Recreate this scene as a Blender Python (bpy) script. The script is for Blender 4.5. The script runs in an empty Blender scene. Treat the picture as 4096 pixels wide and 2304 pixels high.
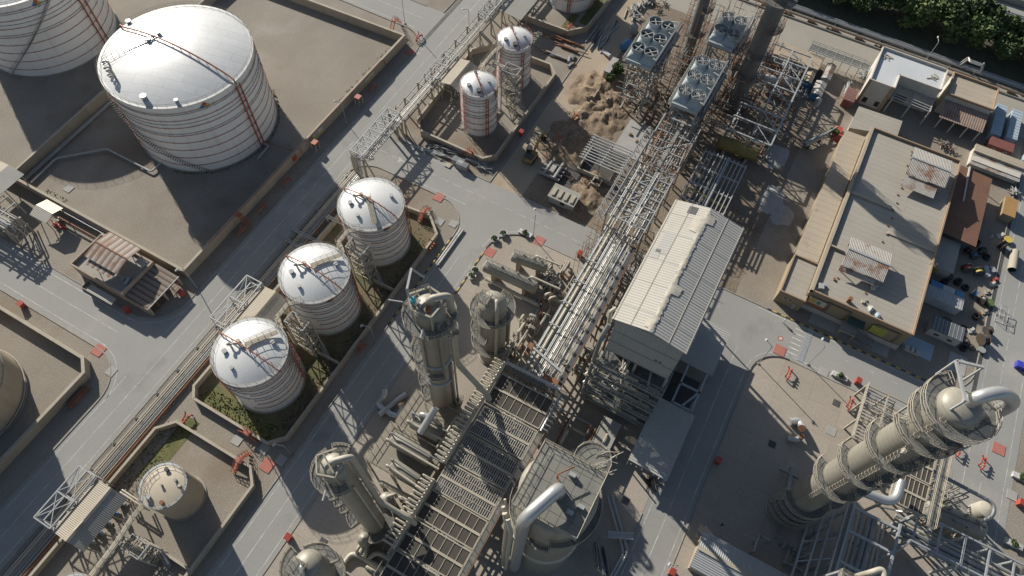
import bpy, bmesh, math, random
from mathutils import Vector, Matrix
C = bpy.context.scene.collection
PI = math.pi
rnd = random.Random(7)
# ---------------------------------------------------------------- camera (solved from the road grid of the photograph)
F = 2731.0
RM = ((0.48039739, -0.87651913, 0.03053788), (-0.75288772, -0.42999754, -0.49825916), (0.44986491, 0.2163708, -0.86649019))
HC = 140.0
def P(px, py, z=0.0):                       # photograph pixel + height -> site plan position (metres)
    a, b = px - 2048.0, py - 1152.0
    d = [RM[0][i]*a + RM[1][i]*b + RM[2][i]*F for i in range(3)]
    k = (z - HC)/d[2]
    return (d[0]*k, d[1]*k)
def t(cr, x, y, z=0.0):                     # the same from a 1024 px survey tile (column, row)
    return P(1024*(cr//10) + x/1.8867, 768*(cr % 10) + y/1.8867, z)
def u(o, x, y, z=0.0):                      # the same from a fine 640 px survey crop with origin o
    return P(o[0] + x/4.025, o[1] + y/4.025, z)
# ---------------------------------------------------------------- mesh builder
class MB:
    def __init__(s): s.v = []; s.f = []; s.sm = []
    def add(s, vs, fs, smooth=False):
        n = len(s.v); s.v += [tuple(p) for p in vs]; s.f += [tuple(i+n for i in f) for f in fs]; s.sm += [smooth]*len(fs)
        return s
    def box(s, x0, y0, z0, x1, y1, z1):
        vs = [(x, y, z) for z in (z0, z1) for x, y in ((x0, y0), (x1, y0), (x1, y1), (x0, y1))]
        return s.add(vs, [(3, 2, 1, 0), (4, 5, 6, 7), (0, 1, 5, 4), (1, 2, 6, 5), (2, 3, 7, 6), (3, 0, 4, 7)])
    def obox(s, c, sx, sy, sz, rz=0.0, z0=None):       # box on a base point, turned about z
        cx, cy, cz = c; ca, sa = math.cos(rz), math.sin(rz)
        vs = []
        for z in (cz, cz+sz):
            for a, b in ((-.5, -.5), (.5, -.5), (.5, .5), (-.5, .5)):
                vs.append((cx + a*sx*ca - b*sy*sa, cy + a*sx*sa + b*sy*ca, z))
        return s.add(vs, [(3, 2, 1, 0), (4, 5, 6, 7), (0, 1, 5, 4), (1, 2, 6, 5), (2, 3, 7, 6), (3, 0, 4, 7)])
    def prism(s, poly, z0, z1, cap=True):
        n = len(poly)
        vs = [(p[0], p[1], z0) for p in poly] + [(p[0], p[1], z1) for p in poly]
        fs = [(i, (i+1) % n, n+(i+1) % n, n+i) for i in range(n)]
        if cap: fs += [tuple(range(n, 2*n)), tuple(reversed(range(n)))]
        return s.add(vs, fs)
    def sheet(s, poly, z): return s.add([(p[0], p[1], z) for p in poly], [tuple(range(len(poly)))])
    def quad(s, *p): return s.add(p, [tuple(range(len(p)))])
    def slab(s, pts, th):                               # a sloping quad with thickness
        n = len(pts); lo = [(p[0], p[1], p[2]-th) for p in pts]
        return s.add(list(pts)+lo, [tuple(range(n)), tuple(reversed(range(n, 2*n)))] + [(i, n+i, n+(i+1) % n, (i+1) % n) for i in range(n)])
    def beam(s, a, b, w, h=None):
        h = h or w; a = Vector(a); b = Vector(b); d = b-a
        if d.length < 1e-6: return s
        d.normalize(); up = Vector((0, 0, 1)) if abs(d.z) < .95 else Vector((1, 0, 0))
        sd = d.cross(up).normalized(); up = sd.cross(d)
        vs = [p + sd*(i*w/2) + up*(j*h/2) for p in (a, b) for i, j in ((-1, -1), (1, -1), (1, 1), (-1, 1))]
        return s.add(vs, [(0, 1, 2, 3), (7, 6, 5, 4), (4, 5, 1, 0), (5, 6, 2, 1), (6, 7, 3, 2), (7, 4, 0, 3)])
    def tube(s, pts, r, seg=8, bend=0.0, cap=True, closed=False):
        pts = [Vector(p) for p in pts]
        if bend > 0 and len(pts) > 2:
            out = [pts[0]]
            for i in range(1, len(pts)-1):
                a, b, c = pts[i-1], pts[i], pts[i+1]
                d0 = (a-b); d1 = (c-b); k = min(bend, d0.length*.48, d1.length*.48)
                p0 = b + d0.normalized()*k; p1 = b + d1.normalized()*k
                for q in range(6):
                    w = q/5; out.append(p0*(1-w)**2 + b*2*w*(1-w) + p1*w*w)
            out.append(pts[-1]); pts = out
        n = len(pts); vs = []; prev = None
        for i, p in enumerate(pts):
            if closed: d = pts[(i+1) % n]-pts[i-1]
            elif i == 0: d = pts[1]-p
            elif i == n-1: d = p-pts[i-1]
            else: d = (pts[i+1]-p).normalized() + (p-pts[i-1]).normalized()
            if d.length < 1e-9: d = Vector((0, 0, 1))
            d.normalize()
            if prev is None:
                up = Vector((0, 0, 1)) if abs(d.z) < .9 else Vector((1, 0, 0))
                sd = d.cross(up).normalized()
            else:
                sd = (prev - d*prev.dot(d)); sd = sd.normalized() if sd.length > 1e-6 else d.orthogonal().normalized()
            prev = sd; up = d.cross(sd)
            vs += [p + sd*(r*math.cos(2*PI*k/seg)) + up*(r*math.sin(2*PI*k/seg)) for k in range(seg)]
        fs = []
        for i in range(n if closed else n-1):
            j = (i+1) % n
            fs += [(i*seg+k, i*seg+(k+1) % seg, j*seg+(k+1) % seg, j*seg+k) for k in range(seg)]
        if cap and not closed: fs += [tuple(reversed(range(seg))), tuple(range((n-1)*seg, n*seg))]
        return s.add(vs, fs, True if seg > 5 else False)
    def lathe(s, x, y, prof, seg=48, a0=0.0, a1=2*PI, smooth=True, caps=False):
        full = abs(a1-a0-2*PI) < 1e-6; m = seg if full else seg+1; vs = []
        for r, z in prof:
            for k in range(m):
                a = a0 + (a1-a0)*k/seg; vs.append((x+r*math.cos(a), y+r*math.sin(a), z))
        fs = []
        for i in range(len(prof)-1):
            for k in range(seg):
                k2 = (k+1) % m
                fs.append((i*m+k, i*m+k2, (i+1)*m+k2, (i+1)*m+k))
        return s.add(vs, fs, smooth)
    def cyl(s, x, y, z0, z1, r, seg=16, r2=None):
        r2 = r if r2 is None else r2
        s.lathe(x, y, [(r, z0), (r2, z1)], seg)
        return s.add([(x+r2*math.cos(2*PI*k/seg), y+r2*math.sin(2*PI*k/seg), z1) for k in range(seg)], [tuple(range(seg))])
    def torus(s, x, y, z, R, r, seg=64, sub=5, a0=0.0, a1=2*PI):
        full = abs(a1-a0-2*PI) < 1e-6; n = seg if full else seg+1
        pts = [(x+R*math.cos(a0+(a1-a0)*k/seg), y+R*math.sin(a0+(a1-a0)*k/seg), z) for k in range(n)]
        return s.tube(pts, r, sub, closed=full)
    def ball(s, c, rx, ry, rz, seg=12, rings=7, jit=0.0):
        vs = []; 
        for i in range(rings+1):
            th = PI*i/rings
            for k in range(seg):
                q = 1 + (rnd.uniform(-jit, jit) if jit else 0)
                vs.append((c[0]+rx*q*math.sin(th)*math.cos(2*PI*k/seg), c[1]+ry*q*math.sin(th)*math.sin(2*PI*k/seg), c[2]+rz*q*math.cos(th)))
        fs = [(i*seg+k, (i+1)*seg+k, (i+1)*seg+(k+1) % seg, i*seg+(k+1) % seg) for i in range(rings) for k in range(seg)]
        return s.add(vs, fs, True)
    def capsule(s, a, b, r, seg=20, dome=.5):           # horizontal drum with dished ends
        a = Vector(a); b = Vector(b); d = (b-a).normalized(); prof = []
        L = (b-a).length; k = 6
        pr = [(r*math.sin(i/k*PI/2), -r*dome*math.cos(i/k*PI/2)) for i in range(k+1)] + [(r*math.cos(i/k*PI/2), L + r*dome*math.sin(i/k*PI/2)) for i in range(k+1)]
        sd = d.cross(Vector((0, 0, 1))); sd = sd.normalized() if sd.length > .01 else Vector((1, 0, 0)); up = sd.cross(d); vs = []
        for rr, tt in pr:
            vs += [a + d*tt + sd*(rr*math.cos(2*PI*q/seg)) + up*(rr*math.sin(2*PI*q/seg)) for q in range(seg)]
        m = len(pr)
        return s.add(vs, [(i*seg+q, i*seg+(q+1) % seg, (i+1)*seg+(q+1) % seg, (i+1)*seg+q) for i in range(m-1) for q in range(seg)], True)
    def rail(s, pts, h=1.1, step=2.0, r=0.035, mid=True, closed=False, foot=True):   # handrail along a path
        pts = [Vector(p) for p in pts]
        if closed: pts = pts + [pts[0]]
        for zz in ((h, h*.5) if mid else (h,)):
            s.tube([p+Vector((0, 0, zz)) for p in pts], r, 4, cap=False)
        for i in range(len(pts)-1):
            a, b = pts[i], pts[i+1]; L = (b-a).length; n = max(1, int(round(L/step)))
            for k in range(n):
                p = a + (b-a)*(k/n); s.tube([p, p+Vector((0, 0, h))], r, 4, cap=False)
        s.tube([pts[-1], pts[-1]+Vector((0, 0, h))], r, 4, cap=False)
        return s
    def arcrail(s, x, y, z, R, a0=0.0, a1=2*PI, h=1.1, n=24, r=0.035):
        full = abs(a1-a0-2*PI) < 1e-6
        pts = [(x+R*math.cos(a0+(a1-a0)*k/n), y+R*math.sin(a0+(a1-a0)*k/n), z) for k in range(n if full else n+1)]
        return s.rail(pts, h, 99, r, True, full)
    def cage(s, x, y, z0, z1, ang, r=.38, off=.4):      # caged ladder on a wall, pointing out along ang
        dx, dy = math.cos(ang), math.sin(ang); sx, sy = -dy, dx
        for q in (-.22, .22): s.tube([(x+sx*q, y+sy*q, z0), (x+sx*q, y+sy*q, z1+1)], .035, 4, cap=False)
        z = z0
        while z < z1: s.tube([(x+sx*-.22, y+sy*-.22, z), (x+sx*.22, y+sy*.22, z)], .025, 4, cap=False); z += .6
        z = z0+2.2
        while z < z1+1:
            s.tube([(x+dx*off+r*math.cos(ang-PI*.75+1.5*PI*k/8), y+dy*off+r*math.sin(ang-PI*.75+1.5*PI*k/8), z) for k in range(9)], .035, 4, cap=False); z += 1.0
        for k in (1, 4, 7):
            a = ang-PI*.75+1.5*PI*k/8
            s.tube([(x+dx*off+r*math.cos(a), y+dy*off+r*math.sin(a), z0+2.2), (x+dx*off+r*math.cos(a), y+dy*off+r*math.sin(a), z1+1)], .025, 4, cap=False)
        return s
    def build(s, name, m, parent=None, loc=None):
        o0 = LOC.get(parent.name if parent else None, (0, 0, 0)) if parent else (loc or (0, 0, 0))
        me = bpy.data.meshes.new(name)
        me.from_pydata([(p[0]-o0[0], p[1]-o0[1], p[2]-o0[2]) for p in s.v], [], s.f)
        me.materials.append(m)
        me.polygons.foreach_set('use_smooth', s.sm)
        if any(s.sm):
            try: me.set_sharp_from_angle(angle=math.radians(40))
            except Exception: pass
        me.update()
        o = bpy.data.objects.new(name, me); C.objects.link(o)
        LOC[o.name] = tuple(o0)
        if parent: o.parent = parent
        else: o.location = o0
        return o
LOC = {}
def thing(name, label, cat, loc=(0, 0, 0), group=None):
    o = bpy.data.objects.new(name, None); C.objects.link(o); o.location = (loc[0], loc[1], loc[2] if len(loc) > 2 else 0)
    o.empty_display_size = .5
    LOC[o.name] = tuple(o.location); o['label'] = label; o['category'] = cat; o['kind'] = 'thing'
    if group: o['group'] = group
    return o
def tag(o, label, cat, group=None):
    o['label'] = label; o['category'] = cat; o['kind'] = 'thing'
    if group: o['group'] = group
    return o
def kind(o, k): o['kind'] = k; return o
def solo(mb, name, m, label, cat, loc, group=None): return tag(mb.build(name, m, None, loc), label, cat, group)
def dup(o, loc, label=None, rz=None, parent=None, scale=None):
    c = o.copy(); C.objects.link(c)
    if parent is None:
        c.location = loc; LOC[c.name] = tuple(loc)
        if rz is not None: c.rotation_euler = (0, 0, rz)
        if scale: c.scale = (scale,)*3
        if label: c['label'] = label
    else: c.parent = parent
    for ch in list(o.children): dup(ch, None, None, None, c)
    return c
# ---------------------------------------------------------------- materials
def srgb(h):
    h = h.lstrip('#'); v = [int(h[i:i+2], 16)/255 for i in (0, 2, 4)]
    return tuple((c/12.92 if c <= .04045 else ((c+.055)/1.055)**2.4) for c in v)
def mat(name, c1, c2=None, sc=.3, rough=.8, metal=0., bump=0., fine=6., fa=.22, stain=None, streak=None, wave=None, seams=None, brick=None, soft=.25, spec=.5):
    m = bpy.data.materials.new(name); m.use_nodes = True; N = m.node_tree.nodes; L = m.node_tree.links
    b = N['Principled BSDF']; b.inputs['Roughness'].default_value = rough; b.inputs['Metallic'].default_value = metal
    b.inputs['Specular IOR Level'].default_value = spec
    if isinstance(c1, str): c1 = srgb(c1)
    if isinstance(c2, str): c2 = srgb(c2)
    c2 = c2 or tuple(x*.72 for x in c1)
    geo = N.new('ShaderNodeNewGeometry'); tc = N.new('ShaderNodeTexCoord')
    def noise(s, det=5, rg=.6, src=None):
        n = N.new('ShaderNodeTexNoise'); n.inputs['Scale'].default_value = s; n.inputs['Detail'].default_value = det; n.inputs['Roughness'].default_value = rg
        L.new(src or geo.outputs['Position'], n.inputs['Vector']); return n.outputs['Fac']
    def ramp(f, lo, hi):
        r = N.new('ShaderNodeMapRange'); r.inputs[1].default_value = lo; r.inputs[2].default_value = hi
        L.new(f, r.inputs[0]); return r.outputs[0]
    def mix(f, a, bb, mode='MIX'):
        x = N.new('ShaderNodeMix'); x.data_type = 'RGBA'; x.blend_type = mode
        if isinstance(f, float): x.inputs[0].default_value = f
        else: L.new(f, x.inputs[0])
        for i, q in ((6, a), (7, bb)):
            if isinstance(q, tuple): x.inputs[i].default_value = (q[0], q[1], q[2], 1)
            else: L.new(q, x.inputs[i])
        return x.outputs[2]
    def math_(op, a, bb=None):
        x = N.new('ShaderNodeMath'); x.operation = op
        for i, q in ((0, a), (1, bb)):
            if q is None: continue
            if isinstance(q, (int, float)): x.inputs[i].default_value = q
            else: L.new(q, x.inputs[i])
        return x.outputs[0]
    col = mix(ramp(noise(sc), .5-soft, .5+soft), c1, c2)
    if fa:
        col = mix(fa, col, mix(ramp(noise(fine, 3), .3, .7), (.25, .25, .25), (.75, .75, .75)), 'OVERLAY')
    if stain:
        for (cs, ss, th, am) in (stain if isinstance(stain, list) else [stain]):
            cs = srgb(cs) if isinstance(cs, str) else cs
            f = math_('MULTIPLY', ramp(noise(ss, 6, .65), th, th+.12), am)
            col = mix(f, col, cs)
    if streak:                                           # vertical run-off marks on walls
        cs, am, sxy = streak; cs = srgb(cs) if isinstance(cs, str) else cs
        mp = N.new('ShaderNodeMapping'); mp.inputs['Scale'].default_value = (sxy, sxy, sxy*.05); L.new(geo.outputs['Position'], mp.inputs['Vector'])
        f = math_('MULTIPLY', ramp(noise(1., 5, .7, mp.outputs[0]), .52, .72), am)
        col = mix(f, col, cs)
    hgt = None
    if wave:                                             # corrugated sheet
        ax, per, cs, am = wave
        sp = N.new('ShaderNodeSeparateXYZ'); L.new(geo.outputs['Position'], sp.inputs[0])
        w = math_('SINE', math_('MULTIPLY', sp.outputs[ax], 2*PI/per))
        hgt = w; cs = srgb(cs) if isinstance(cs, str) else cs
        col = mix(math_('MULTIPLY', ramp(w, -.2, -.9), am), col, cs)
    if seams:                                            # radial roof seams
        n_, cs, wid = seams
        sp = N.new('ShaderNodeSeparateXYZ'); L.new(tc.outputs['Object'], sp.inputs[0])
        a = math_('FRACT', math_('MULTIPLY', math_('ADD', math_('ARCTAN2', sp.outputs[1], sp.outputs[0]), PI), n_/(2*PI)))
        rr = math_('POWER', math_('ADD', math_('MULTIPLY', sp.outputs[0], sp.outputs[0]), math_('MULTIPLY', sp.outputs[1], sp.outputs[1])), .5)
        f = math_('LESS_THAN', math_('MULTIPLY', a, rr), wid)
        col = mix(math_('MULTIPLY', f, .75), col, srgb(cs))
    if brick:                                            # plate or slab joints: (w, h, colour, joint, coordinates, turn)
        bw, bh, cs, jw, turn = brick
        bt = N.new('ShaderNodeTexBrick'); mp = N.new('ShaderNodeMapping'); mp.inputs['Rotation'].default_value = turn
        L.new(geo.outputs['Position'], mp.inputs['Vector']); L.new(mp.outputs[0], bt.inputs['Vector'])
        bt.inputs['Scale'].default_value = 1.; bt.inputs['Brick Width'].default_value = bw; bt.inputs['Row Height'].default_value = bh
        bt.inputs['Mortar Size'].default_value = jw; bt.inputs['Mortar Smooth'].default_value = .3
        bt.inputs['Color1'].default_value = (1, 1, 1, 1); bt.inputs['Color2'].default_value = (.94, .94, .94, 1); bt.inputs['Mortar'].default_value = (*srgb(cs), 1)
        col = mix(1., col, bt.outputs['Color'], 'MULTIPLY')
    L.new(col, b.inputs['Base Color'])
    if bump or hgt is not None:
        bp = N.new('ShaderNodeBump'); bp.inputs['Distance'].default_value = .12 if hgt is None else .05
        bp.inputs['Strength'].default_value = bump if hgt is None else .6
        L.new(hgt if hgt is not None else noise(fine, 5), bp.inputs['Height']); L.new(bp.outputs[0], b.inputs['Normal'])
    return m
M = {}
M['gravel'] = mat('gravel', (.265, .235, .195), (.20, .175, .14), .06, .95, bump=.6, fine=3.5, fa=.45, stain=[((.155, .105, .065), .022, .52, .6), ((.31, .29, .255), .04, .58, .6), ((.09, .07, .05), .09, .66, .6)])
M['gravel_grey'] = mat('gravel_grey', (.26, .235, .20), (.19, .165, .135), .08, .95, bump=.7, fine=3., fa=.5, stain=[((.13, .09, .055), .06, .6, .6)])
M['earth'] = mat('earth', (.225, .18, .135), (.135, .105, .078), .07, .97, bump=.9, fine=2., fa=.4, stain=[((.12, .085, .055), .09, .57, .8), ((.42, .36, .28), .12, .63, .6)])
M['sand'] = mat('sand', (.36, .295, .22), (.29, .23, .165), .08, .95, bump=.4, fine=2.5, fa=.25, stain=[((.24, .17, .11), .12, .6, .5)])
M['asphalt'] = mat('asphalt', (.285, .278, .258), (.235, .23, .215), .035, .9, bump=.15, fine=7., fa=.28, stain=[((.155, .15, .145), .06, .58, .55), ((.36, .335, .29), .05, .58, .55), ((.12, .115, .11), .55, .72, .5)])
M['paving'] = mat('paving', (.345, .302, .25), (.285, .25, .205), .045, .9, bump=.12, fine=4., fa=.3, stain=[((.19, .165, .14), .05, .58, .5), ((.40, .37, .32), .07, .6, .5), ((.14, .12, .10), .4, .7, .5)], brick=(7., 7., '#cfc9c0', .03, (0, 0, 0)))
M['slab'] = mat('slab', (.34, .33, .31), (.27, .26, .245), .3, .9, fine=6, fa=.2)
M['kerb'] = mat('kerb', (.33, .31, .27), (.22, .20, .17), .5, .9, fine=5, fa=.3)
M['yellow'] = mat('yellow_paint', (.55, .40, .08), (.40, .29, .07), 1., .7)
M['blacky'] = mat('black_paint', (.03, .03, .03), (.06, .055, .05), 1., .7)
M['line'] = mat('road_paint', (.50, .495, .465), (.33, .325, .30), .5, .85, fine=3, fa=.5, soft=.12)
M['wall'] = mat('rendered_wall', (.36, .305, .235), (.30, .255, .195), .15, .9, fine=4, fa=.15, streak=((.22, .17, .12), .5, .8))
M['wallcap'] = mat('wall_coping', (.40, .36, .29), (.30, .26, .2), .3, .9)
M['white'] = mat('white_tank_paint', (.70, .69, .665), (.63, .615, .585), .12, .42, fine=3, fa=.08, streak=((.36, .26, .19), .35, 1.2))
M['whiteroof'] = mat('white_roof_paint', (.60, .60, .585), (.52, .52, .505), .1, .42, fine=3, fa=.08, seams=(36, '#6c6e70', .07), stain=[((.42, .35, .28), .16, .64, .45)])
M['plateroof'] = mat('plate_roof_paint', (.58, .585, .575), (.50, .505, .495), .07, .4, fine=1.2, fa=.1, brick=(7.5, 2.4, '#c9cbcb', .035, (0, 0, 1.25)), stain=[((.46, .38, .30), .09, .63, .5)])
M['whitesteel'] = mat('white_steel', (.37, .375, .37), (.275, .28, .275), .6, .5, fine=5, fa=.15, stain=[((.28, .16, .09), .7, .66, .6)])
M['galv'] = mat('galvanised_steel', (.40, .415, .42), (.30, .31, .315), .5, .45, .25, fine=5, fa=.2)
M['greysteel'] = mat('grey_steel', (.30, .305, .29), (.20, .205, .20), .5, .6, fine=5, fa=.2, stain=[((.2, .12, .07), .6, .64, .6)])
M['beigesteel'] = mat('beige_steel', (.36, .325, .26), (.27, .24, .19), .5, .6, fine=5, fa=.2, stain=[((.22, .14, .08), .6, .66, .5)])
M['red'] = mat('red_paint', (.42, .07, .045), (.30, .055, .04), .6, .55)
M['redpipe'] = mat('fire_pipe_red', (.38, .115, .06), (.24, .075, .045), .6, .6, stain=[((.30, .17, .11), .8, .6, .6)])
M['pipe'] = mat('beige_pipe', (.42, .385, .315), (.34, .31, .25), .4, .5, fine=4, fa=.12, streak=((.25, .2, .14), .3, 1.))
M['pipegrey'] = mat('lagged_pipe', (.27, .28, .28), (.20, .205, .205), .4, .38, .35, fine=4, fa=.15)
M['alu'] = mat('bright_lagging', (.50, .50, .485), (.40, .40, .39), .5, .38, .5, fine=4, fa=.12)
M['column'] = mat('lagged_column', (.31, .29, .24), (.255, .238, .195), .2, .5, .1, fine=3, fa=.15, streak=((.19, .165, .125), .55, .9), brick=(60., 1.1, '#c9c4b8', .03, (PI/2, 0, 0)))
M['dark'] = mat('dark_steel', (.075, .075, .075), (.045, .045, .045), .6, .7)
M['fin'] = mat('fin_bundle', (.062, .054, .044), (.048, .042, .035), .8, .85, fine=14, fa=.45)
M['grate'] = mat('walkway_grating', (.19, .19, .175), (.14, .14, .13), .8, .7, fine=9, fa=.4)
def seethrough(m, a):                       # open mesh: part of the view passes through the gaps
    N = m.node_tree.nodes; L = m.node_tree.links; out = [n for n in N if n.type == 'OUTPUT_MATERIAL'][0]; b = N['Principled BSDF']
    tr = N.new('ShaderNodeBsdfTransparent'); mx = N.new('ShaderNodeMixShader'); mx.inputs[0].default_value = a
    L.new(b.outputs[0], mx.inputs[1]); L.new(tr.outputs[0], mx.inputs[2]); L.new(mx.outputs[0], out.inputs[0]); return m
seethrough(M['grate'], .42)
M['deck'] = mat('deck_plate', (.22, .22, .195), (.17, .17, .15), .3, .75, fine=5, fa=.2)
M['rust'] = mat('rusty_steel', (.24, .105, .05), (.13, .065, .04), .8, .85, fine=4, fa=.3)
M['green'] = mat('wild_grass', (.10, .11, .04), (.17, .16, .08), .5, .95, bump=.8, fine=4, fa=.6)
M['leaf'] = mat('leaf', (.06, .10, .028), (.095, .14, .04), .7, .75, fine=3, fa=.3)
M['leafd'] = mat('dark_leaf', (.042, .075, .025), (.07, .105, .032), .7, .75, fine=3, fa=.3)
M['bark'] = mat('bark', (.09, .065, .045), (.06, .045, .03), 2, .9)
M['blue'] = mat('blue_paint', (.06, .2, .36), (.05, .15, .28), .7, .5)
M['cyan'] = mat('turquoise_plastic', (.12, .50, .52), None, 1., .5)
M['glass'] = mat('dark_glass', (.03, .035, .04), (.05, .055, .06), 1., .15)
M['orange'] = mat('orange_cloth', (.65, .16, .04), None, 3., .8)
M['navy'] = mat('navy_cloth', (.03, .04, .08), None, 3., .8)
M['skin'] = mat('skin', (.38, .22, .15), None, 3., .6)
M['tyre'] = mat('black_rubber', (.025, .025, .025), None, 3., .8)
# ---------------------------------------------------------------- camera, sun and sky
sc = bpy.context.scene
cd = bpy.data.cameras.new('camera'); cam = bpy.data.objects.new('camera', cd); C.objects.link(cam)
cd.sensor_width = 36.; cd.lens = F/4096*36.; cd.clip_end = 5000.; cd.clip_start = 1.
cam.matrix_world = Matrix(((RM[0][0], -RM[1][0], -RM[2][0], 0), (RM[0][1], -RM[1][1], -RM[2][1], 0), (RM[0][2], -RM[1][2], -RM[2][2], HC), (0, 0, 0, 1)))
sc.camera = cam
EL = math.radians(26.5); AZ = math.atan2(.90, .437)
sdir = Vector((math.cos(EL)*math.cos(AZ), math.cos(EL)*math.sin(AZ), math.sin(EL)))
sl = bpy.data.lights.new('sun', 'SUN'); sl.energy = 4.6; sl.angle = math.radians(.53); sl.color = (1., .945, .85)
so = bpy.data.objects.new('sun', sl); C.objects.link(so); so.rotation_euler = sdir.to_track_quat('Z', 'Y').to_euler()
w = bpy.data.worlds.new('World'); sc.world = w; w.use_nodes = True
wn = w.node_tree.nodes; bg = wn['Background']; sky = wn.new('ShaderNodeTexSky'); sky.sky_type = 'NISHITA'; sky.sun_disc = False
sky.sun_elevation = EL; sky.sun_rotation = PI/2 - AZ; sky.air_density = 1.; sky.dust_density = 1.; sky.ozone_density = 1.
w.node_tree.links.new(sky.outputs[0], bg.inputs[0]); bg.inputs[1].default_value = .062
sc.view_settings.view_transform = 'Standard'; sc.view_settings.look = 'None'; sc.view_settings.exposure = .60; sc.view_settings.gamma = 1.
# ================================================================ the setting: ground, roads, kerbs, markings
def arc(cx, cy, r, a0, a1, n=8): return [(cx+r*math.cos(math.radians(a0+(a1-a0)*k/n)), cy+r*math.sin(math.radians(a0+(a1-a0)*k/n))) for k in range(n+1)]
kind(MB().sheet([(-1500, -1500), (1800, -1500), (1800, 1800), (-1500, 1800)], 0.).build('ground', M['gravel']), 'structure')
def fillet(cx, cy, sx, sy, r):              # asphalt in the corner between two roads; (cx,cy) kerb corner, sx,sy towards the island
    c = (cx+sx*r, cy+sy*r); a = [(c[0]-sx*r*math.cos(PI/2*k/8), c[1]-sy*r*math.sin(PI/2*k/8)) for k in range(9)]
    return [(cx, cy)] + (a if sx*sy < 0 else a[::-1])
ROADS = [(-120, 88.9, 320, 97.9), (13.9, 97.9, 23.9, 330), (136.4, 97.9, 147.6, 330), (-120, 45.8, 87.3, 54.8), (87.3, -66.5, 97.6, 88.9), (-120, -21.6, 87.3, -12.6), (-60, -78., 330, -66.5)]
road = MB()
for x0, y0, x1, y1 in ROADS: road.sheet([(x0, y0), (x1, y0), (x1, y1), (x0, y1)], .03)
for f in ((23.9, 97.9, 1, 1, 9), (13.9, 97.9, -1, 1, 9), (136.4, 97.9, -1, 1, 8), (87.3, 88.9, -1, -1, 7), (97.6, 88.9, 1, -1, 6), (87.3, 54.8, -1, 1, 8), (87.3, 45.8, -1, -1, 8), (87.3, -21.6, -1, -1, 7), (87.3, -12.6, -1, 1, 5), (97.6, -66.5, 1, 1, 8), (87.3, -66.5, -1, 1, 10)):
    road.sheet(fillet(*f), .03)
kind(road.build('road', M['asphalt']), 'structure')
kind(MB().sheet([(97.6, 45.9), (260, 45.9), (260, 54.7), (97.6, 54.7)], .034).build('sandy_road', M['sand']), 'structure')
# paved islands of the process area and the courtyard
pav = MB()
def rrect(x0, y0, x1, y1, rr):              # rounded rectangle, rr = radii at (x0y0, x1y0, x1y1, x0y1)
    o = []
    for (cx, cy, sx, sy, r, a) in ((x0, y0, 1, 1, rr[0], 180), (x1, y0, -1, 1, rr[1], 270), (x1, y1, -1, -1, rr[2], 0), (x0, y1, 1, -1, rr[3], 90)):
        o += arc(cx+sx*r, cy+sy*r, r, a, a+90) if r else [(cx, cy)]
    return o
pav.prism(rrect(-120, -12.6, 87.3, 45.8, (0, 5, 8, 0)), 0.005, .06)
pav.prism(rrect(-60, -66.5, 87.3, -21.6, (0, 10, 7, 0)), 0.005, .06)
kind(pav.build('pavement', M['paving']), 'structure')
con = MB()
con.sheet([(97.8, -66), (230, -66), (230, -12), (97.8, -12)], .02)
kind(con.build('yard_ground', mat('yard_earth', (.27, .235, .19), (.19, .16, .125), .08, .95, bump=.5, fine=3, fa=.35, stain=[((.11, .085, .065), .07, .56, .6)])), 'structure')
ear = MB(); ear.sheet([(97.8, -12), (300, -12), (300, 45.7), (97.8, 45.7)], .02)
kind(ear.build('bare_earth', M['earth']), 'structure')
# kerbs
kb = MB()
def kerb(pts, w=.22, h=.17):
    for a, b in zip(pts, pts[1:]): kb.beam((a[0], a[1], h/2), (b[0], b[1], h/2), w, h)
kerb([(136.4, 330)] + [(136.4, 106)] + arc(128.4, 105.9, 8, 0, -90) + [(33, 97.9)] + arc(32.9, 106.9, 9, 270, 180) + [(23.9, 330)])
kerb([(13.9, 330)] + arc(4.9, 106.9, 9, 0, -90) + [(-120, 97.9)])
kerb([(147.6, 330), (147.6, 106)]); kerb([(147.6, 100), (320, 97.9)])
kerb([(-120, 88.9)] + arc(80.3, 81.9, 7, 90, 0) + arc(79.3, 62.8, 8, 0, -90) + [(-120, 54.8)])
kerb([(320, 88.9)] + arc(103.6, 82.9, 6, 90, 180) + [(97.6, 55.2), (260, 54.9)])
kerb([(-120, 45.8)] + arc(79.3, 37.8, 8, 90, 0) + [(87.3, 25)])
kerb([(-60, -21.6)] + arc(80.3, -28.6, 7, 90, 0) + [(87.3, -57)])
kerb([(-120, -12.6), (40, -12.6)])
kerb([(97.6, 20), (97.6, -58.5)] + arc(105.6, -58.5, 8, 180, 270) + [(330, -66.5)])
kind(kb.build('kerb', M['kerb']), 'structure')
yk = MB(); bk = MB()
def stripes(a, b, step=1.1):
    a = Vector((*a, 0)); b = Vector((*b, 0)); n = int((b-a).length/step)
    for k in range(n):
        p = a+(b-a)*(k/n); q = a+(b-a)*((k+1)/n); (yk if k % 2 else bk).beam((p.x, p.y, .1), (q.x, q.y, .1), .27, .215)
stripes((97.6, -20), (97.6, -57)); stripes((60, 45.8), (78, 45.8)); stripes((50, 54.8), (78, 54.8)); stripes((32, -21.6), (-10, -21.6), 2.4)
for k in range(8): stripes(arc(80.3, -28.6, 7, 90, 0)[k], arc(80.3, -28.6, 7, 90, 0)[k+1], .7); stripes(arc(79.3, 37.8, 8, 90, 0)[k], arc(79.3, 37.8, 8, 90, 0)[k+1], .8)
kind(yk.build('kerb_paint_yellow', M['yellow']), 'structure'); kind(bk.build('kerb_paint_black', M['blacky']), 'structure')
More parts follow.
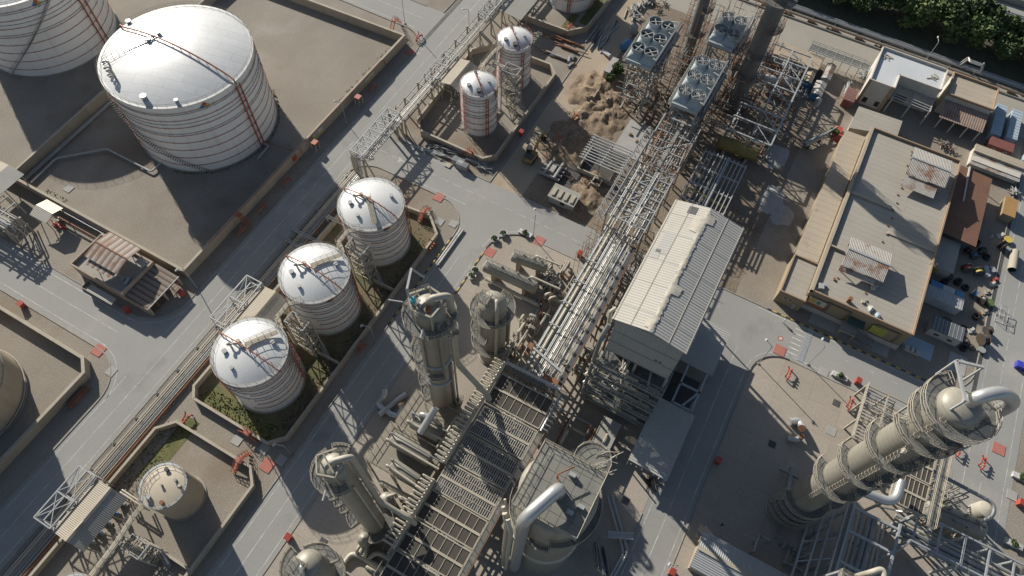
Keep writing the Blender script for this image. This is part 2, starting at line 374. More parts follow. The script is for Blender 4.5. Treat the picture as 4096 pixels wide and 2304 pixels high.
# painted lines
ln = MB()
def line(a, b, w=.13, z=.036):
    a = Vector((*a, z)); b = Vector((*b, z)); d = (b-a).normalized(); s = Vector((-d.y, d.x, 0))*(w/2)
    ln.quad(a-s, b-s, b+s, a+s)
def dash(a, b, on, off, w=.12):
    a = Vector(a); b = Vector(b); L = (b-a).length; d = (b-a)/L; k = 0
    while k < L: line(a+d*k, a+d*min(L, k+on), w); k += on+off
for y in (89.93, 93.5, 96.88): line((-110, y), (86 if y < 93 else (12 if y > 95 else 136), y))
line((24, 96.88), (132, 96.88)); line((100, 89.93), (300, 89.93)); line((136, 93.5), (300, 93.5), .15)
for y in (46.75, 50.4, 53.72): line((-110, y), (74, y))
for y in (-20.55, -17.1, -13.7): line((-110, y), (80 if y < -18 else 85, y))
for k in range(8): line(arc(80.3, -28.6, 8.1, 90, 0)[k], arc(80.3, -28.6, 8.1, 90, 0)[k+1]); line(arc(79.3, 37.8, 9, 90, 0)[k], arc(79.3, 37.8, 9, 90, 0)[k+1])
line((88.4, -28), (88.4, -56))
for x in (15.2, 18.9, 22.6): line((x, 106), (x, 320))
for x in (137.5, 142.3): line((x, 104), (x, 320))
dash((92.4, 86), (92.4, -10), 2.4, 1.4); dash((93.7, -40), (93.7, -62), 1.2, 4); line((96.6, 62), (96.6, 84)); line((96.9, -18), (96.9, -58)); line((88.3, 57), (88.3, 70))
for k in range(8): line(arc(4.9, 106.9, 10.2, 0, -90)[k], arc(4.9, 106.9, 10.2, 0, -90)[k+1]); line(arc(32.9, 106.9, 10.2, 270, 180)[k], arc(32.9, 106.9, 10.2, 270, 180)[k+1])
dash((-50, -72.), (300, -72.), 3.5, 1.2); line((-50, -68.6), (300, -68.6)); line((-50, -76.5), (300, -76.5))
# arrow by the first crossing and the zebra at the warehouse
ax, ay = t(10, 1100, 1195); line((ax, ay), (ax-1.6, ay+.2), .35); ln.sheet([(ax-1.2, ay-.1), (ax+.1, ay+1.), (ax-.6, ay-1.2)], .037); line((ax-.6, ay), (ax-.9, ay-3.), .3)
for k in range(6): y0 = -27.4; line((89.2+k*1.35, y0), (89.2+k*1.35, y0-2.4), .3)
kind(ln.build('road_marking', M['line']), 'structure')
# drain gratings across the roads
dg = MB(); dg.box(133.5, 98., .03, 156, 99.1, .07)
dg2 = MB(); dg2.box(88.2, -31.4, .03, 97.3, -30.1, .065)
for k in range(14): dg2.box(88.2+k*.65, -31.4, .065, 88.5+k*.65, -30.1, .1)
kind(dg.build('road_drain', M['grate']), 'structure'); kind(dg2.build('yard_drain', M['galv']), 'structure')
# no-entry mark on the road by the warehouse
x, y = t(31, 95, 1105); mk = MB(); mk.lathe(x, y, [(.62, .038), (.42, .0385)], 24); kind(mk.build('painted_sign_ring', M['red']), 'structure'); kind(MB().lathe(x, y, [(.42, .0385), (0.001, .0385)], 24).build('painted_sign_disc', M['line']), 'structure')
# ================================================================ storage tanks
def text_on(parent, s, x, y, R, z, a0, size, m, name='tank_number'):
    """lettering wrapped round a tank shell: a0 = bearing of the middle of the word"""
    cu = bpy.data.curves.new(name, 'FONT'); cu.body = s; cu.size = size; cu.align_x = 'CENTER'; cu.extrude = 0
    ob = bpy.data.objects.new(name, cu); C.objects.link(ob); bpy.context.view_layer.update()
    me = bpy.data.meshes.new_from_object(ob); C.objects.unlink(ob); bpy.data.objects.remove(ob)
    bm = bmesh.new(); bm.from_mesh(me); bmesh.ops.subdivide_edges(bm, edges=[e for e in bm.edges if e.calc_length() > size*.3], cuts=2)
    o0 = LOC[parent.name]
    for v in bm.verts:
        a = a0 + v.co.x/R; zz = z+v.co.y
        v.co = (x+(R+.03)*math.cos(a)-o0[0], y+(R+.03)*math.sin(a)-o0[1], zz-o0[2])
    bm.to_mesh(me); bm.free(); me.materials.clear(); me.materials.append(m); me.name = name
    o = bpy.data.objects.new(name, me); C.objects.link(o); o.parent = parent; return o
def hazard(parent, x, y, R, z, a, s=.55):
    """four-colour hazard diamond on a shell"""
    cols = (('red', 0, 1), ('blue', -1, 0), ('yellow', 1, 0), ('line', 0, -1))
    def pt(dx, dz): b = a+dx/R; return (x+(R+.06)*math.cos(b), y+(R+.06)*math.sin(b), z+dz)
    o = None
    for m, cx, cz in cols:
        mb = MB(); cx *= s; cz *= s; mb.quad(pt(cx-s, cz), pt(cx, cz-s), pt(cx+s, cz), pt(cx, cz+s))
        if o is None: o = mb.build('hazard_sign', M[m], parent)
        else:
            q = mb.build('sign_field', M[m], o)
def shell_tank(name, label, x, y, r, h, dome, shell, roofm, rings, ringm, rim=.35, railm=None, group=None, pts=False):
    T = thing(name, label, 'tank', (x, y, 0), group)
    b = MB(); b.lathe(x, y, [(r+.35, 0), (r+.35, .25), (r, .27)], 72); b.build('foundation', M['kerb'], T)
    b = MB(); b.lathe(x, y, [(r, .25)] + [(r, h*k/6) for k in range(1, 7)], 96); b.build('shell', shell, T)
    prof = [(r, h)]; n = 10
    for k in range(1, n+1):
        q = 1-k/n; prof.append((max(r*q, .001), h+dome*(1-q*q)))
    MB().lathe(x, y, prof, 96).build('roof', roofm, T)
    if rim: MB().lathe(x, y, [(r-.02, h+.02), (r+rim, h+.02), (r+rim, h+.12), (r-.35, h+.16), (r-.35, h+.05)], 96).build('rim', M['whitesteel'], T)
    for z, a0, a1, m in rings:
        g = MB(); g.torus(x, y, z, r+(.2 if m == 'redpipe' else .08), .065 if m == 'redpipe' else .075, max(12, int(60*(a1-a0)/(2*PI))), 5, a0, a1)
        k = 0; a = a0
        while a < a1: g.tube([(x+(r-.02)*math.cos(a), y+(r-.02)*math.sin(a), z), (x+(r+.3)*math.cos(a), y+(r+.3)*math.sin(a), z), (x+(r+.3)*math.cos(a), y+(r+.3)*math.sin(a), z+.35)], .045, 4); a += 3.2/r
        g.build('spray_ring' if m == 'redpipe' else 'wind_girder', M[m], T)
    MB().arcrail(x, y, h+.1, r+.1, 0, 2*PI, 1.1, int(r*2.4)+8, .04).build('handrail', railm or M['beigesteel'], T)
    return T
def riser(T, x, y, r, a, h, m, d=.9, rad=.16, roofrun=0, dome=0):
    """twin vertical pipes on the shell, running on over the roof"""
    for s in (-.5, .5):
        b = a + s*d/r; p = [(x+(r+.6)*math.cos(b), y+(r+.6)*math.sin(b), .3), (x+(r+.6)*math.cos(b), y+(r+.6)*math.sin(b), h+(.5 if roofrun else -.8))]
        mb = MB(); mb.tube(p, rad, 7)
        for k in range(1, int(h/2.6)): mb.tube([(x+(r+.0)*math.cos(b), y+(r)*math.sin(b), k*2.6), (x+(r+.7)*math.cos(b), y+(r+.7)*math.sin(b), k*2.6)], .07, 4); mb.cyl(p[0][0], p[0][1], k*2.6+.4, k*2.6+.6, rad+.07, 8)
        mb.build('riser_pipe', m, T)
def spiral(T, x, y, r, a0, a1, z0, z1, m, w=.9):
    n = int(abs(a1-a0)*r/.45); tr = MB(); rl = MB()
    def pt(q, R): a = a0+(a1-a0)*q; return (x+R*math.cos(a), y+R*math.sin(a), z0+(z1-z0)*q)
    for k in range(n):
        q = (k+.5)/n; a, b = pt(q, r+.15), pt(q, r+.15+w); tr.beam(a, b, .26, .05)
    for R in (r+.15, r+.15+w): tr.tube([pt(k/n, R) for k in range(n+1)], .07, 4)
    tr.build('stair', M['grate'] if m is None else m, T)
    rl.rail([pt(k/24, r+.15+w) for k in range(25)], 1.1, 1.6, .035); rl.build('stair_rail', M['beigesteel'], T)
def vent(mb, x, y, z, s=1.):
    mb.cyl(x, y, z, z+.7*s, .22*s, 8); mb.cyl(x, y, z+.7*s, z+1.05*s, .45*s, 10, .2*s)
R0 = (0, 2*PI)
def rs(zs, alt=True): return [(z, 0, 2*PI, 'redpipe') for z in zs]
# --- the two large dome-roof tanks
bx, by, br, bh = 78., 131.3, 17.8, 22.4
big_rings = [(20.6, *R0, 'redpipe'), (20.0, *R0, 'greysteel'), (18.2, *R0, 'redpipe'), (17.0, *R0, 'greysteel'), (15.9, *R0, 'redpipe'), (13.9, *R0, 'greysteel'), (13.3, *R0, 'redpipe'), (10.8, *R0, 'redpipe'), (8.2, *R0, 'redpipe'), (5.4, *R0, 'redpipe'), (2.6, *R0, 'redpipe')]
T1 = shell_tank('storage_tank', 'very large white dome roofed tank whole in view, red pipe arched over its roof', bx, by, br, bh, 2.6, M['white'], M['plateroof'], big_rings, 'redpipe', .3)
riser(T1, bx, by, br, -PI/2, bh, M['redpipe'], 1.1, .2)
def roofz(q, h, dome): return h + dome*(1-q*q)
mb = MB(); mb.tube([(bx-.3, by-br-.6, bh-.5), (bx-.3, by-br-.2, bh+.9)] + [(bx+.0, by+br*q, roofz(abs(q), bh, 2.6)+.7) for q in [k/12-1 for k in range(1, 24)]] + [(bx+.4, by+br+.4, bh+.8), (bx+.4, by+br+.6, bh-3)], .2, 7)
for k in range(1, 14): q = k/7-1; mb.tube([(bx, by+br*q, roofz(abs(q), bh, 2.6)), (bx, by+br*q, roofz(abs(q), bh, 2.6)+.7)], .08, 4)
mb.build('roof_pipe', M['redpipe'], T1)
spiral(T1, bx, by, br, math.radians(-138), math.radians(-233), .4, bh, M['grate'])
mb = MB(); rl = MB(); a = Vector((66.8, 143.9, bh+.35)); e = Vector((78.3, 136.8, bh+2.75))
for k in range(24): p = a+(e-a)*(k/24); mb.obox((p.x, p.y, p.z+.25*math.sin(PI*k/24)), .42, 1.2, .06, math.atan2(e.y-a.y, e.x-a.x))
d = (e-a).normalized(); s = Vector((-d.y, d.x, 0))*.6
for q in (-1, 1): mb.beam(a+s*q, e+s*q, .08, .25); rl.rail([a+s*q, a+s*q+(e-a)*.5+Vector((0, 0, .25)), e+s*q], 1.1, 1.5, .04)
mb.build('roof_stair', M['galv'], T1); rl.build('roof_stair_rail', M['galv'], T1)
for (vx, vy, pz) in ((66.9, 141.7, .5), (65.6, 139.8, .5), (65.2, 138.6, .5), (64.4, 137.4, .5), (64.2, 136.6, .5)):
    mb = MB(); q = math.hypot(vx-bx, vy-by)/br; z = roofz(min(1, q), bh, 2.6); mb.tube([(vx, vy, z), (vx, vy, z+1.1), (vx-.7, vy+.3, z+1.3)], .2, 7, .5); mb.ball((vx-.8, vy+.3, z+1.25), .42, .42, .28, 10, 5); mb.build('breather_vent', M['pipe'], T1)
for (vx, vy, s) in ((62.9, 126.9, 1.3), (79.6, 137.2, 1.), (76.6, 137.6, .9), (80.5, 149, 1.1), (66., 120.2, .8)):
    mb = MB(); q = math.hypot(vx-bx, vy-by)/br; z = roofz(min(1, q), bh, 2.6); mb.cyl(vx, vy, z, z+.6*s, .5*s, 10); mb.cyl(vx, vy, z+.6*s, z+.75*s, .62*s, 10); mb.build('roof_hatch', M['galv'], T1)
hazard(T1, bx, by, br, bh-1.6, math.radians(-119), .62)
ox, oy = 81.3, 193.
T0 = shell_tank('storage_tank', 'very large white tank cut by the top left corner, grey stair slanting down its shell', ox, oy, br, bh, 2.6, M['white'], M['plateroof'], big_rings, 'redpipe', .3)
riser(T0, ox, oy, br, math.radians(-76), bh, M['redpipe'], 1.6, .2)
spiral(T0, ox, oy, br, math.radians(-168), math.radians(-95), .4, bh, M['greysteel'], 1.)
hazard(T0, ox, oy, br, bh-1.6, math.radians(-110), .62)
# --- row of three cone-roof tanks
sr, sh = 7.25, 14.9
med = [(14.0, *R0, 'redpipe'), (12.9, *R0, 'greysteel'), (12.3, math.radians(-170), math.radians(60), 'redpipe'), (10.7, *R0, 'greysteel'), (9.9, math.radians(-150), math.radians(60), 'redpipe'), (8.0, *R0, 'greysteel'), (7.1, math.radians(-150), math.radians(30), 'redpipe'), (5.2, math.radians(-150), math.radians(40), 'redpipe'), (3.0, math.radians(-160), math.radians(30), 'redpipe')]
tanks3 = []
for i, (x, lab) in enumerate(((68.3, 'white cone roofed tank nearest the crossing, farthest of three in a row, near a grass plot'), (47.4, 'middle one of three white cone roofed tanks in a row, between two stair towers'), (26.4, 'white cone roofed tank with a number on its shell, nearest of three, beside grass'))):
    T = shell_tank('storage_tank', lab, x, 69.4, sr, sh, 1.5, M['white'], M['whiteroof'], med, 'redpipe', .32, M['beigesteel'], 'three white tanks in a row by the road'); tanks3.append(T)
    y = 69.4
    # roof walkway along the road direction, and the foam pipe across it
    mb = MB(); mb.tube([(x-.2, y-sr-.3, sh-1)] + [(x-.2+.4*q, y+sr*q, roofz(abs(q), sh, 1.5)+.9) for q in [k/8-1 for k in range(0, 17)]] + [(x+.2, y+sr+.3, sh-1)], .13, 6)
    for k in range(1, 9): q = k/4.5-1; mb.tube([(x, y+sr*q, roofz(abs(q), sh, 1.5)), (x, y+sr*q, roofz(abs(q), sh, 1.5)+.9)], .07, 4)
    mb.build('roof_pipe', M['redpipe'], T)
    d = MB(); rl = MB(); p0 = Vector((x+(5.9 if i else -4.6), y-(2.6 if i else 4.4), sh+1.2)); p1 = Vector((x+.3, y+.6, sh+2.1)); dd = (p1-p0).normalized(); ss = Vector((-dd.y, dd.x, 0))*.55
    d.slab([p0-ss, p1-ss, p1+ss, p0+ss], .08)
    for q in (-1, 1): rl.rail([p0+ss*q, p1+ss*q], 1.1, 1.4, .04)
    d.build('roof_walkway', M['wallcap'], T); rl.build('walkway_rail', M['beigesteel'], T)
    for (dx, dy, k) in ((-2.6, 3.6, 1), (-1.2, 3.1, 1.2), (.4, 2.6, .8), (-.2, 1.2, .8), (3.6, -3.2, .9), (-4.6, .2, .8)):
        mb = MB(); z = roofz(min(1, math.hypot(dx, dy)/sr), sh, 1.5)
        if k > 1: mb.tube([(x+dx, y+dy, z), (x+dx, y+dy, z+1.1), (x+dx+.6, y+dy-.6, z+1.2), (x+dx+.9, y+dy-1., z+.7)], .2, 7, .5); mb.ball((x+dx-.1, y+dy+.2, z+1.35), .4, .4, .3, 9, 5)
        else: mb.cyl(x+dx, y+dy, z-.05, z+.5*k, .45*k, 10); mb.cyl(x+dx, y+dy, z+.5*k, z+.62*k, .55*k, 10)
        mb.build('roof_vent', M['pipe'] if k > 1 or dx == .4 else M['whitesteel'], T)
    riser(T, x, y, sr, math.radians(-60 if i else -48), sh, M['redpipe'], .5, .1)
    # outrigger ladder trusses of pale red pipe on the shell
    for a in (math.radians(-10), math.radians(152)):
        mb = MB(); pr = []
        for k in range(19): zz = .5+k*.78; w = .35*(1 if k % 2 else -1)/sr; mb.tube([(x+(sr+.3)*math.cos(a+w), y+(sr+.3)*math.sin(a+w), zz), (x+(sr+.75)*math.cos(a-w), y+(sr+.75)*math.sin(a-w), zz+.78)], .05, 4)
        for w in (-.35/sr, .35/sr): mb.tube([(x+(sr+.5)*math.cos(a+w), y+(sr+.5)*math.sin(a+w), .4), (x+(sr+.5)*math.cos(a+w), y+(sr+.5)*math.sin(a+w), sh+.4)], .06, 4)
        mb.build('foam_riser', M['redpipe'], T)
    hazard(T, x, y, sr, sh-1., math.radians(-118 if i < 2 else -28), .5)
text_on(tanks3[2], '1003C', 26.4, 69.4, sr, 11., math.radians(-66), 1.1, M['dark'])
# --- narrow white tanks
nr = [(z, *R0, 'redpipe') for z in (13.2, 12.2, 9.1, 7.0, 4.8, 2.6)] + [(z, *R0, 'greysteel') for z in (11.2, 7.7)]
narrow = []
for x, y, lab in ((113.8, 67.7, 'slim white tank beside the road shed, nearer of two, shadows of roof pipes on its dome'), (133.4, 67.9, 'slim white tank farther of two, stair flight climbing its left side')):
    T = shell_tank('storage_tank', lab, x, y, 4.7, 14.4, 1.5, M['white'], mat('white_dome_paint', (.62, .62, .605), (.55, .55, .535), .2, .4, fa=.05, seams=(20, '#7c7e80', .05)), nr, 'redpipe', .18, M['redpipe'], 'two slim white tanks'); narrow.append(T)
    riser(T, x, y, 4.7, math.radians(-126), 14.4, M['redpipe'], .55, .13)
    for a in (math.radians(165), math.radians(-15)):
        mb = MB()
        for k in range(12): zz = .6+k*1.15; mb.tube([(x+4.7*math.cos(a), y+4.7*math.sin(a), zz), (x+5.4*math.cos(a), y+5.4*math.sin(a), zz+.57), (x+4.7*math.cos(a), y+4.7*math.sin(a), zz+1.15)], .06, 4)
        mb.tube([(x+5.45*math.cos(a), y+5.45*math.sin(a), .4), (x+5.45*math.cos(a), y+5.45*math.sin(a), 14.6)], .08, 5); mb.build('foam_riser', M['redpipe'], T)
    mb = MB(); mb.tube([(x-3.2, y-3.2, 14.9), (x-1.4, y-1., 16.4), (x+.3, y+1, 16.6), (x+3, y+3, 15.2)], .12, 6)
    for q in (-1.6, -.4, 1.): mb.tube([(x+q, y+q*.9, 15.4), (x+q, y+q*.9, 16.6)], .1, 5)
    mb.build('roof_pipe', M['redpipe'], T)
    for (dx, dy, k, m) in ((-2.9, -1.7, 1.1, 'dark'), (1., -2.4, .8, 'whitesteel'), (-2.6, 1.4, .9, 'greysteel'), (2.2, 2.2, .7, 'dark')):
        mb = MB(); mb.cyl(x+dx, y+dy, 14.8, 15.9-abs(dx)*.1, .5*k, 10); mb.cyl(x+dx, y+dy, 15.9-abs(dx)*.1, 16.05-abs(dx)*.1, .62*k, 10); mb.build('roof_hatch', M[m], T)
    hazard(T, x, y, 4.7, 13.3 if x < 120 else 13., math.radians(-85 if x < 120 else -70), .38)
text_on(narrow[0], 'TK-X00B', 113.8, 67.7, 4.7, 11.9, math.radians(-72), .75, M['dark'])
T8 = shell_tank('storage_tank', 'white tank standing in grass, cut by the top edge, orange notice on its shell', 173.9, 69.5, 7.1, 13., 1.4, M['white'], M['whiteroof'], [(z, *R0, 'redpipe') for z in (11.5, 9.3, 7., 4.4)] + [(8, *R0, 'greysteel')], 'redpipe', .3)
spiral(T8, 173.9, 69.5, 7.1, math.radians(-105), math.radians(-10), .3, 12.5, M['redpipe'], .8); riser(T8, 173.9, 69.5, 7.1, math.radians(-160), 13, M['redpipe'], .6, .16)
mb = MB(); a = math.radians(-88); mb.obox((173.9+7.25*math.cos(a), 69.5+7.25*math.sin(a), 4.), 1.1, .08, 1.7, a+PI/2); mb.build('notice', M['redpipe'], T8)
# --- beige tank with a flat cone roof, and the dark one by the left edge, and the one cut by the bottom edge
M['beigetank'] = mat('beige_tank_paint', (.40, .335, .245), (.335, .28, .20), .15, .7, fine=3, fa=.12, streak=((.2, .16, .12), .4, 1.2))
M['beigeroof'] = mat('beige_roof_paint', (.47, .405, .31), (.40, .34, .255), .12, .6, fine=3, fa=.12, stain=[((.34, .27, .19), .3, .6, .6)])
fx, fy, fr, fh = -1.75, 68.6, 4.25, 9.5
T5 = shell_tank('storage_tank', 'beige tank with a shallow cone roof, handrails and worn lettering, inside its own walled yard', fx, fy, fr, fh, .55, M['beigetank'], M['beigeroof'], [], None, .1, M['beigesteel'])
mb = MB(); mb.arcrail(fx, fy, fh+.2, fr-1.1, math.radians(60), math.radians(190), 1.1, 8, .04); mb.build('roof_guard', M['beigesteel'], T5)
for dx, dy, k, m in ((-2.9, .7, 1.1, 'whitesteel'), (0, 0, .5, 'pipe'), (2.6, 1.2, .8, 'dark'), (1.9, -1.6, .6, 'greysteel'), (1.5, -2.9, .6, 'pipe'), (-2.4, -2.2, .8, 'rust')):
    mb = MB(); z = fh+.55*(1-min(1, math.hypot(dx, dy)/fr)**2); mb.cyl(fx+dx, fy+dy, z-.05, z+.45, .42*k, 9); mb.cyl(fx+dx, fy+dy, z+.45, z+.6, .52*k, 9); mb.build('roof_vent', M[m], T5)
hazard(T5, fx, fy, fr, fh-1., math.radians(-28), .42); text_on(T5, '1002C', fx, fy, fr, 5.8, math.radians(-52), .8, M['line'])
T9 = shell_tank('storage_tank', 'large beige tank in shade, only a slice of it inside the left edge', -9.3, 121.8, 12.4, 15., 1., M['beigetank'], M['beigeroof'], [(z, *R0, 'greysteel') for z in (12, 8)], None, .2)
mb = MB(); mb.torus(-9.3, 121.8, .9, 12.7, .16, 80, 6); mb.build('ring_main', M['beigesteel'], T9)
T10 = shell_tank('storage_tank', 'beige tank top just rising into the bottom left edge, gangway reaching it', -24.0, 68.6, 4.25, 9.5, .55, M['beigetank'], M['beigeroof'], [], None, .1, M['beigesteel'])
# ================================================================ bund walls
def wall(pts, h, th, name, label, cap=True, m=None, base=0.):
    T = thing(name, label, 'wall', (pts[0][0], pts[0][1], 0))
    b = MB(); c = MB()
    for i, (a, e) in enumerate(zip(pts, pts[1:])):
        d = (Vector(e)-Vector(a)).normalized()*(th/2); ax, ay = a[0]-d.x, a[1]-d.y; ex, ey = e[0]+d.x, e[1]+d.y
        if i: ax, ay = a[0]+d.x*.0, a[1]+d.y*.0
        b.beam((ax, ay, h/2+base/2), (ex, ey, h/2+base/2), th+.003*i, h-base); c.beam((ax, ay, h+.05), (ex, ey, h+.05+.002*i), th+.14, .1)
    b.build('wall_face', m or M['wall'], T); c.build('coping', M['wallcap'], T); return T
wall([(37.6, 230), (37.6, 102.6), (130.3, 102.6), (124.2, 230)], 2.9, .5, 'bund_wall', 'long tan retaining wall round the yard of the largest tanks, red pipe on its top')
wall([(37.8, 158.5), (124, 163.)], 2.9, .45, 'bund_wall', 'tan wall between the two largest tanks, running from yard wall towards far side')
wall([(10.4, 200), (10.4, 106.2), (8., 103.5), (-120, 103.5)], 2.6, .55, 'bund_wall', 'thick tan wall with rust coloured coping round the shaded tank at the left edge')
wall([(17.2, 81.9), (15., 80.), (14.9, 60.6), (17.8, 57.9), (76.2, 57.9), (80., 62.3), (79.3, 69.5), (78.9, 81.9), (17.2, 81.9)], 1.6, .4, 'bund_wall', 'tan low wall enclosing the three white cone roofed tanks')
wall([(36.6, 57.9), (36.6, 63.6)], 1.45, .3, 'bund_wall', 'short cross wall at foot of the stair tower by the numbered tank')
wall([(57.9, 57.9), (57.9, 63.8)], 1.45, .3, 'bund_wall', 'short cross wall at foot of the stair tower beside the crossing tank')
wall([(-40, 82.4), (6.2, 82.4), (9.4, 79.6), (9.4, 60.4), (6.7, 57.6), (-40, 57.6)], 1.6, .4, 'bund_wall', 'tan wall enclosing the beige cone roofed tank with clipped corners')
wall([(-11.2, 57.6), (-11.2, 66.)], 1.4, .3, 'bund_wall', 'short cross wall running from roadside bund to foot of the beige tank gangway')
wall([(105.3, 82.), (102.2, 79.), (102.2, 60.), (104.9, 57.5), (139.6, 57.8), (142.4, 60.6), (142, 78.4), (136.4, 83.2), (105.3, 82.)], 2., .4, 'bund_wall', 'eight sided tan wall enclosing the two slim white tanks')
wall([(190, 57.6), (162.2, 58.4), (157.6, 62.6), (157.2, 79), (161, 83), (195, 83)], 2.1, .4, 'bund_wall', 'tan wall round the grassy yard of the tank cut by the top edge')
# grass and floor inside the bunds
kind(MB().sheet([(15.4, 61), (18, 58.3), (76, 58.3), (79.6, 62.5), (78.6, 81.5), (17.4, 81.5), (15.4, 79.6)], .02).build('yard_floor', mat('yard_soil', (.17, .13, .08), (.11, .09, .05), .15, .95, bump=.7, fine=3, fa=.4, stain=[((.075, .085, .03), .2, .5, .8)])), 'structure')
gm = MB()
for (x0, y0, x1, y1) in ((15.6, 61, 20, 79.5), (54.8, 73.5, 60.8, 81.3), (159, 63.5, 168, 66.), (165, 59, 182, 62.4), (11.6, 79.5, -3, 76)):
    gm.sheet([(min(x0, x1), min(y0, y1)), (max(x0, x1), min(y0, y1)), (max(x0, x1), max(y0, y1)), (min(x0, x1), max(y0, y1))], .028)
kind(gm.build('grass_floor', mat('grass_green', (.055, .075, .02), (.16, .145, .06), .35, .95, bump=.8, fine=4, fa=.5)), 'structure')
# ================================================================ pipe runs, truss bridges and sheds along the tank road
M['shedroof'] = mat('beige_sheet_roof', (.40, .35, .275), (.34, .295, .225), .2, .7, fine=4, fa=.15, wave=(0, .33, (.22, .19, .15), .45), stain=[((.25, .19, .13), .3, .64, .5)])
M['shedroofg'] = mat('grey_sheet_roof', (.36, .345, .30), (.30, .285, .245), .2, .6, fine=4, fa=.15, wave=(0, .33, (.2, .19, .17), .5), stain=[((.24, .2, .15), .4, .65, .5)])
M['rustroof'] = mat('rusty_sheet_roof', (.30, .27, .235), (.26, .235, .2), .5, .75, fine=4, fa=.2, wave=(1, 1.55, (.19, .085, .045), .95), stain=[((.21, .11, .06), .35, .5, .8)])
M['rustroofx'] = mat('rust_streaked_roof', (.42, .405, .37), (.34, .32, .285), .5, .7, fine=4, fa=.2, wave=(0, .34, (.2, .14, .1), .5), stain=[((.20, .09, .045), .22, .5, .95)])
def pipes(T, specs, axis, a, b):
    """straight pipes of one rack: (offset, height, radius, material); axis x or y"""
    for off, z, r, m in specs:
        p, q = ((a, off, z), (b, off, z)) if axis == 'x' else ((off, a, z), (off, b, z))
        MB().tube([p, q], r, 8).build('pipe', M[m], T)
def truss(T, x0, x1, y0, y1, z0, z1, bays, m=None, diag=True):
    m = m or M['whitesteel']; L = (x1-x0)/bays
    for y in (y0, y1):
        for z in (z0, z1): MB().beam((x0, y, z), (x1, y, z), .24).build('chord', m, T)
        for k in range(bays+1): MB().beam((x0+k*L, y, z0), (x0+k*L, y, z1), .16).build('upright', m, T)
        for k in range(bays):
            a, b = (x0+k*L, x0+(k+1)*L) if k % 2 else (x0+(k+1)*L, x0+k*L); MB().beam((a, y, z0), (b, y, z1), .12).build('side_brace', m, T)
    for k in range(bays+1):
        for z in (z0, z1): MB().beam((x0+k*L, y0, z), (x0+k*L, y1, z), .22).build('cross_beam', m, T)
    for k in range(bays):
        a, b = x0+k*L, x0+(k+1)*L
        MB().beam((a, y0, z1), (b, y1, z1), .14).build('top_brace', m, T); MB().beam((b, y0, z1), (a, y1, z1), .13).build('top_brace', m, T)
# low run of pipes on sleepers
T = thing('pipe_run', 'long low run of beige and white pipes on sleepers between road and tank walls', 'pipe run', (20, 86, 0))
rr = random.Random(3)
for x in [k*6.2-118 for k in range(33)]:
    b = MB(); b.box(x-.2, 83.6, 0, x+.2, 88.6, .42); b.build('sleeper', M['kerb'], T)
low = [(83.9, .62, .2, 'rust'), (84.5, .66, .13, 'pipe'), (84.9, .64, .1, 'pipegrey'), (85.25, .64, .11, 'alu'), (85.65, .7, .16, 'pipegrey'), (86.1, .66, .13, 'beigesteel'), (86.55, .72, .19, 'pipe'), (87.05, .7, .17, 'pipe'), (87.9, .58, .07, 'pipegrey'), (88.2, .58, .06, 'pipegrey'), (88.45, .58, .06, 'beigesteel')]
pipes(T, low, 'x', -118, 82.2)
for y, z, r, m in low[1:8]:
    MB().tube([(81.8, y, z), (83., y, z), (83., y, 6.6), (84.5, y, 6.6)], r, 7, .5).build('riser', M[m], T)
T2 = thing('pipe_run', 'high run of pipes on beige braced posts beside the slim white tanks', 'pipe run', (120, 84.6, 0))
for k, x in enumerate([100.4+6.6*i for i in range(31)]):
    b = MB(); b.beam((x, 82.6, 0), (x, 82.6, 6.1), .34); b.beam((x, 86.9, 0), (x, 86.9, 5.8), .34); b.beam((x-.0, 81.2, 0), (x, 82.6, 4.6), .2); b.build('post', M['beigesteel'], T2)
    MB().beam((x, 82.0, 5.4), (x, 87.3, 5.4), .3).build('cross_beam', M['whitesteel'], T2)
    MB().beam((x+3.3, 85., 5.35), (x+3.3, 87.2, 5.35), .2).build('cross_beam', M['whitesteel'], T2)
for y, z in ((87., 5.2), (82.4, 5.1), (85.1, 5.2)): MB().beam((100.4, y, z), (298, y, z), .22, .35).build('side_beam', M['beigesteel'], T2)
pipes(T2, [(82.8, 5.75, .16, 'pipe'), (83.2, 5.7, .12, 'pipegrey'), (83.6, 5.75, .18, 'pipe'), (84.05, 5.7, .1, 'alu'), (84.4, 5.72, .14, 'pipegrey'), (84.8, 5.68, .09, 'pipe')], 'x', 84, 298)
# the truss bridge over the crossing and the one farther up
T = thing('truss_bridge', 'white truss bridge carrying pipes over the road crossing', 'bridge', (92, 85.7, 0))
truss(T, 83.5, 100.3, 83.8, 87.5, 5.6, 7.7, 6)
for x in (83.4, 100.4, 98.3):
    for y in (83.8, 87.5):
        MB().beam((x, y, 0), (x, y, 5.6), .45).build('leg', M['beigesteel'], T)
for x in (84., 98.6): MB().beam((x, 81.6, 0), (x, 83.8, 5.4), .3).build('brace', M['beigesteel'], T)
MB().box(83.6, 84.9, 5.72, 100.2, 85.3, 5.8).build('cable_tray', M['galv'], T)
T = thing('truss_bridge', 'white truss frame over the high pipe run near the top edge', 'bridge', (152, 84.3, 0))
truss(T, 145.5, 166, 82.6, 86.2, 5.6, 7.7, 6)
for x in (145.6, 166): MB().beam((x, 86.2, 0), (x, 86.2, 5.6), .4).build('leg', M['beigesteel'], T)
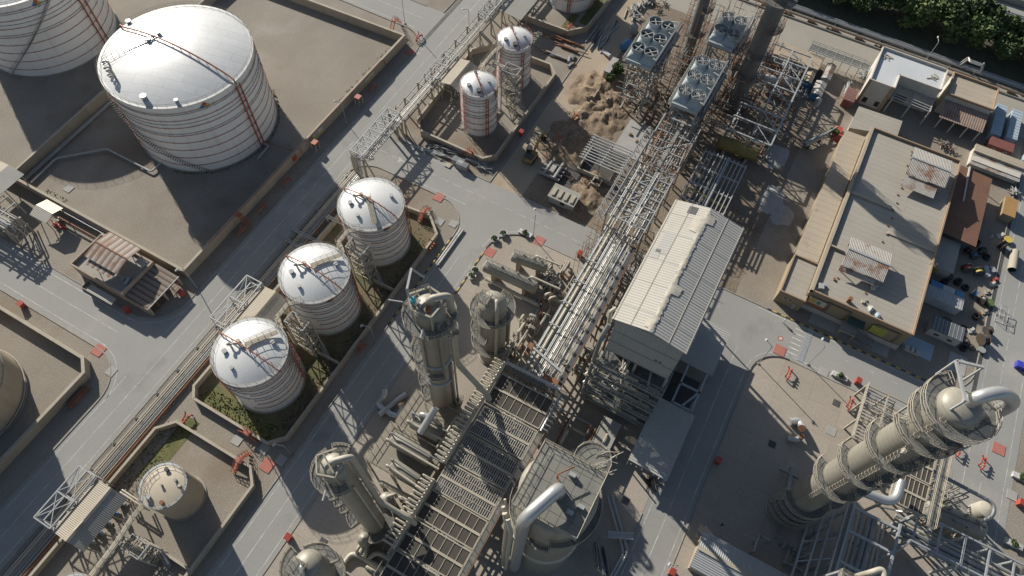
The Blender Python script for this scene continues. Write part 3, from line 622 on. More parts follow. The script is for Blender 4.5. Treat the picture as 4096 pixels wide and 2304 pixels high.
# three sheds with truss gantries beside them
def shed(x0, x1, label, trusslabel, roofm, tall=False, z1=7.5):
    T = thing('truss_gantry', trusslabel, 'gantry', ((x0+x1)/2, 84, 0))
    truss(T, x0+.2, x1+.2, 82., 86.1, 4.4 if not tall else 5.4, z1, 2)
    for x in (x0+.2, (x0+x1)/2, x1+.2):
        for y in (82., 86.1): MB().beam((x, y, 0), (x, y, 4.4 if not tall else 5.4), .26).build('leg', M['whitesteel'], T)
    S = thing('open_shed', label, 'shed', ((x0+x1)/2, 78.2, 0))
    n = 4
    for k in range(n):
        x = x0+.5+(x1-x0-1)*k/(n-1)
        for y in (81.2, 75.1): MB().beam((x, y, 0), (x, y, 6.2), .25).build('post', M['beigesteel'], S)
        b = MB(); b.beam((x, 81.6, 6.7), (x, 78.2, 7.35), .2); b.beam((x, 78.2, 7.35), (x, 74.9, 6.0), .2); b.beam((x, 81.2, 6), (x, 75.1, 5.9), .16); b.build('rafter', M['beigesteel'], S)
    MB().slab([(x0, 81.8, 6.9), (x0, 77.8, 7.62), (x1, 77.8, 7.62), (x1, 81.8, 6.9)], .08).build('roof_slope', M[roofm[0]], S)
    MB().slab([(x0, 77.8, 7.6), (x0, 74.6, 6.1), (x1, 74.6, 6.1), (x1, 77.8, 7.6)], .08).build('roof_slope', M[roofm[1]], S)
    b = MB(); b.slab([(x0-.05, 78.3, 7.6), (x0-.05, 77.8, 7.7), (x1+.05, 77.8, 7.7), (x1+.05, 78.3, 7.6)], .04); b.slab([(x0-.05, 77.8, 7.7), (x0-.05, 77.35, 7.47), (x1+.05, 77.35, 7.47), (x1+.05, 77.8, 7.7)], .04); b.build('ridge_cap', M['wallcap'], S)
    # pumps and pipework under the roof
    for k in range(5):
        x = x0+1.4+k*(x1-x0-2.8)/4
        pm = thing('pump', f'pump set {["at near end", "second from near end", "in the middle", "second from far end", "at far end"][k]} of shed: {label[:28].strip()}', 'pump', (x, 77.6, 0))
        b = MB(); b.box(x-.4, 76.8, 0, x+.4, 79, .35); b.build('plinth', M['kerb'], pm)
        b = MB(); b.capsule((x, 77., .75), (x, 77.9, .75), .32, 10); b.build('motor', M['blue' if k % 2 else 'pipegrey'], pm)
        b = MB(); b.cyl(x, 78.5, .35, 1.1, .38, 10); b.tube([(x, 78.5, 1.1), (x, 78.5, 3.4), (x, 81.5, 3.4), (x, 84.3, 3.4), (x, 84.3, .8)], .13, 6, .3); b.build('casing', M['pipe'], pm)
    return S
shed(-17.7, -6.8, 'grey corrugated shed beside the beige tank, loose flap on its ridge', 'white truss gantry alongside the shed near the bottom left corner', ('shedroof', 'shedroofg'))
shed(30., 42.1, 'beige corrugated shed between two of the cone roofed tanks', 'white truss gantry over pipes, alongside shed between cone roofed tanks', ('shedroof', 'shedroofg'))
shed(115.8, 126.3, 'beige corrugated shed behind the nearer slim white tank', 'white truss gantry with two bays beside shed near slim tanks', ('shedroof', 'shedroofg'), True)
mb = MB(); mb.slab([(-15.6, 78., 7.72), (-15.6, 77.6, 8.1), (-13.6, 77.6, 7.9), (-13.6, 78., 7.72)], .03); T = solo(mb, 'loose_ridge_sheet', M['wallcap'], 'bent loose ridge sheet lifting on top of the grey shed', 'sheet', (-14.6, 77.8, 7.7))
T = thing('open_shed', 'pale corrugated roof slice at the top edge beside tank in grass', 'shed', (152, 78, 0))
MB().slab([(150, 81.8, 6.7), (150, 74.6, 6.1), (160, 74.6, 6.1), (160, 81.8, 6.7)], .1).build('roof_slope', M['shedroofg'], T)
for x in (150.5, 155, 159.5):
    for y in (81.2, 75.2): MB().beam((x, y, 0), (x, y, 6.1), .25).build('post', M['beigesteel'], T)
# overhead pipes crossing the low run to the tanks
for i, (x, y0, y1) in enumerate(((59.3, 79.2, 88.5), (56., 80.6, 88.4), (66.5, 78., 83.4), (-6.5, 72.3, 78.5))):
    T = thing('overhead_pipes', ('pair of grey pipes bridging the low run by the grass plot, nearer crossing', 'second pair of grey pipes bridging the low run, nearer middle tank', 'single pipe loop over yellow lit wall beside the crossing tank', 'pair of beige pipes from shed to the beige tank')[i], 'pipes', (x, y0, 0))
    for d in (-.25, .25): MB().tube([(x+d, y0, .6), (x+d, y0, 3.), (x+d, y1, 3.), (x+d, y1, 1.)], .17, 8, .5).build('pipe', M['pipegrey' if i < 2 else 'pipe'], T)
    b = MB(); b.beam((x-.5, y1-.6, 0), (x-.5, y1-.6, 2.8), .2); b.beam((x+.5, y1-.6, 0), (x+.5, y1-.6, 2.8), .2); b.beam((x-.7, y1-.6, 2.75), (x+.7, y1-.6, 2.75), .2); b.build('support', M['greysteel'], T)
# ---------------------------------------------------------------- stair towers and gangways between tanks
def tower(x0, x1, y0, y1, h, label, links, ztop):
    T = thing('stair_tower', label, 'stair tower', ((x0+x1)/2, y0, 0))
    for x in (x0, x1):
        for y in (y0, y1):
            o = .25 if y == y0 else 0
            MB().beam((x, y-o, 0), (x, y, h), .24).build('leg', M['whitesteel'], T)
    for z in [h*k/5 for k in range(1, 6)]:
        b = MB(); b.beam((x0, y0, z), (x1, y0, z), .2); b.beam((x0, y1, z), (x1, y1, z), .16); b.beam((x0, y0, z), (x0, y1, z), .16); b.beam((x1, y0, z), (x1, y1, z), .16)
        b.build('ring_beam', M['whitesteel'] if z > h-.1 else M['beigesteel'], T)
    b = MB()
    for k in range(5):
        z = h*k/5; e = h*(k+1)/5
        b.beam((x0, y0, z), (x0, y1, e), .12); b.beam((x1, y1, z), (x1, y0, e), .12); b.beam((x0, y0, z), (x1, y0, e), .12); b.beam((x1, y1, z), (x0, y1, e), .12)
    b.build('bracing', M['beigesteel'], T)
    for k in range(4):
        ya, yb = (y0+.4, y1-.4) if k % 2 else (y1-.4, y0+.4); z = ztop*k/4; f = MB()
        xc = x0+(x1-x0)*(.3 if k % 2 else .7)
        for s in (-.45, .45): f.beam((xc+s, ya, z), (xc+s, yb, z+ztop/4), .08, .22)
        for j in range(12): q = (j+.5)/12; f.box(xc-.45, ya+(yb-ya)*q-.13, z+ztop/4*q, xc+.45, ya+(yb-ya)*q+.13, z+ztop/4*q+.05)
        f.rail([(xc-.45, ya, z), (xc-.45, yb, z+ztop/4)], 1., 1.5, .035); f.rail([(xc+.45, ya, z), (xc+.45, yb, z+ztop/4)], 1., 1.5, .035)
        f.build('stair_flight', M['beigesteel'], T)
        g = MB(); yl = yb-.5 if yb < ya else yb-.1; g.box(x0, yl, z+ztop/4-.08, x1, yl+.6, z+ztop/4); g.build('landing', M['grate'], T)
    f = MB(); xa, ya = x1-.6, y0-.3
    for j in range(10): q = j/10; f.box(xa-.1-q*1.4+.0, ya-.45-q*2.2, 2.2-2.2*q, xa+.8-q*1.4, ya-.2-q*2.2, 2.26-2.2*q)
    f.rail([(xa-.1, ya, 2.3), (xa-1.5, ya-2.4, .1)], 1., 1.4, .04); f.rail([(xa+.8, ya, 2.3), (xa-.6, ya-2.4, .1)], 1., 1.4, .04); f.build('foot_stair', M['whitesteel'], T)
    g = MB(); rl = MB()
    for pts in links:
        for a, b in zip(pts, pts[1:]):
            a = Vector(a); b = Vector(b); d = (b-a).normalized(); s = Vector((-d.y, d.x, 0))*.55
            g.slab([a-s, b-s, b+s, a+s], .14)
        for q in (-.55, .55):
            L = []
            for i, p in enumerate(pts):
                p = Vector(p); d = (Vector(pts[min(i+1, len(pts)-1)])-Vector(pts[max(i-1, 0)])).normalized(); L.append(p+Vector((-d.y, d.x, 0))*q)
            rl.rail(L, 1.1, 1.5, .045)
    g.build('gangway', M['wallcap'], T); rl.build('gangway_rail', M['beigesteel'], T)
    return T
tower(56.9, 59.5, 64.2, 68.6, 13.2, 'white framed stair tower between the crossing tank and the middle tank', [[(54.4, 67.2, 15), (56.2, 69.6, 14.9), (59.7, 69.6, 14.9), (61.4, 67.5, 15)]], 12.6)
tower(35.7, 38.3, 64.2, 68.8, 13.0, 'white framed stair tower between the middle tank and the numbered tank', [[(33.4, 67.2, 15), (35.2, 69.6, 14.9), (38.7, 69.6, 14.9), (40.5, 67.5, 15)]], 12.6)
tower(121.4, 124.6, 61., 65.2, 14.2, 'white framed stair tower standing between the two slim tanks', [[(118.2, 69.2, 14.6), (120.4, 70.2, 14.4), (126.6, 70.2, 14.4), (129, 69.4, 14.6)], [(123, 65.4, 14), (123, 70.2, 14.3)]], 13.2)
tower(-13.8, -11., 64.4, 68.4, 7.6, 'white framed stair tower on splayed legs by the beige tank', [[(-5.9, 69.4, 9.6), (-8.6, 70.2, 8.2), (-13.2, 69.6, 8.), (-19.8, 69.4, 8.)], [(-12.4, 68.3, 7.8), (-12.4, 69.8, 7.9)]], 7.)
T = thing('tank_stair', 'grey stair flight climbing the left side of the farther slim tank', 'stair', (129, 73, 8))
f = MB(); a = Vector((126.6, 70.4, 9.)); e = Vector((130.6, 71.3, 14.4)); d = Vector((e.x-a.x, e.y-a.y, 0)).normalized(); s = Vector((-d.y, d.x, 0))*.5
for q in (-1, 1): f.beam(a+s*q, e+s*q, .08, .25); f.rail([a+s*q, e+s*q], 1., 1.5, .04)
for k in range(15): p = a+(e-a)*(k/15); f.obox((p.x, p.y, p.z), .28, 1., .06, math.atan2(d.y, d.x))
f.build('stair_flight', M['whitesteel'], T); g = MB(); g.box(123, 69.6, 8.85, 126.8, 71.2, 9.); g.build('landing', M['grate'], T)
# ---------------------------------------------------------------- pipework in the big tank yard
T = thing('yard_pipe', 'white pipe zigzagging over gravel to the base of the largest tank', 'pipe', (50, 150, 0))
MB().tube([(39., 154.6, .7), (47.8, 155.3, .7), (56.6, 146.6, .7), (56.6, 131.4, .7), (60.4, 131.4, .7)], .24, 8, .8).build('pipe', M['whitesteel'], T)
for p in ((43, 155), (52, 151), (56.6, 141), (56.6, 134)): MB().obox((p[0], p[1], 0), .5, .5, .5).build('support', M['kerb'], T)
T = thing('yard_pipe', 'twin white pipes along the wall dividing the largest tanks', 'pipe', (55, 157, 0))
for d in (0, .55): MB().tube([(38.5, 156.5+d, .7), (70, 157.6+d, .7), (73, 152, .7)], .17, 7, .8).build('pipe', M['whitesteel'], T)
T = thing('yard_pipe', 'white pipe stub at the foot of the largest tank, by the red riser', 'pipe', (78, 113, 0))
MB().tube([(78.4, 113.6, .6), (78.4, 111.4, .6), (73.5, 111.0, .6)], .28, 8, .7).build('pipe', M['whitesteel'], T)
T = thing('fire_pipe', 'thin red pipe from largest tank to the roadside wall', 'pipe', (80, 108, 0)); MB().tube([(79.2, 113.6, .5), (80.5, 103., .6), (80.5, 102.2, 2.6), (80.5, 101.5, .4)], .1, 6).build('pipe', M['redpipe'], T)
T = thing('fire_pipe', 'red pipe along the coping of the long roadside wall', 'pipe', (85, 102.4, 3)); MB().tube([(46, 102.35, 3.12), (118, 102.3, 3.12), (119, 102.1, 2.9), (119, 101.9, .5), (119.4, 100.8, .3)], .1, 6, .3).build('pipe', M['redpipe'], T)
T = thing('cable_tray', 'ladder cable tray between the gravel yard wall and the rusty roofed building', 'cable tray', (36.8, 132, 0))
f = MB()
for s in (-.35, .35): f.beam((36.6+s, 124.5, 2.), (36.6+s, 146, 2.), .08, .16)
for k in range(30): f.beam((36.2, 124.6+k*.72, 2.), (37., 124.6+k*.72, 2.), .07)
f.build('tray', M['galv'], T); b = MB(); b.box(34.6, 124, 1.2, 34.9, 140, 1.5); b.build('rail', M['rust'], T)
# ---------------------------------------------------------------- rusty roofed switch building and its yard at the left
T = thing('switch_building', 'small building with parapet and a streaked rusty canopy standing on its flat roof', 'building', (30.5, 116, 0))
M['pinkwall'] = mat('stained_wall', (.36, .29, .23), (.29, .23, .18), .3, .9, fine=4, fa=.2, streak=((.17, .11, .08), .6, .8))
MB().box(25.7, 108.6, 0, 35.3, 124.2, 4.2).build('wall', M['pinkwall'], T)
MB().box(26., 108.9, 4.2, 35., 123.9, 4.24).build('roof', mat('flat_roof', (.33, .31, .27), (.26, .245, .215), .2, .9, fa=.2, stain=[((.18, .15, .12), .2, .58, .5)]), T)
b = MB(); b.box(25.6, 108.5, 4.2, 26., 124.3, 5.); b.box(35., 108.5, 4.2, 35.4, 124.3, 5.); b.box(26., 108.5, 4.2, 35., 108.95, 5.02); b.box(26., 123.95, 4.2, 35., 124.3, 5.02); b.build('parapet', M['pinkwall'], T)
b = MB(); b.slab([(32.2, 111.2, 8.3), (32.2, 120.8, 8.3), (28.3, 120.8, 7.5), (28.3, 111.2, 7.5)], .06); b.slab([(28.6, 111.8, 7.), (28.6, 119.6, 7.), (27., 119.6, 6.7), (27., 111.8, 6.7)], .06); b.build('canopy_slope', M['rustroof'], T)
MB().slab([(32.2, 120.8, 8.3), (32.2, 111.2, 8.3), (35.9, 111.2, 7.5), (35.9, 120.8, 7.5)], .06).build('canopy_slope', M['rustroof'], T)
MB().box(32.05, 111.2, 8.3, 32.35, 120.8, 8.38).build('ridge', M['rust'], T)
for x in (28.8, 35.2):
    for y in (111.8, 116, 120.2): MB().beam((x, y, 4.2), (x, y, 7.5), .14).build('post', M['greysteel'], T)
for (x, y) in ((33.9, 109.8), (33., 109.5), (28.3, 109.9), (29.2, 110.2), (28.8, 111.3)):
    MB().obox((x, y, 4.24), .9, .7, .8, .3).build('air_unit', M['whitesteel'], T)
MB().slab([(34.6, 110.9, 6.3), (33.0, 110.9, 6.3), (33.0, 108.8, 5.6), (34.6, 108.8, 5.6)], .05).build('loose_sheet', M['shedroofg'], T)
A = thing('car_port', 'open bay shelter with rust striped roof, wooden gates on its road side', 'shelter', (30.5, 105, 0))
MB().slab([(25.9, 108.4, 4.), (25.9, 102., 3.3), (35.6, 102., 3.3), (35.6, 108.4, 4.)], .1).build('roof', M['rustroof'], A) if False else MB().slab([(25.9, 102., 3.3), (35.6, 102., 3.3), (35.6, 108.4, 4.), (25.9, 108.4, 4.)], .1).build('roof', mat('rust_striped_roof', (.23, .19, .15), (.19, .155, .125), .4, .8, fa=.2, wave=(0, 1.25, (.10, .05, .03), .9), stain=[((.33, .28, .2), .4, .6, .5)]), A)
MB().beam((25.8, 101.95, 3.3), (35.7, 101.95, 3.3), .16, .22).build('gutter', M['whitesteel'], A)
MB().box(25.7, 102.1, 0, 25.95, 108.5, 3.3).build('side_wall', M['pinkwall'], A)
for x in (26.1, 30.7, 35.3): MB().box(x-.25, 102.1, 0, x+.25, 102.6, 3.25).build('pillar', M['wall'], A)
for x in (28.3, 33.):
    g = MB()
    for q in (-1.9, -.1, .1, 1.9): g.beam((x+q, 102.3, .1), (x+q, 102.3, 2.6), .1)
    for z in (.3, 1.4, 2.5): g.beam((x-1.9, 102.3, z), (x-.1, 102.3, z), .08); g.beam((x+.1, 102.3, z), (x+1.9, 102.3, z), .08)
    g.build('gate', M['rust'], A)
S = thing('lean_to', 'narrow lean-to sheet roof beside the road at the switch building', 'lean-to', (24., 114, 0))
MB().slab([(22.9, 110.5, 2.4), (24.6, 110.5, 2.6), (24.6, 118.2, 2.6), (22.9, 118.2, 2.4)], .06).build('roof', M['shedroofg'], S)
for y in (111, 114.4, 117.8): MB().beam((23.1, y, 0), (23.1, y, 2.4), .1).build('post', M['greysteel'], S)
b = MB()
for (x0, y0, x1, y1) in ((23.2, 118.8, 23.35, 121.4), (25.2, 118.8, 25.35, 121.4), (23.35, 121.25, 25.2, 121.4), (23.35, 118.8, 25.2, 118.95)): b.box(x0, y0, 0, x1, y1, .6)
solo(b, 'low_pit', M['wallcap'], 'small open low walled pit beside the lean-to roof', 'pit', (24.2, 120, 0))
# sheds and pipe rack at the left edge
S = thing('open_shed', 'pale corrugated shed roof at the left edge beside gravel yard', 'shed', (33, 158, 0))
MB().slab([(38.8, 153., 5.2), (38.8, 157.6, 6.), (27., 157.6, 6.), (27., 153., 5.2)], .08).build('roof_slope', M['shedroofg'], S); MB().slab([(38.8, 157.6, 6.), (38.8, 162, 5.2), (27., 162, 5.2), (27., 157.6, 6.)], .08).build('roof_slope', M['shedroof'], S)
for x in (38.2, 33, 28):
    for y in (153.4, 161.6): MB().beam((x, y, 0), (x, y, 5.2), .2).build('post', M['beigesteel'], S)
S = thing('open_shed', 'small shiny corrugated shed with a middle ridge, beside ladder tray', 'shed', (33.8, 141.3, 0))
M['shinyroof'] = mat('shiny_sheet_roof', (.46, .42, .35), (.38, .345, .285), .3, .35, .3, fa=.15, wave=(1, .5, (.3, .27, .22), .5))
MB().slab([(36.5, 138.6, 3.8), (36.5, 144, 3.8), (33.8, 144, 4.7), (33.8, 138.6, 4.7)], .07).build('roof_slope', M['shinyroof'], S); MB().slab([(33.8, 138.6, 4.7), (33.8, 144, 4.7), (31.2, 144, 3.8), (31.2, 138.6, 3.8)], .07).build('roof_slope', M['shedroofg'], S)
for x in (31.6, 36.1):
    for y in (139, 143.6): MB().beam((x, y, 0), (x, y, 3.8), .16).build('post', M['beigesteel'], S)
for k, (x, y, c) in enumerate(((33, 139.8, 'red'), (34.6, 140, 'pipegrey'), (33.4, 138, 'red'))):
    b = MB(); b.obox((x, y, 0), .9, 1.5, .4); b.capsule((x, y-.5, .8), (x, y+.4, .8), .35, 10); b.tube([(x, y+.5, .8), (x, y+.5, 2.2), (x-1.5, y+.5, 2.2)], .1, 6, .2)
    solo(b, 'fire_pump', M[c], ('red pump under the shiny shed, nearer road', 'grey pump under the shiny shed', 'red pump just outside the shiny shed, nearest viewer')[k], 'pump', (x, y, 0))
T = thing('pipe_rack', 'tall steel rack full of pale pipes at the left edge, end frame towards road', 'pipe rack', (28, 147, 0))
for y in (142.6, 148, 154, 160, 166):
    for x in (24.6, 28.9): MB().beam((x, y, 0), (x, y, 6.4), .34).build('column', M['beigesteel'], T)
    for z in (3.4, 6.2): MB().beam((24.3, y, z), (29.2, y, z), .3).build('beam', M['beigesteel'], T)
b = MB(); b.beam((24.6, 142.6, 0), (28.9, 142.6, 3.4), .16); b.beam((28.9, 142.6, 0), (24.6, 142.6, 3.4), .16); b.beam((24.6, 142.6, 3.4), (28.9, 142.6, 6.2), .16); b.build('bracing', M['beigesteel'], T)
for x, z, r, m in ((25, 6.7, .2, 'pipe'), (25.6, 6.65, .15, 'pipegrey'), (26.1, 6.7, .2, 'alu'), (26.8, 6.75, .25, 'pipe'), (27.5, 6.65, .14, 'pipegrey'), (28.1, 6.7, .2, 'pipe'), (28.6, 6.6, .1, 'alu'), (25.2, 3.8, .2, 'pipe'), (26, 3.75, .15, 'pipegrey'), (26.9, 3.8, .2, 'alu'), (27.8, 3.75, .15, 'pipe')):
    MB().tube([(x, 200, z), (x, 143.2, z), (x, 142.4, z), (x, 142.4, z-2.4)], r, 7, .5).build('pipe', M[m], T)
for i, (y, z) in enumerate(((146.5, 5.2), (149., 5.6), (151, 5))):
    MB().tube([(24, y, z+1.5), (31.5, y, z+1.5), (31.5, y, z-3)], .18, 7, .4).build('pipe', M['pipe' if i else 'alu'], T)
# ================================================================ tall process columns
def ring_deck(mb, x, y, z, r0, r1, a0, a1, seg=None, th=.12):
    seg = seg or max(4, int(abs(a1-a0)/(2*PI)*40)); vs = []
    for k in range(seg+1):
        a = a0+(a1-a0)*k/seg
        for r, zz in ((r0, z), (r1, z), (r1, z-th), (r0, z-th)): vs.append((x+r*math.cos(a), y+r*math.sin(a), zz))
    fs = []
    for k in range(seg):
        i = 4*k
        for q in range(4): fs.append((i+q, i+(q+1) % 4, i+4+(q+1) % 4, i+4+q))
    fs += [(0, 3, 2, 1), (4*seg, 4*seg+1, 4*seg+2, 4*seg+3)]
    mb.add(vs, fs); return mb
def column(label, x, y, r, h, plats, dome=.55, skirt=None, m='column', cat='column', rails='beigesteel', bands=None):
    T = thing('process_column', label, cat, (x, y, 0)); b = MB()
    prof = [((skirt or r)+.3, 0), ((skirt or r)+.3, .4), (skirt or r, .45), (skirt or r, 3.), (r, 4.2)] + [(r, 4.2+(h-r*dome-4.2)*k/5) for k in range(1, 6)]
    prof += [(max(.001, r*math.cos(k/6*PI/2)), h-r*dome+r*dome*math.sin(k/6*PI/2)) for k in range(1, 7)]
    b.lathe(x, y, prof, 48); b.build('shell', M[m], T)
    for (z, w, a0, a1) in plats:
        a0 = math.radians(a0); a1 = math.radians(a1); full = abs(a1-a0) > 6.2
        mb = MB(); ring_deck(mb, x, y, z, r+.12, r+w, a0, a1)
        n = max(2, int(abs(a1-a0)/.5))
        for k in range(n+1):
            a = a0+(a1-a0)*k/n; c, s = math.cos(a), math.sin(a)
            mb.beam((x+r*c, y+r*s, z-.2), (x+(r+w)*c, y+(r+w)*s, z-.2), .12, .18); mb.beam((x+r*c, y+r*s, z-1.3), (x+(r+w*.9)*c, y+(r+w*.9)*s, z-.25), .1)
        pl = mb.build('platform', M['grate'], T)
        rl = MB(); rl.arcrail(x, y, z, r+w, a0, a0+2*PI if full else a1, 1.15, max(5, int(abs(a1-a0)*(r+w)/1.3)), .05)
        if not full:
            for a in (a0, a1): rl.rail([(x+(r+.2)*math.cos(a), y+(r+.2)*math.sin(a), z), (x+(r+w)*math.cos(a), y+(r+w)*math.sin(a), z)], 1.15, 1., .05)
        ring_deck(rl, x, y, z+.18, r+w-.02, r+w+.04, a0, a1, th=.2)
        rl.build('guard_rail', M[rails], pl)
    return T
def ladder(T, x, y, r, a, z0, z1): a = math.radians(a); MB().cage(x+(r+.25)*math.cos(a), y+(r+.25)*math.sin(a), z0, z1, a).build('caged_ladder', M['beigesteel'], T)
def pol(x, y, R, a, z): a = math.radians(a); return (x+R*math.cos(a), y+R*math.sin(a), z)
def davit(T, x, y, z, R, a, L=2.4):
    p = pol(x, y, R, a, z); q = pol(x, y, R+L, a, z+3.2); MB().tube([p, (p[0], p[1], z+3.2), q], .14, 6, .3).build('davit', M['whitesteel'], T)
HX, HY, HZ = 26.3, 23.1, 14.6                # air cooler header line
# A: tallest column left of the vessel
ax, ay, ar, ah = 39.6, 33.3, 2.5, 46.5
A = column('tall tan column with grated crown platform and a turquoise drum on top', ax, ay, ar, ah, [(42.6, 1.9, 60, 330), (30.2, 1.6, 85, 165), (24.6, 1.5, 80, 235), (17., 1.5, 95, 150), (10.5, 1.5, 95, 160), (6., 1.7, 60, 300), (36., 1.9, -60, 20)], skirt=2.9)
MB().tube([(ax+.2, ay-.2, ah-.4), (ax+.2, ay-.2, ah+1.5), (ax+2.4, ay-2.6, ah+1.5), (ax+2.4, ay-2.6, 22.), (ax+1.6, HY+.4, HZ+1.2), (ax+1.4, HY, HZ+.3)], .55, 12, 1.6).build('overhead_line', M['pipe'], A)
MB().tube([pol(ax, ay, ar+.45, -120, ah-2), pol(ax, ay, ar+.45, -120, 27.)], .26, 8).build('down_pipe', M['pipegrey'], A)
MB().tube([pol(ax, ay, ar+.4, 172, ah-4), pol(ax, ay, ar+.4, 172, 25.)], .3, 8).build('down_pipe', M['pipe'], A)
MB().tube([pol(ax, ay, ar+.4, -85, 26.4), pol(ax, ay, ar+.4, -85, 5.)], .26, 8).build('down_pipe', M['pipegrey'], A)
MB().tube([pol(ax, ay, ar+.6, -62, 34), pol(ax, ay, ar+.6, -62, 4.)], .2, 8).build('down_pipe', M['pipe'], A)
for z in (27., 19.):                          # pale bevelled stiffening belts
    MB().lathe(ax, ay, [(ar+.05, z-.35), (ar+.34, z-.2), (ar+.34, z+.2), (ar+.05, z+.35)], 40, math.radians(150), math.radians(310)).build('belt', M['galv'], A)
b = MB()
for (p, q) in (((-2.6, 1.2), (-.6, 3.2)), ((-.6, 3.2), (2.2, 1.)), ((-2.6, 1.2), (-2.2, -2.)), ((-2.2, -2.), (1.8, -2.4)), ((1.8, -2.4), (2.2, 1.))):
    b.beam((ax+p[0], ay+p[1], ah+1.), (ax+q[0], ay+q[1], ah+1.), .28)
for p in ((-2.6, 1.2), (-.6, 3.2), (2.2, 1.), (-2.2, -2.), (1.8, -2.4)): b.beam((ax+p[0], ay+p[1], ah-3.5), (ax+p[0], ay+p[1], ah+1.), .24)
b.build('top_frame', M['wallcap'], A)
b = MB(); b.beam((ax-.8, ay+3., ah-2), (ax-.8, ay+3., ah+3.2), .3); b.beam((ax-.8, ay+3., ah+3.2), (ax+2.6, ay+4.4, ah+3.2), .34); b.beam((ax+2.6, ay+4.4, ah+3.2), (ax+3.2, ay+2.6, ah+1.2), .26); b.build('hoist_beam', M['whitesteel'], A)
MB().rail([(ax-2.6, ay+1.2, ah+1), (ax-.6, ay+3.2, ah+1), (ax+2.2, ay+1, ah+1)], 1.1, 1.2, .05).build('top_rail', M['beigesteel'], A)
for (dx, dy, s) in ((-.9, -.6, .5), (.9, -1.3, .4), (-1.2, .8, .35)): MB().cyl(ax+dx, ay+dy, ah-1, ah+.7, s, 9).build('nozzle', M['rust' if s > .4 else 'pipegrey'], A)
ladder(A, ax, ay, ar, 140, 31.5, 41.5); ladder(A, ax, ay, ar, 120, 18, 24); ladder(A, ax, ay, ar, 100, 7, 16.5); davit(A, ax, ay, 42.6, 4., 110); davit(A, ax, ay, 42.6, 4., 200, 1.6)
b = MB(); b.cyl(0, 0, 0, 1.05, .42, 12); b.torus(0, 0, .35, .43, .03, 12, 4); b.torus(0, 0, .7, .43, .03, 12, 4)
x, y = ax-1.3, ay+1.8; q = MB(); q.v = [(p[0]+x, p[1]+y, p[2]+ah+1.05) for p in b.v]; q.f = b.f; q.sm = b.sm
b2 = MB(); b2.box(x-.9, y-.9, ah+.9, x+.9, y+.9, ah+1.02); b2.build('top_deck', M['grate'], A)
solo(q, 'plastic_drum', M['cyan'], 'turquoise drum standing on top of the tallest left column', 'drum', (x, y, ah+1.05))
# A2: squat domed vessel right of A
ex, ey, er, eh = 55.6, 30.7, 2.85, 25.4
A2 = column('squat domed tan vessel with a ring platform, right of the tall tan column', ex, ey, er, eh, [(21.2, 1.65, 60, 360), (13., 1.6, 100, 190), (7.5, 1.6, 95, 260)], .85)
b = MB(); b.box(ex-2.2, ey+.2, eh+.25, ex+.2, ey+2.4, eh+.37); b.build('box_deck', M['grate'], A2); b = MB(); b.rail([(ex-2.2, ey+.2, eh+.37), (ex+.2, ey+.2, eh+.37), (ex+.2, ey+2.4, eh+.37), (ex-2.2, ey+2.4, eh+.37)], 1.1, .8, .06, True, True); b.build('deck_rail', M['beigesteel'], A2)
for (dx, dy) in ((-2., .4), (0, .4), (0, 2.2), (-2., 2.2)): MB().beam((ex+dx, ey+dy, eh-1.6), (ex+dx, ey+dy, eh+.3), .14).build('deck_leg', M['beigesteel'], A2)
MB().tube([(ex-.3, ey-1., eh-.6), (ex-.3, ey-1, eh+1.2), (ex-2.3, ey-2.2, eh+.4), (ex-2.7, ey-2.4, 20), (ex-2.7, ey-2.4, 3)], .34, 9, .9).build('down_pipe', M['pipe'], A2)
for a, rr_ in ((-45, .3), (-30, .45), (-10, .25), (60, .3)): MB().tube([pol(ex, ey, er+.2, a, 19), pol(ex, ey, er+.8, a, 18.6), pol(ex, ey, er+.8, a, 3)], rr_, 8, .5).build('side_pipe', M['pipe'], A2)
MB().ball((*pol(ex, ey, er+.2, -170, 0)[:2], 20.), .7, .7, .7).build('manway', M['column'], A2)
ladder(A2, ex, ey, er, 150, 13, 20.8); ladder(A2, ex, ey, er, 120, 1, 12.5)
# B: column with saw-tooth platforms
cx, cy, cr, ch = 12.2, 31.8, 1.95, 45.
B = column('slender tan column with a saw tooth row of side platforms below its crown', cx, cy, cr, ch, [(41.4, 1.65, 60, 250), (41.4, 1.9, 5, 45), (34.5, 1.5, 90, 150), (30., 1.5, 90, 150), (25.5, 1.5, 90, 150), (20.5, 1.5, 90, 150), (13., 1.7, 75, 165), (4.5, 1.8, -160, 40), (22, 1.7, -40, 40)], skirt=2.5)
MB().tube([(cx, cy, ch-.3), (cx, cy, ch+1.3), (cx+2., cy-2., ch+1.3), (cx+2.1, cy-2.1, 19.6), (cx+2.3, HY+.6, 17.4), (cx+2.4, HY, HZ+.4)], .46, 10, 1.2).build('overhead_line', M['pipe'], B)
MB().tube([pol(cx, cy, cr+.35, -95, 38), pol(cx, cy, cr+.35, -95, 7)], .2, 8).build('down_pipe', M['pipe'], B)
MB().tube([pol(cx, cy, cr+.5, -20, 38), pol(cx, cy, cr+.5, -20, 6)], .26, 8).build('down_pipe', M['pipegrey'], B)
b = MB()
for (p, q) in (((-2.2, .8), (-.2, 2.4)), ((-.2, 2.4), (2., .6)), ((-2.2, .8), (-1.4, -1.6)), ((-1.4, -1.6), (.9, -1.2))): b.beam((cx+p[0], cy+p[1], ch+.8), (cx+q[0], cy+q[1], ch+.8), .22)
for p in ((-2.2, .8), (-.2, 2.4), (2., .6), (-1.4, -1.6)): b.beam((cx+p[0], cy+p[1], ch-3.4), (cx+p[0], cy+p[1], ch+.8), .18)
b.beam((cx-1., cy-1.2, ch+1.), (cx+.6, cy+1.9, ch+1.6), .24); b.build('top_frame', M['wallcap'], B)
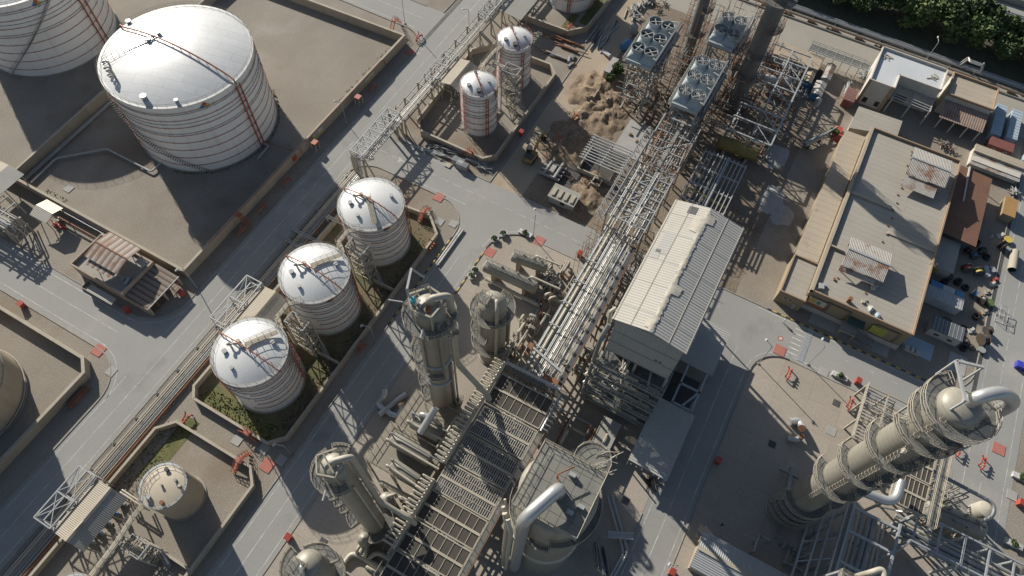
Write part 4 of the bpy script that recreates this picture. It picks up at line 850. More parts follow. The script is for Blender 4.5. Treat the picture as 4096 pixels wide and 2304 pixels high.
ladder(B, cx, cy, cr, 165, 35, 41); ladder(B, cx, cy, cr, 120, 14, 34); davit(B, cx, cy, 41.4, 3.4, 200, 1.5)
# C: column by the bottom edge
gx, gy = P(1229, 2262, 27); C_ = column('domed column at the bottom edge with two ring platforms below its ribbed dome', gx, gy, 2.5, 28.5, [(26.2, 1.7, 75, 240), (22., 1.6, -40, 60), (17.5, 1.6, -80, 20)], .9, m='column')
MB().tube([(gx-.4, gy+.2, 28), (gx-.4, gy+.2, 29.4), (gx-2.2, gy-1.8, 29.2), (gx-2.6, gy-2.2, 24), (gx-2.6, gy-2.2, 4)], .36, 9, .8).build('overhead_line', M['pipegrey'], C_)
b = MB(); b.box(gx-2.1, gy-.6, 28.9, gx+.1, gy+1.6, 29.0); b.build('box_deck', M['grate'], C_); b = MB(); b.rail([(gx-2.1, gy-.6, 29), (gx+.1, gy-.6, 29), (gx+.1, gy+1.6, 29), (gx-2.1, gy+1.6, 29)], 1.1, .8, .06, True, True); b.build('deck_rail', M['beigesteel'], C_)
# D: very wide column under the square grated deck
zD = 42.; k1 = u((2000, 1640), 725, 500, zD); k2 = u((1740, 1944), 2270, 870, zD)
dx0, dx1, dy0, dy1 = k2[0], k1[0], k2[1], k1[1]; dx, dy = (dx0+dx1)/2, (dy0+dy1)/2; dr = 5.9
D = column('very wide column under a square grated deck, thick pale pipe elbow rising from it', dx, dy, dr, zD-.5, [(zD-7.5, 1.1, -160, 60), (zD-12, 1.0, 60, 200)], .3, m='column')
b = MB(); b.lathe(dx, dy, [(dr+.02, 14.), (dr+.35, 14.3), (dr+.35, 15.2), (dr+.02, 15.5)], 48); b.build('insulation_band', M['pipe'], D)
b = MB(); nx, ny = 6, 6
for i in range(nx):
    for j in range(ny):
        x0 = dx0+(dx1-dx0)*i/nx; y0 = dy0+(dy1-dy0)*j/ny
        b.box(x0+.03, y0+.03, zD+.0, x0+(dx1-dx0)/nx-.03, y0+(dy1-dy0)/ny-.03, zD+.06)
M['deckmesh'] = mat('deck_mesh', (.255, .25, .215), (.205, .20, .175), .25, .8, fine=5, fa=.15); seethrough(M['deckmesh'], .3); b.build('deck', M['deckmesh'], D)
b = MB()
for k in range(nx+1): x = dx0+(dx1-dx0)*k/nx; b.beam((x, dy0, zD-.25), (x, dy1, zD-.25), .14, .4); y = dy0+(dy1-dy0)*k/nx; b.beam((dx0, y, zD-.26), (dx1, y, zD-.26), .14, .4)
b.build('deck_beams', M['greysteel'], D)
b = MB(); b.rail([(dx0, dy0, zD), (dx1, dy0, zD), (dx1, dy1, zD), (dx0, dy1, zD)], 1.2, 1.5, .06, True, True); b.build('deck_rail', M['beigesteel'], D)
b = MB()
for (p, q) in (((dx0, dy0), (dx1, dy0)), ((dx1, dy0), (dx1, dy1)), ((dx1, dy1), (dx0, dy1)), ((dx0, dy1), (dx0, dy0))): b.beam((*p, zD-.1), (*q, zD-.1), .1, .5)
b.build('toe_board', M['wallcap'], D)
px1 = u((2000, 1640), 970, 1235, zD+3.6); px2 = u((1740, 1944), 1430, 520, zD+2.6)
MB().tube([(px1[0], px1[1], zD-1), (px1[0], px1[1], zD+3.2), (px2[0]-.1, px2[1]-.1, zD+2.4), (px2[0]-.3, px2[1]-.3, 3)], 1.0, 18, 2.2).build('overhead_line', M['alu'], D)
for (ox_, oy_, r_) in ((-1.1, 1.7, .4), (-1.6, .9, .34), (-.4, 2.3, .3), (.6, 2.6, .2)): MB().tube([(px2[0]+ox_+1.1, px2[1]+oy_+1.2, zD-1), (px2[0]+ox_, px2[1]+oy_, zD-2.5), (px2[0]+ox_, px2[1]+oy_, 4)], r_, 8, .8).build('side_pipe', M['pipe'], D)
MB().tube([(px2[0]-.9, px2[1]+.6, zD-9), (px2[0]+.6, px2[1]-1.9, zD-13), (px2[0]+1.9, px2[1]-3.2, zD-13), (px2[0]+2.6, px2[1]-2.6, zD-10)], .4, 9, .8).build('loop_pipe', M['pipe'], D)
b = MB(); b.tube([(dx+1.2, dy+1.1, zD+.1), (dx+1.2, dy+1.1, zD+2.), (dx+3.3, dy-.5, zD+2.)], .12, 6); b.beam((dx+1.2, dy+1.1, zD+2), (dx-.2, dy+.2, zD+2), .16); b.build('davit', M['rust'], D)
for (a_, b_) in ((-2.6, -3.2), (-1.2, -4.2), (2.2, -1.2)): MB().box(dx+a_, dy+b_, zD+.06, dx+a_+.55, dy+b_+1., zD+.9).build('deck_box', M['whitesteel'], D)
MB().cage(dx1+.1, dy0+2.8, zD-7, zD, -PI/2).build('caged_ladder', M['beigesteel'], D)
# second round deck at D's shoulder
vx, vy = u((2000, 1640), 1480, 830, 33); V = column('round decked vessel beside the wide column, scaffold tubes heaped on its top', vx, vy, 2.1, 33, [(33.1, .9, -180, 180)], .3)
ring_deck(MB(), vx, vy, 33.15, .01, 2.2, 0, 2*PI).build('top_deck', M['deckmesh'], V)
b = MB(); rr = random.Random(5)
for k in range(16): a = rr.uniform(-.5, .5)-.9; p = (vx+rr.uniform(-1.6, 2.2), vy+rr.uniform(-2.4, .2), 33.2+k*.06); b.tube([p, (p[0]+2.2*math.cos(a), p[1]+2.2*math.sin(a), p[2]+rr.uniform(0, .5))], .05, 5)
sc_ = thing('scaffold_tubes', 'heap of loose scaffold tubes on the round deck', 'tubes', (vx, vy, 33.2)); sc_['kind'] = 'thing'; b.build('tube_bundle', M['pipe'], sc_)
# E: tall leaning column at right
kx, ky, kr, kh = 54.3, -37.2, 2.75, 61.5
pl = [(59.6, 1.9, 30, 330), (56.2, 1.7, 60, 230), (52.6, 1.7, 100, 300), (47., 1.5, -150, -20), (44.2, 1.6, 60, 250), (38., 1.6, -160, -20), (35., 1.6, 70, 260), (29., 1.5, -150, -20), (26., 1.6, 60, 300), (19.5, 1.5, -150, -20), (12., 1.5, 100, 330), (9.5, 1.5, 120, 330), (7., 1.6, 110, 330), (4.8, 1.6, 110, 330)]
E_ = column('tallest column, reaching to the right edge, many curved platforms and caged ladders', kx, ky, kr, kh, pl, .6, skirt=3.2)
ob = (57.9, -42.9)
MB().tube([(kx+.3, ky-.2, kh-.6), (kx+.3, ky-.2, kh+1.6), (kx+2.2, ky-2.4, kh+2.), (ob[0], ob[1], kh-.5), (ob[0], ob[1], 17.), (58.8, -50.3, 16.8), (63.5, -50.3, 17.)], .85, 14, 2.4).build('overhead_line', M['alu'], E_)
b = MB(); b.beam((kx-1.5, ky+1.4, kh+2.4), (kx+3.4, ky+3.4, kh+2.4), .32); b.beam((kx+3.4, ky+3.4, kh+2.4), (kx+4.2, ky+.2, kh+2.4), .32)
for p in ((kx-1.5, ky+1.4), (kx+3.4, ky+3.4), (kx+4.2, ky+.2)): b.beam((*p, kh-2.), (*p, kh+2.4), .22)
b.build('hoist_frame', M['whitesteel'], E_)
for a, z0, z1 in ((150, 52, 59.6), (-95, 47, 55), (165, 42.5, 51.5), (-110, 38, 46), (170, 33.5, 42), (-100, 29, 37), (160, 24.5, 33), (-105, 20, 28), (150, 12.5, 24)): ladder(E_, kx, ky, kr, a, z0, z1)
for z in (30, 44): MB().tube([pol(kx, ky, kr, -45, z), pol(kx, ky, 5.6, -45, z)], .16, 6).build('pipe_bracket', M['galv'], E_)
for a, z in ((-120, 35), (-80, 26), (-140, 44), (170, 49), (-60, 15)): MB().tube([pol(kx, ky, kr-.1, a, z), pol(kx, ky, kr+.9, a, z)], .42, 10).build('manway', M['column'], E_)
T = thing('nozzle_piece', 'dull cross shaped pipe nozzle at the foot of the tallest column', 'pipe', (62, -36, 0)); MB().tube([(57.2, -36.6, 1.6), (63., -36., 1.6)], .5, 10).build('run', M['pipegrey'], T); MB().tube([(61.6, -37.8, 1.6), (61.6, -33.9, 1.6)], .35, 10).build('branch', M['pipegrey'], T)
# ================================================================ air coolers over the central pipe rack
def hairpins(T, x0, x1, y, z, n, out=2.1):
    MB().tube([(x0, y, z), (x1, y, z)], .42, 12).build('header', M['pipe'], T)
    for k in range(n):
        x = x0+(x1-x0)*(k+.5)/n; MB().tube([(x, y, z), (x, y, z+.9), (x, y+out, z+.9), (x, y+out, z-.3), (x, y+.5, z-.3)], .16, 6, .35).build('hairpin', M['pipe'], T)
ZC = 14.
def cooler(label, x0, x1, y0, y1, mesh, loc_lab=None):
    T = thing('air_cooler', label, 'air cooler', ((x0+x1)/2, (y0+y1)/2, ZC)); xm = (x0+x1)/2
    for xa, xb in ((x0+.15, xm-.2), (xm+.2, x1-.15)):
        if mesh:
            MB().box(xa, y0+.2, ZC-.5, xb, y1-.2, ZC-.05).build('fin_bundle', M['fin'], T)
            for k in range(1, 7): y = y0+(y1-y0)*k/7; MB().box(xa, y-.06, ZC-.05, xb, y+.06, ZC+.05).build('divider', M['beigesteel'], T)
        else:
            b = MB(); n = 26
            for k in range(n): y = y0+.3+(y1-y0-.6)*k/(n-1); b.box(xa, y-.09, ZC-.06, xb, y+.08, ZC-.0)
            b.build('louvre_bank', mat('louvre_steel', (.33, .31, .27), (.24, .225, .2), .5, .6, fa=.2) if 'louvre' not in M else M['louvre'], T)
            b = MB(); b.box((xa+xb)/2-.05, y0+.2, ZC+.0, (xa+xb)/2+.05, y1-.2, ZC+.08)
            for q in (y1-4., y0+5): b.beam((xa, q, ZC+.06), ((xa+xb)/2, q-1.1, ZC+.06), .08); b.beam((xb, q, ZC+.06), ((xa+xb)/2, q-1.1, ZC+.06), .08)
            b.build('actuator_bar', M['beigesteel'], T)
            MB().box(xa, y0+.2, ZC-1.5, xb, y1-.2, ZC-1.3).build('tube_tray', M['dark'], T)
            for k in range(3): y = y0+2.7+(y1-y0-5)*k/2; MB().tube([(xa, y, ZC-1.1), (xb, y, ZC-1.1)], .17, 6).build('inner_tube', M['pipegrey' if k == 1 else 'greysteel'], T)
    MB().box(xm-.22, y0, ZC-.6, xm+.22, y1, ZC+.16).build('mid_beam', M['wallcap'], T)
    for x in (x0, x1): MB().box(x-.12, y0, ZC-.6, x+.12, y1, ZC+.1).build('end_beam', M['beigesteel'], T)
    for y in (y0, y1): MB().box(x0, y-.1, ZC-.6, x1, y+.1, ZC+.12).build('side_beam', M['beigesteel'], T)
    return T
M['louvre'] = mat('louvre_steel', (.36, .345, .31), (.28, .27, .24), .5, .6, fa=.2)
names = ['first, at the rack end of the row, mesh filled', 'second from the rack end, barred louvres', 'third from the rack end, barred louvres', 'fourth from the rack end, barred louvres', 'fifth from the rack end, mesh filled', 'sixth from the rack end, mesh filled', 'seventh from the rack end, half cut by the bottom edge']
bounds = [(40.8, 47.2), (34., 40.2), (27.5, 33.5), (21.6, 27.), (15.9, 21.2), (9.9, 15.4), (3.8, 9.4)]
for i, (a, b_) in enumerate(bounds): cooler('air cooler bay in the central row, ' + names[i], a, b_, 12.2, 23.8, i in (0, 4, 5, 6))['group'] = 'air cooler bays of the central row'
T = thing('header_pipe', 'longer row of hairpin pipe loops on a thick header along the coolers', 'pipework', (38, 23.6, ZC)); hairpins(T, 26.3, 49.4, 24.3, HZ, 26)
T = thing('header_pipe', 'row of hairpin pipe loops on a header, near the saw tooth column', 'pipework', (16, 23.6, ZC)); hairpins(T, 9.3, 22.9, 24.3, HZ, 17)
T = thing('header_pipe', 'shorter row of dull hairpin loops on the shaded side of the coolers', 'pipework', (43, 11.5, ZC)); MB().tube([(40.6, 11.6, ZC), (49, 11.6, ZC)], .3, 9).build('header', M['pipegrey'], T)
for k in range(8): x = 41+k; MB().tube([(x, 11.6, ZC), (x, 11.6, ZC+.6), (x, 10.3, ZC+.6), (x, 10.3, ZC-.4)], .15, 6, .3).build('hairpin', M['pipegrey'], T)
T = thing('cooler_walkway', 'walkway with handrails along the shaded side of the central coolers', 'walkway', (25, 11.2, ZC)); MB().box(0, 10.7, ZC-.15, 40.2, 11.9, ZC-.02).build('deck', M['grate'], T); MB().rail([(0, 10.7, ZC), (40.2, 10.7, ZC)], 1.1, 2., .06).build('guard_rail', M['rust'], T); MB().rail([(0, 11.9, ZC), (40.2, 11.9, ZC)], 1.1, 2., .05).build('guard_rail', M['beigesteel'], T)
# central pipe rack, running under the coolers and on to the crossing
T = thing('pipe_rack', 'central pipe rack packed with long parallel pipes between vessels and the tall shed', 'pipe rack', (66, 17.7, 0))
for x in [3+6.2*k for k in range(15)]:
    for y in (14., 21.4): MB().beam((x, y, 0), (x, y, ZC-.6 if x < 49 else 8.2), .4).build('column', M['beigesteel'], T)
    for z in ((5., 8.) if x > 49 else (5., 8., ZC-.7)): MB().beam((x, 13.8 if z < 10 else 12.2, z), (x, 21.8 if z < 10 else 23.8, z), .36).build('cross_beam', M['whitesteel'], T)
for y in (14., 21.4):
    MB().beam((49, y, 8.1), (91, y, 8.1), .3, .4).build('side_beam', M['whitesteel'], T)
sp = [(21., .22, 'pipegrey'), (20.45, .12, 'pipe'), (20., .3, 'pipe'), (19.4, .14, 'pipegrey'), (19.05, .12, 'alu'), (18.7, .18, 'pipegrey'), (18.3, .12, 'pipe'), (17.95, .14, 'alu'), (17.6, .12, 'pipegrey'), (17.3, .1, 'beigesteel'), (16.9, .16, 'pipegrey'), (16.45, .12, 'pipe'), (16.05, .12, 'greysteel'), (15.5, .2, 'pipegrey'), (14.6, .12, 'pipe')]
for y, r, m in sp: MB().tube([(2, y, 8.25+r), (94, y, 8.25+r)], r, 7).build('pipe', M[m], T)
for y, r, m in sp[1::3]: MB().tube([(2, y+.1, 5.2+r), (94, y+.1, 5.2+r)], r*1.2, 7).build('lower_pipe', M[m], T)
MB().box(49, 14.9, 8.3, 90, 15.25, 8.42).build('cable_tray', M['galv'], T)
for k in range(11):
    x = 55+k*3.1; b = MB()
    for q in range(3): b.tube([(x+q*.28, 16.6, 8.6), (x+q*.28, 16.6, 9.3), (x+q*.28, 15., 9.3), (x+q*.28, 15., 8.4)], .08, 5, .2)
    b.build('tie_in', M['pipegrey'], T)
for k in range(5): x = 58+k*6.2; MB().beam((x, 21.4, 9.6), (x, 18.8, 9.6), .25, .3).build('portal_beam', M['whitesteel'], T); MB().beam((x, 21.4, 8.2), (x, 21.4, 9.6), .22).build('portal_post', M['whitesteel'], T)
b = MB(); b.box(52, 12.6, 8.1, 92, 13.8, 8.25); b.build('walkway', M['dark'], T); b = MB(); b.rail([(52, 12.6, 8.25), (92, 12.6, 8.25)], 1.1, 2., .06); b.build('walkway_rail', M['rust'], T)
b = MB(); b.box(49.6, 10.6, 9.4, 51.4, 24.5, 9.55); b.build('cross_deck', M['grate'], T)
b = MB(); b.rail([(49.6, 11, 9.5), (49.6, 24.4, 9.5)], 1.1, 2, .06); b.rail([(51.4, 11, 9.5), (51.4, 24.4, 9.5)], 1.1, 2, .06); b.build('deck_rail', M['rust'], T)
b = MB(); b.beam((49.8, 24.2, ZC+.1), (49.8, 12, ZC+.1), .5, .6); b.beam((56.6, 22.6, ZC-3), (51, 15.4, ZC-3), .26); b.beam((56.8, 22.4, ZC-3), (54.6, 13.8, ZC-3), .5); b.build('transfer_beams', M['whitesteel'], T)
for x in (56.8,): 
    for y in (22.5, 13.8): MB().beam((x, y, 0), (x, y, ZC-3), .35).build('column', M['beigesteel'], T)
b = MB(); b.box(54.4, 21.6, ZC-2.8, 57.4, 22.6, ZC-2.7); b.box(51.5, 13.4, ZC-2.9, 52.6, 16.8, ZC-2.8); b.build('rusty_plate', M['rust'], T)
b = MB(); rr = random.Random(11)
for k in range(46):
    x = rr.uniform(82, 93); y = rr.choice([rr.uniform(11, 14), rr.uniform(21.6, 24)]); z = rr.uniform(3, 9)
    if k % 2: b.tube([(x, y, 0), (x, y, z+3)], .05, 4)
    else: a = rr.choice([0, PI/2]); b.tube([(x-2*math.cos(a), y-2*math.sin(a), z), (x+2*math.cos(a), y+2*math.sin(a), z)], .05, 4)
T = thing('scaffold', 'tangle of scaffold tubes around the rack end by the crossing', 'scaffold', (88, 17, 0)); b.build('tubes', M['rust'], T)
# ================================================================ drums and exchangers among the columns
def drum(label, p, q, z, r, saddle='beigesteel', walk=True, dome=.5, m='column', rails=None):
    a = Vector((p[0], p[1], z)); e = Vector((q[0], q[1], z)); d = (e-a).normalized(); s = Vector((-d.y, d.x, 0)); T = thing('drum', label, 'drum', ((a.x+e.x)/2, (a.y+e.y)/2, 0))
    MB().capsule(a, e, r, 24, dome).build('shell', M[m], T)
    for f in (.18, .82): c = a+(e-a)*f; MB().obox((c.x, c.y, 0), .7, r*1.7, z-r*.6, math.atan2(d.y, d.x)).build('saddle', M['wall'], T)
    if walk:
        o = s*(-r*.1); b = MB(); L = (e-a).length; n = a+o; w = s*.5; b.slab([n+Vector((0, 0, r+.35))-w, n+d*L+Vector((0, 0, r+.35))-w, n+d*L+Vector((0, 0, r+.35))+w, n+Vector((0, 0, r+.35))+w], .1); b.build('walkway', M['grate'], T)
        b = MB(); g = Vector((0, 0, r+.35)); b.rail([n-w+g, n+d*L-w+g], 1.1, 1.4, .05); b.rail([n+w+g, n+d*L+w+g], 1.1, 1.4, .05); b.build('guard_rail', M['greysteel'], T)
    for f, k in ((.3, .35), (.62, .25), (.85, .3)): c = a+(e-a)*f+s*(r*.45); MB().cyl(c.x, c.y, z+r*.6, z+r+.7, k, 9).build('nozzle', M[m], T)
    return T
o5 = (1600, 960); o3 = (1500, 1640)
drum('longer tan drum on pedestals with a railed walkway, nearer the planters', u(o5, 1390, 420, 4.6), u(o5, 2170, 770, 4.6), 4.6, 1.5)
drum('shorter tan drum on pedestals with a railed walkway, nearer the crossing', u(o5, 1830, 270, 4.6), u(o5, 2330, 450, 4.6), 4.6, 1.25)
for i, (p, q, z, r) in enumerate(((u(o5, 2110, 585, 5.4), u(o5, 2576, 795, 5.4), 5.4, .28), (u(o5, 2190, 250, 5), u(o5, 2576, 410, 5), 5, .25), (u(o5, 1380, 620, 1.), u(o5, 2230, 1050, 1.), 1., .5), (u(o5, 2420, 940, 3.), u(o5, 2700, 1040, 3.), 3., .38))):
    T = thing('pipe_line', ('beige pipe from longer pedestal drum to the pipe rack', 'beige pipe from shorter pedestal drum to the pipe rack', 'thick beige pipe low on the paving beside the domed vessel', 'thick beige pipe leaving the gooseneck loop beside the rack')[i], 'pipe', (p[0], p[1], 0)); MB().tube([(*p, z*.3), (*p, z), (*q, z)] if i != 2 else [(*p, z), (*q, z), (q[0], q[1], .2)], r, 9, .6).build('pipe', M['pipe'], T)
    for f in (.3, .7): x = p[0]+(q[0]-p[0])*f; y = p[1]+(q[1]-p[1])*f; MB().beam((x, y, 0), (x, y, z-r), .2).build('support', M['beigesteel'], T)
T = thing('gooseneck_pipe', 'pair of tall beige gooseneck pipes rising from paving beside the rack', 'pipe', (*u(o5, 2400, 950, 3), 0))
for q, k in ((u(o5, 2330, 960, 2), .36), (u(o5, 2400, 1020, 2), .36)): MB().tube([(*q, .1), (*q, 4.3), (q[0]+1.1, q[1]-.9, 4.3), (q[0]+1.5, q[1]-1.2, 2.4)], k, 10, .8).build('pipe', M['pipe'], T)
for k, (x, y) in enumerate((u(o5, 2330, 440, 2), u(o5, 2480, 640, 2), u(o5, 2230, 830, 1), u(o5, 2450, 760, 1))):
    T = thing('valve_set', 'cluster of valves and short pipes ' + ('by the shorter drum', 'by the red standpipes', 'below the longer drum end', 'between the drum and the rack')[k], 'valves', (x, y, 0)); rr = random.Random(k)
    for q in range(7):
        a = (x+rr.uniform(-2, 2), y+rr.uniform(-2, 2)); h = rr.uniform(1, 3.4); MB().tube([(*a, 0), (*a, h), (a[0]+rr.choice([-1.4, 1.4]), a[1], h), (a[0]+rr.choice([-1.4, 1.4]), a[1]+rr.uniform(-1.5, 1.5), h*.7)], rr.choice([.1, .14, .2]), 6, .25).build('pipe', M[rr.choice(['pipe', 'pipegrey', 'beigesteel'])], T)
        if q < 3: MB().cyl(a[0], a[1], h, h+.35, .3, 8).build('valve', M['dark' if q else 'beigesteel'], T)
# decked drums left of the coolers
b = MB(); zd = 6.5; pa, pb_, pc, pd = u(o3, 290, 225, zd), u(o3, 1100, 700, zd), u(o3, 700, 1290, zd), u(o3, -60, 700, zd)
T = thing('drum_deck', 'steel deck with yellowish rails carrying two tan drums beside the coolers', 'deck', ((pa[0]+pc[0])/2, (pa[1]+pc[1])/2, 0))
x0, x1, y0, y1 = pc[0], pa[0], pb_[1], pd[1]
def openframe(T, x0, x1, y0, y1, z, nx, ny, deckm='grate', w=.3):
    for i in range(nx+1):
        for j in range(ny+1): x = x0+(x1-x0)*i/nx; y = y0+(y1-y0)*j/ny; MB().beam((x, y, 0), (x, y, z-.1), w).build('column', M['beigesteel'], T)
    for i in range(nx+1): x = x0+(x1-x0)*i/nx; MB().beam((x, y0, z-.2), (x, y1, z-.2), w*.8, .3).build('beam', M['beigesteel'], T)
    for j in range(ny+1): y = y0+(y1-y0)*j/ny; MB().beam((x0, y, z-.21), (x1, y, z-.21), w*.8, .3).build('beam', M['beigesteel'], T)
    if deckm: MB().box(x0, y0, z-.06, x1, y1, z).build('deck', M[deckm], T)
M['deckstone'] = mat('dusty_deck', (.25, .225, .18), (.19, .17, .135), .3, .85, fa=.25, fine=5)
openframe(T, x0, x1, y0, y1, zd, 3, 2, 'deckstone'); b = MB(); b.rail([(x0, y0, zd), (x0, y1, zd), (x1, y1, zd), (x1, y0, zd)], 1.2, 1.6, .06); b.build('guard_rail', M['beigesteel'], T)
def deckdrum(label, p, q, z, r):
    a = Vector((p[0], p[1], z)); e = Vector((q[0], q[1], z)); d = (e-a).normalized(); T = thing('drum', label, 'drum', (a.x, a.y, zd)); MB().capsule(a, e, r, 22, .4).build('shell', M['column'], T); s = Vector((-d.y, d.x, 0))
    for f in (.2, .8): c = a+(e-a)*f; MB().obox((c.x, c.y, zd), .5, r*1.5, z-r*.6-zd, math.atan2(d.y, d.x)).build('saddle', M['beigesteel'], T)
    for o, r_, m in ((.75, .24, 'pipe'), (-.3, .16, 'pipegrey')): o_ = s*(-r*o); MB().tube([a+o_-d*.6+Vector((0, 0, .6)), a+o_-d*.6+Vector((0, 0, r+.9)), a+o_+d*.8+Vector((0, 0, r+.55)), e+o_+d*3+Vector((0, 0, r+.55))], r_, 8, .5).build('top_pipe', M[m], T)
    return T
deckdrum('longer of the two decked tan drums, beside the silver elbow', u(o3, 300, 470, 8.4), u(o3, 870, 800, 8.4), 8.4, 1.35); deckdrum('shorter of the two decked tan drums, nearer the saw tooth column', u(o3, 300, 890, 8.4), u(o3, 680, 1150, 8.4), 8.4, 1.3)
T = thing('drum_deck', 'second railed deck below the tall column, carrying a wide tan drum', 'deck', (*u(o3, 700, 200, 6.5), 0)); qa = u(o3, 560, -80, zd); qb = u(o3, 1230, 560, zd); X0, X1, Y0, Y1 = x1+.5, x1+8.4, qb[1], u(o3, 350, 190, zd)[1]
openframe(T, X0, X1, Y0, Y1, zd, 2, 2, 'deckstone'); MB().rail([(X0, Y1, zd), (X1, Y1, zd), (X1, Y0, zd)], 1.2, 1.6, .06).build('guard_rail', M['beigesteel'], T)
deckdrum('widest decked drum, tucked under a bright silver pipe', u(o3, 640, 170, 8.6), u(o3, 1050, 390, 8.6), 8.6, 1.7)
T = thing('silver_pipe', 'fat bright silver pipe standing over the widest decked drum', 'pipe', (*u(o3, 730, 360, 9), 9)); MB().tube([(*u(o3, 735, 365, 11), 11), (*u(o3, 980, -40, 15), 15)], .72, 14).build('pipe', M['alu'], T)
T = thing('silver_pipe', 'bright silver hoop pipe on top of the widest decked drum', 'pipe', (*u(o3, 800, 80, 9), 9)); MB().tube([(*u(o3, 745, 150, 8.5), 8.5), (*u(o3, 740, 60, 12), 12), (*u(o3, 850, 100, 12), 12), (*u(o3, 960, 160, 12), 12), (*u(o3, 1060, 250, 9), 8)], .5, 12, 1.2).build('pipe', M['alu'], T)
T = thing('silver_pipe', 'slim silver pipe kneeling beside the silver hoop', 'pipe', (*u(o3, 620, 60, 9), 9)); MB().tube([(*u(o3, 610, 40, 11), 11), (*u(o3, 650, 280, 9), 9), (*u(o3, 700, 350, 8), 8)], .34, 10, .6).build('pipe', M['pipegrey'], T)
for i, (p, q, z, r) in enumerate(((u(o3, 90, 1160, 4), u(o3, 640, 1449, 4), 4, .45), (u(o3, 400, 1400, 4), u(o3, 700, 1560, 4), 4, .4), (u(o3, 1320, 100, 9), u(o3, 1000, 600, 9), 9, .26), (u(o3, 1400, 130, 9), u(o3, 1050, 590, 9), 9, .26))):
    T = thing('pipe_line', ('thick beige pipe below the deck, running to the coolers', 'second thick beige pipe ending in a rounded cap by the ball drum', 'left one of two parallel beige pipes along the cooler side', 'right one of two parallel beige pipes along the cooler side')[i], 'pipe', (*p, 0)); MB().tube([(*p, .4), (*p, z), (*q, z), (*q, z-2)], r, 9, .6).build('pipe', M['pipe'], T)
gx_, gy_ = u((1100, 1944), 1780, 200, 6); T = thing('ball_drum', 'round topped beige vessel with an elbow on top, below the decked drums', 'vessel', (gx_, gy_, 0)); b = MB(); b.cyl(gx_, gy_, 0, 5, 1.5, 20); b.ball((gx_, gy_, 5), 1.5, 1.5, 1.1, 20, 10); b.build('shell', M['column'], T); MB().tube([(gx_+.3, gy_-.3, 5.8), (gx_+.3, gy_-.3, 7), (gx_+1.4, gy_-1.4, 7), (gx_+1.4, gy_-1.4, 5)], .34, 9, .6).build('elbow', M['pipe'], T)
gx_, gy_ = u((1100, 1944), 1440, 860, 3.4); T = thing('foot_vessel', 'stubby tan vessel with nozzles at the foot of the saw tooth column', 'vessel', (gx_, gy_, 0)); b = MB(); b.lathe(gx_, gy_, [(1.3, 0), (1.35, 3.6), (1.1, 4.6), (.6, 5.1), (.01, 5.3)], 20); b.build('shell', M['column'], T)
for dx_, dy_ in ((-2.2, .4), (-2., -1.4)): MB().tube([(gx_, gy_+dy_*.5, 2.4), (gx_+dx_, gy_+dy_, 2.4), (gx_+dx_-.5, gy_+dy_, .4)], .34, 9, .6).build('nozzle', M['pipe'], T)
o_5 = (1100, 1944)
for i, pts in enumerate(([(1060, 1320, .5), (1230, 1080, .8), (1400, 1140, .8), (1700, 1330, .8)], [(1500, 1180, .8), (1640, 1060, 1.6), (1900, 1200, 1.6), (2200, 1350, 1.6)], [(1560, 1250, 1), (1800, 1400, 1), (2100, 1560, 1)], [(1350, 1130, .6), (1440, 960, 1.5), (1490, 840, 2)])):
    w_ = [(*u(o_5, a, b_, z), z) for a, b_, z in pts]; T = thing('ground_pipe', ('beige pipe with an elbow lying over paving by the bottom dome', 'looped tan pipe beside the foot of the saw tooth column', 'thick tan pipe in shade under the cooler edge', 'short inclined beige pipe into the stubby vessel')[i], 'pipe', w_[0]); MB().tube(w_, .5 if i != 2 else .7, 10, 1.).build('pipe', M['pipe'], T)
# clutter of process piping below the coolers and between rack and tall shed
rr = random.Random(21)
for i, (x0, x1, y0, y1, n, lab) in enumerate(((52, 66, 23.5, 28.5, 34, 'dense small piping between the domed vessel and the rack'), (22, 50, -2, 9.5, 60, 'dark tangle of piping between the coolers and the tall shed'), (57, 86, 8.5, 12.6, 40, 'narrow tangle of pipes along the sunny wall side of the tall shed'), (2, 22, 24.5, 29, 26, 'small piping under the hairpin loops near the saw tooth column'), (62, 84, 22.5, 27, 24, 'small piping and supports between pedestal drums and the rack'))):
    T = thing('process_piping', lab, 'piping', ((x0+x1)/2, (y0+y1)/2, 0))
    for k in range(n):
        x = rr.uniform(x0, x1); y = rr.uniform(y0, y1); h = rr.uniform(1.2, 4.5); L = rr.uniform(2, 6); al = rr.random() < .5
        q = (min(x+L, x1), y) if al else (x, min(y+L*.7, y1)); MB().tube([(x, y, 0), (x, y, h), (*q, h), (q[0], q[1], h*.3)], rr.choice([.1, .13, .2, .3]), 6, .35).build('pipe', M[rr.choice(['pipe', 'pipe', 'pipegrey', 'beigesteel', 'greysteel', 'rust'])], T)
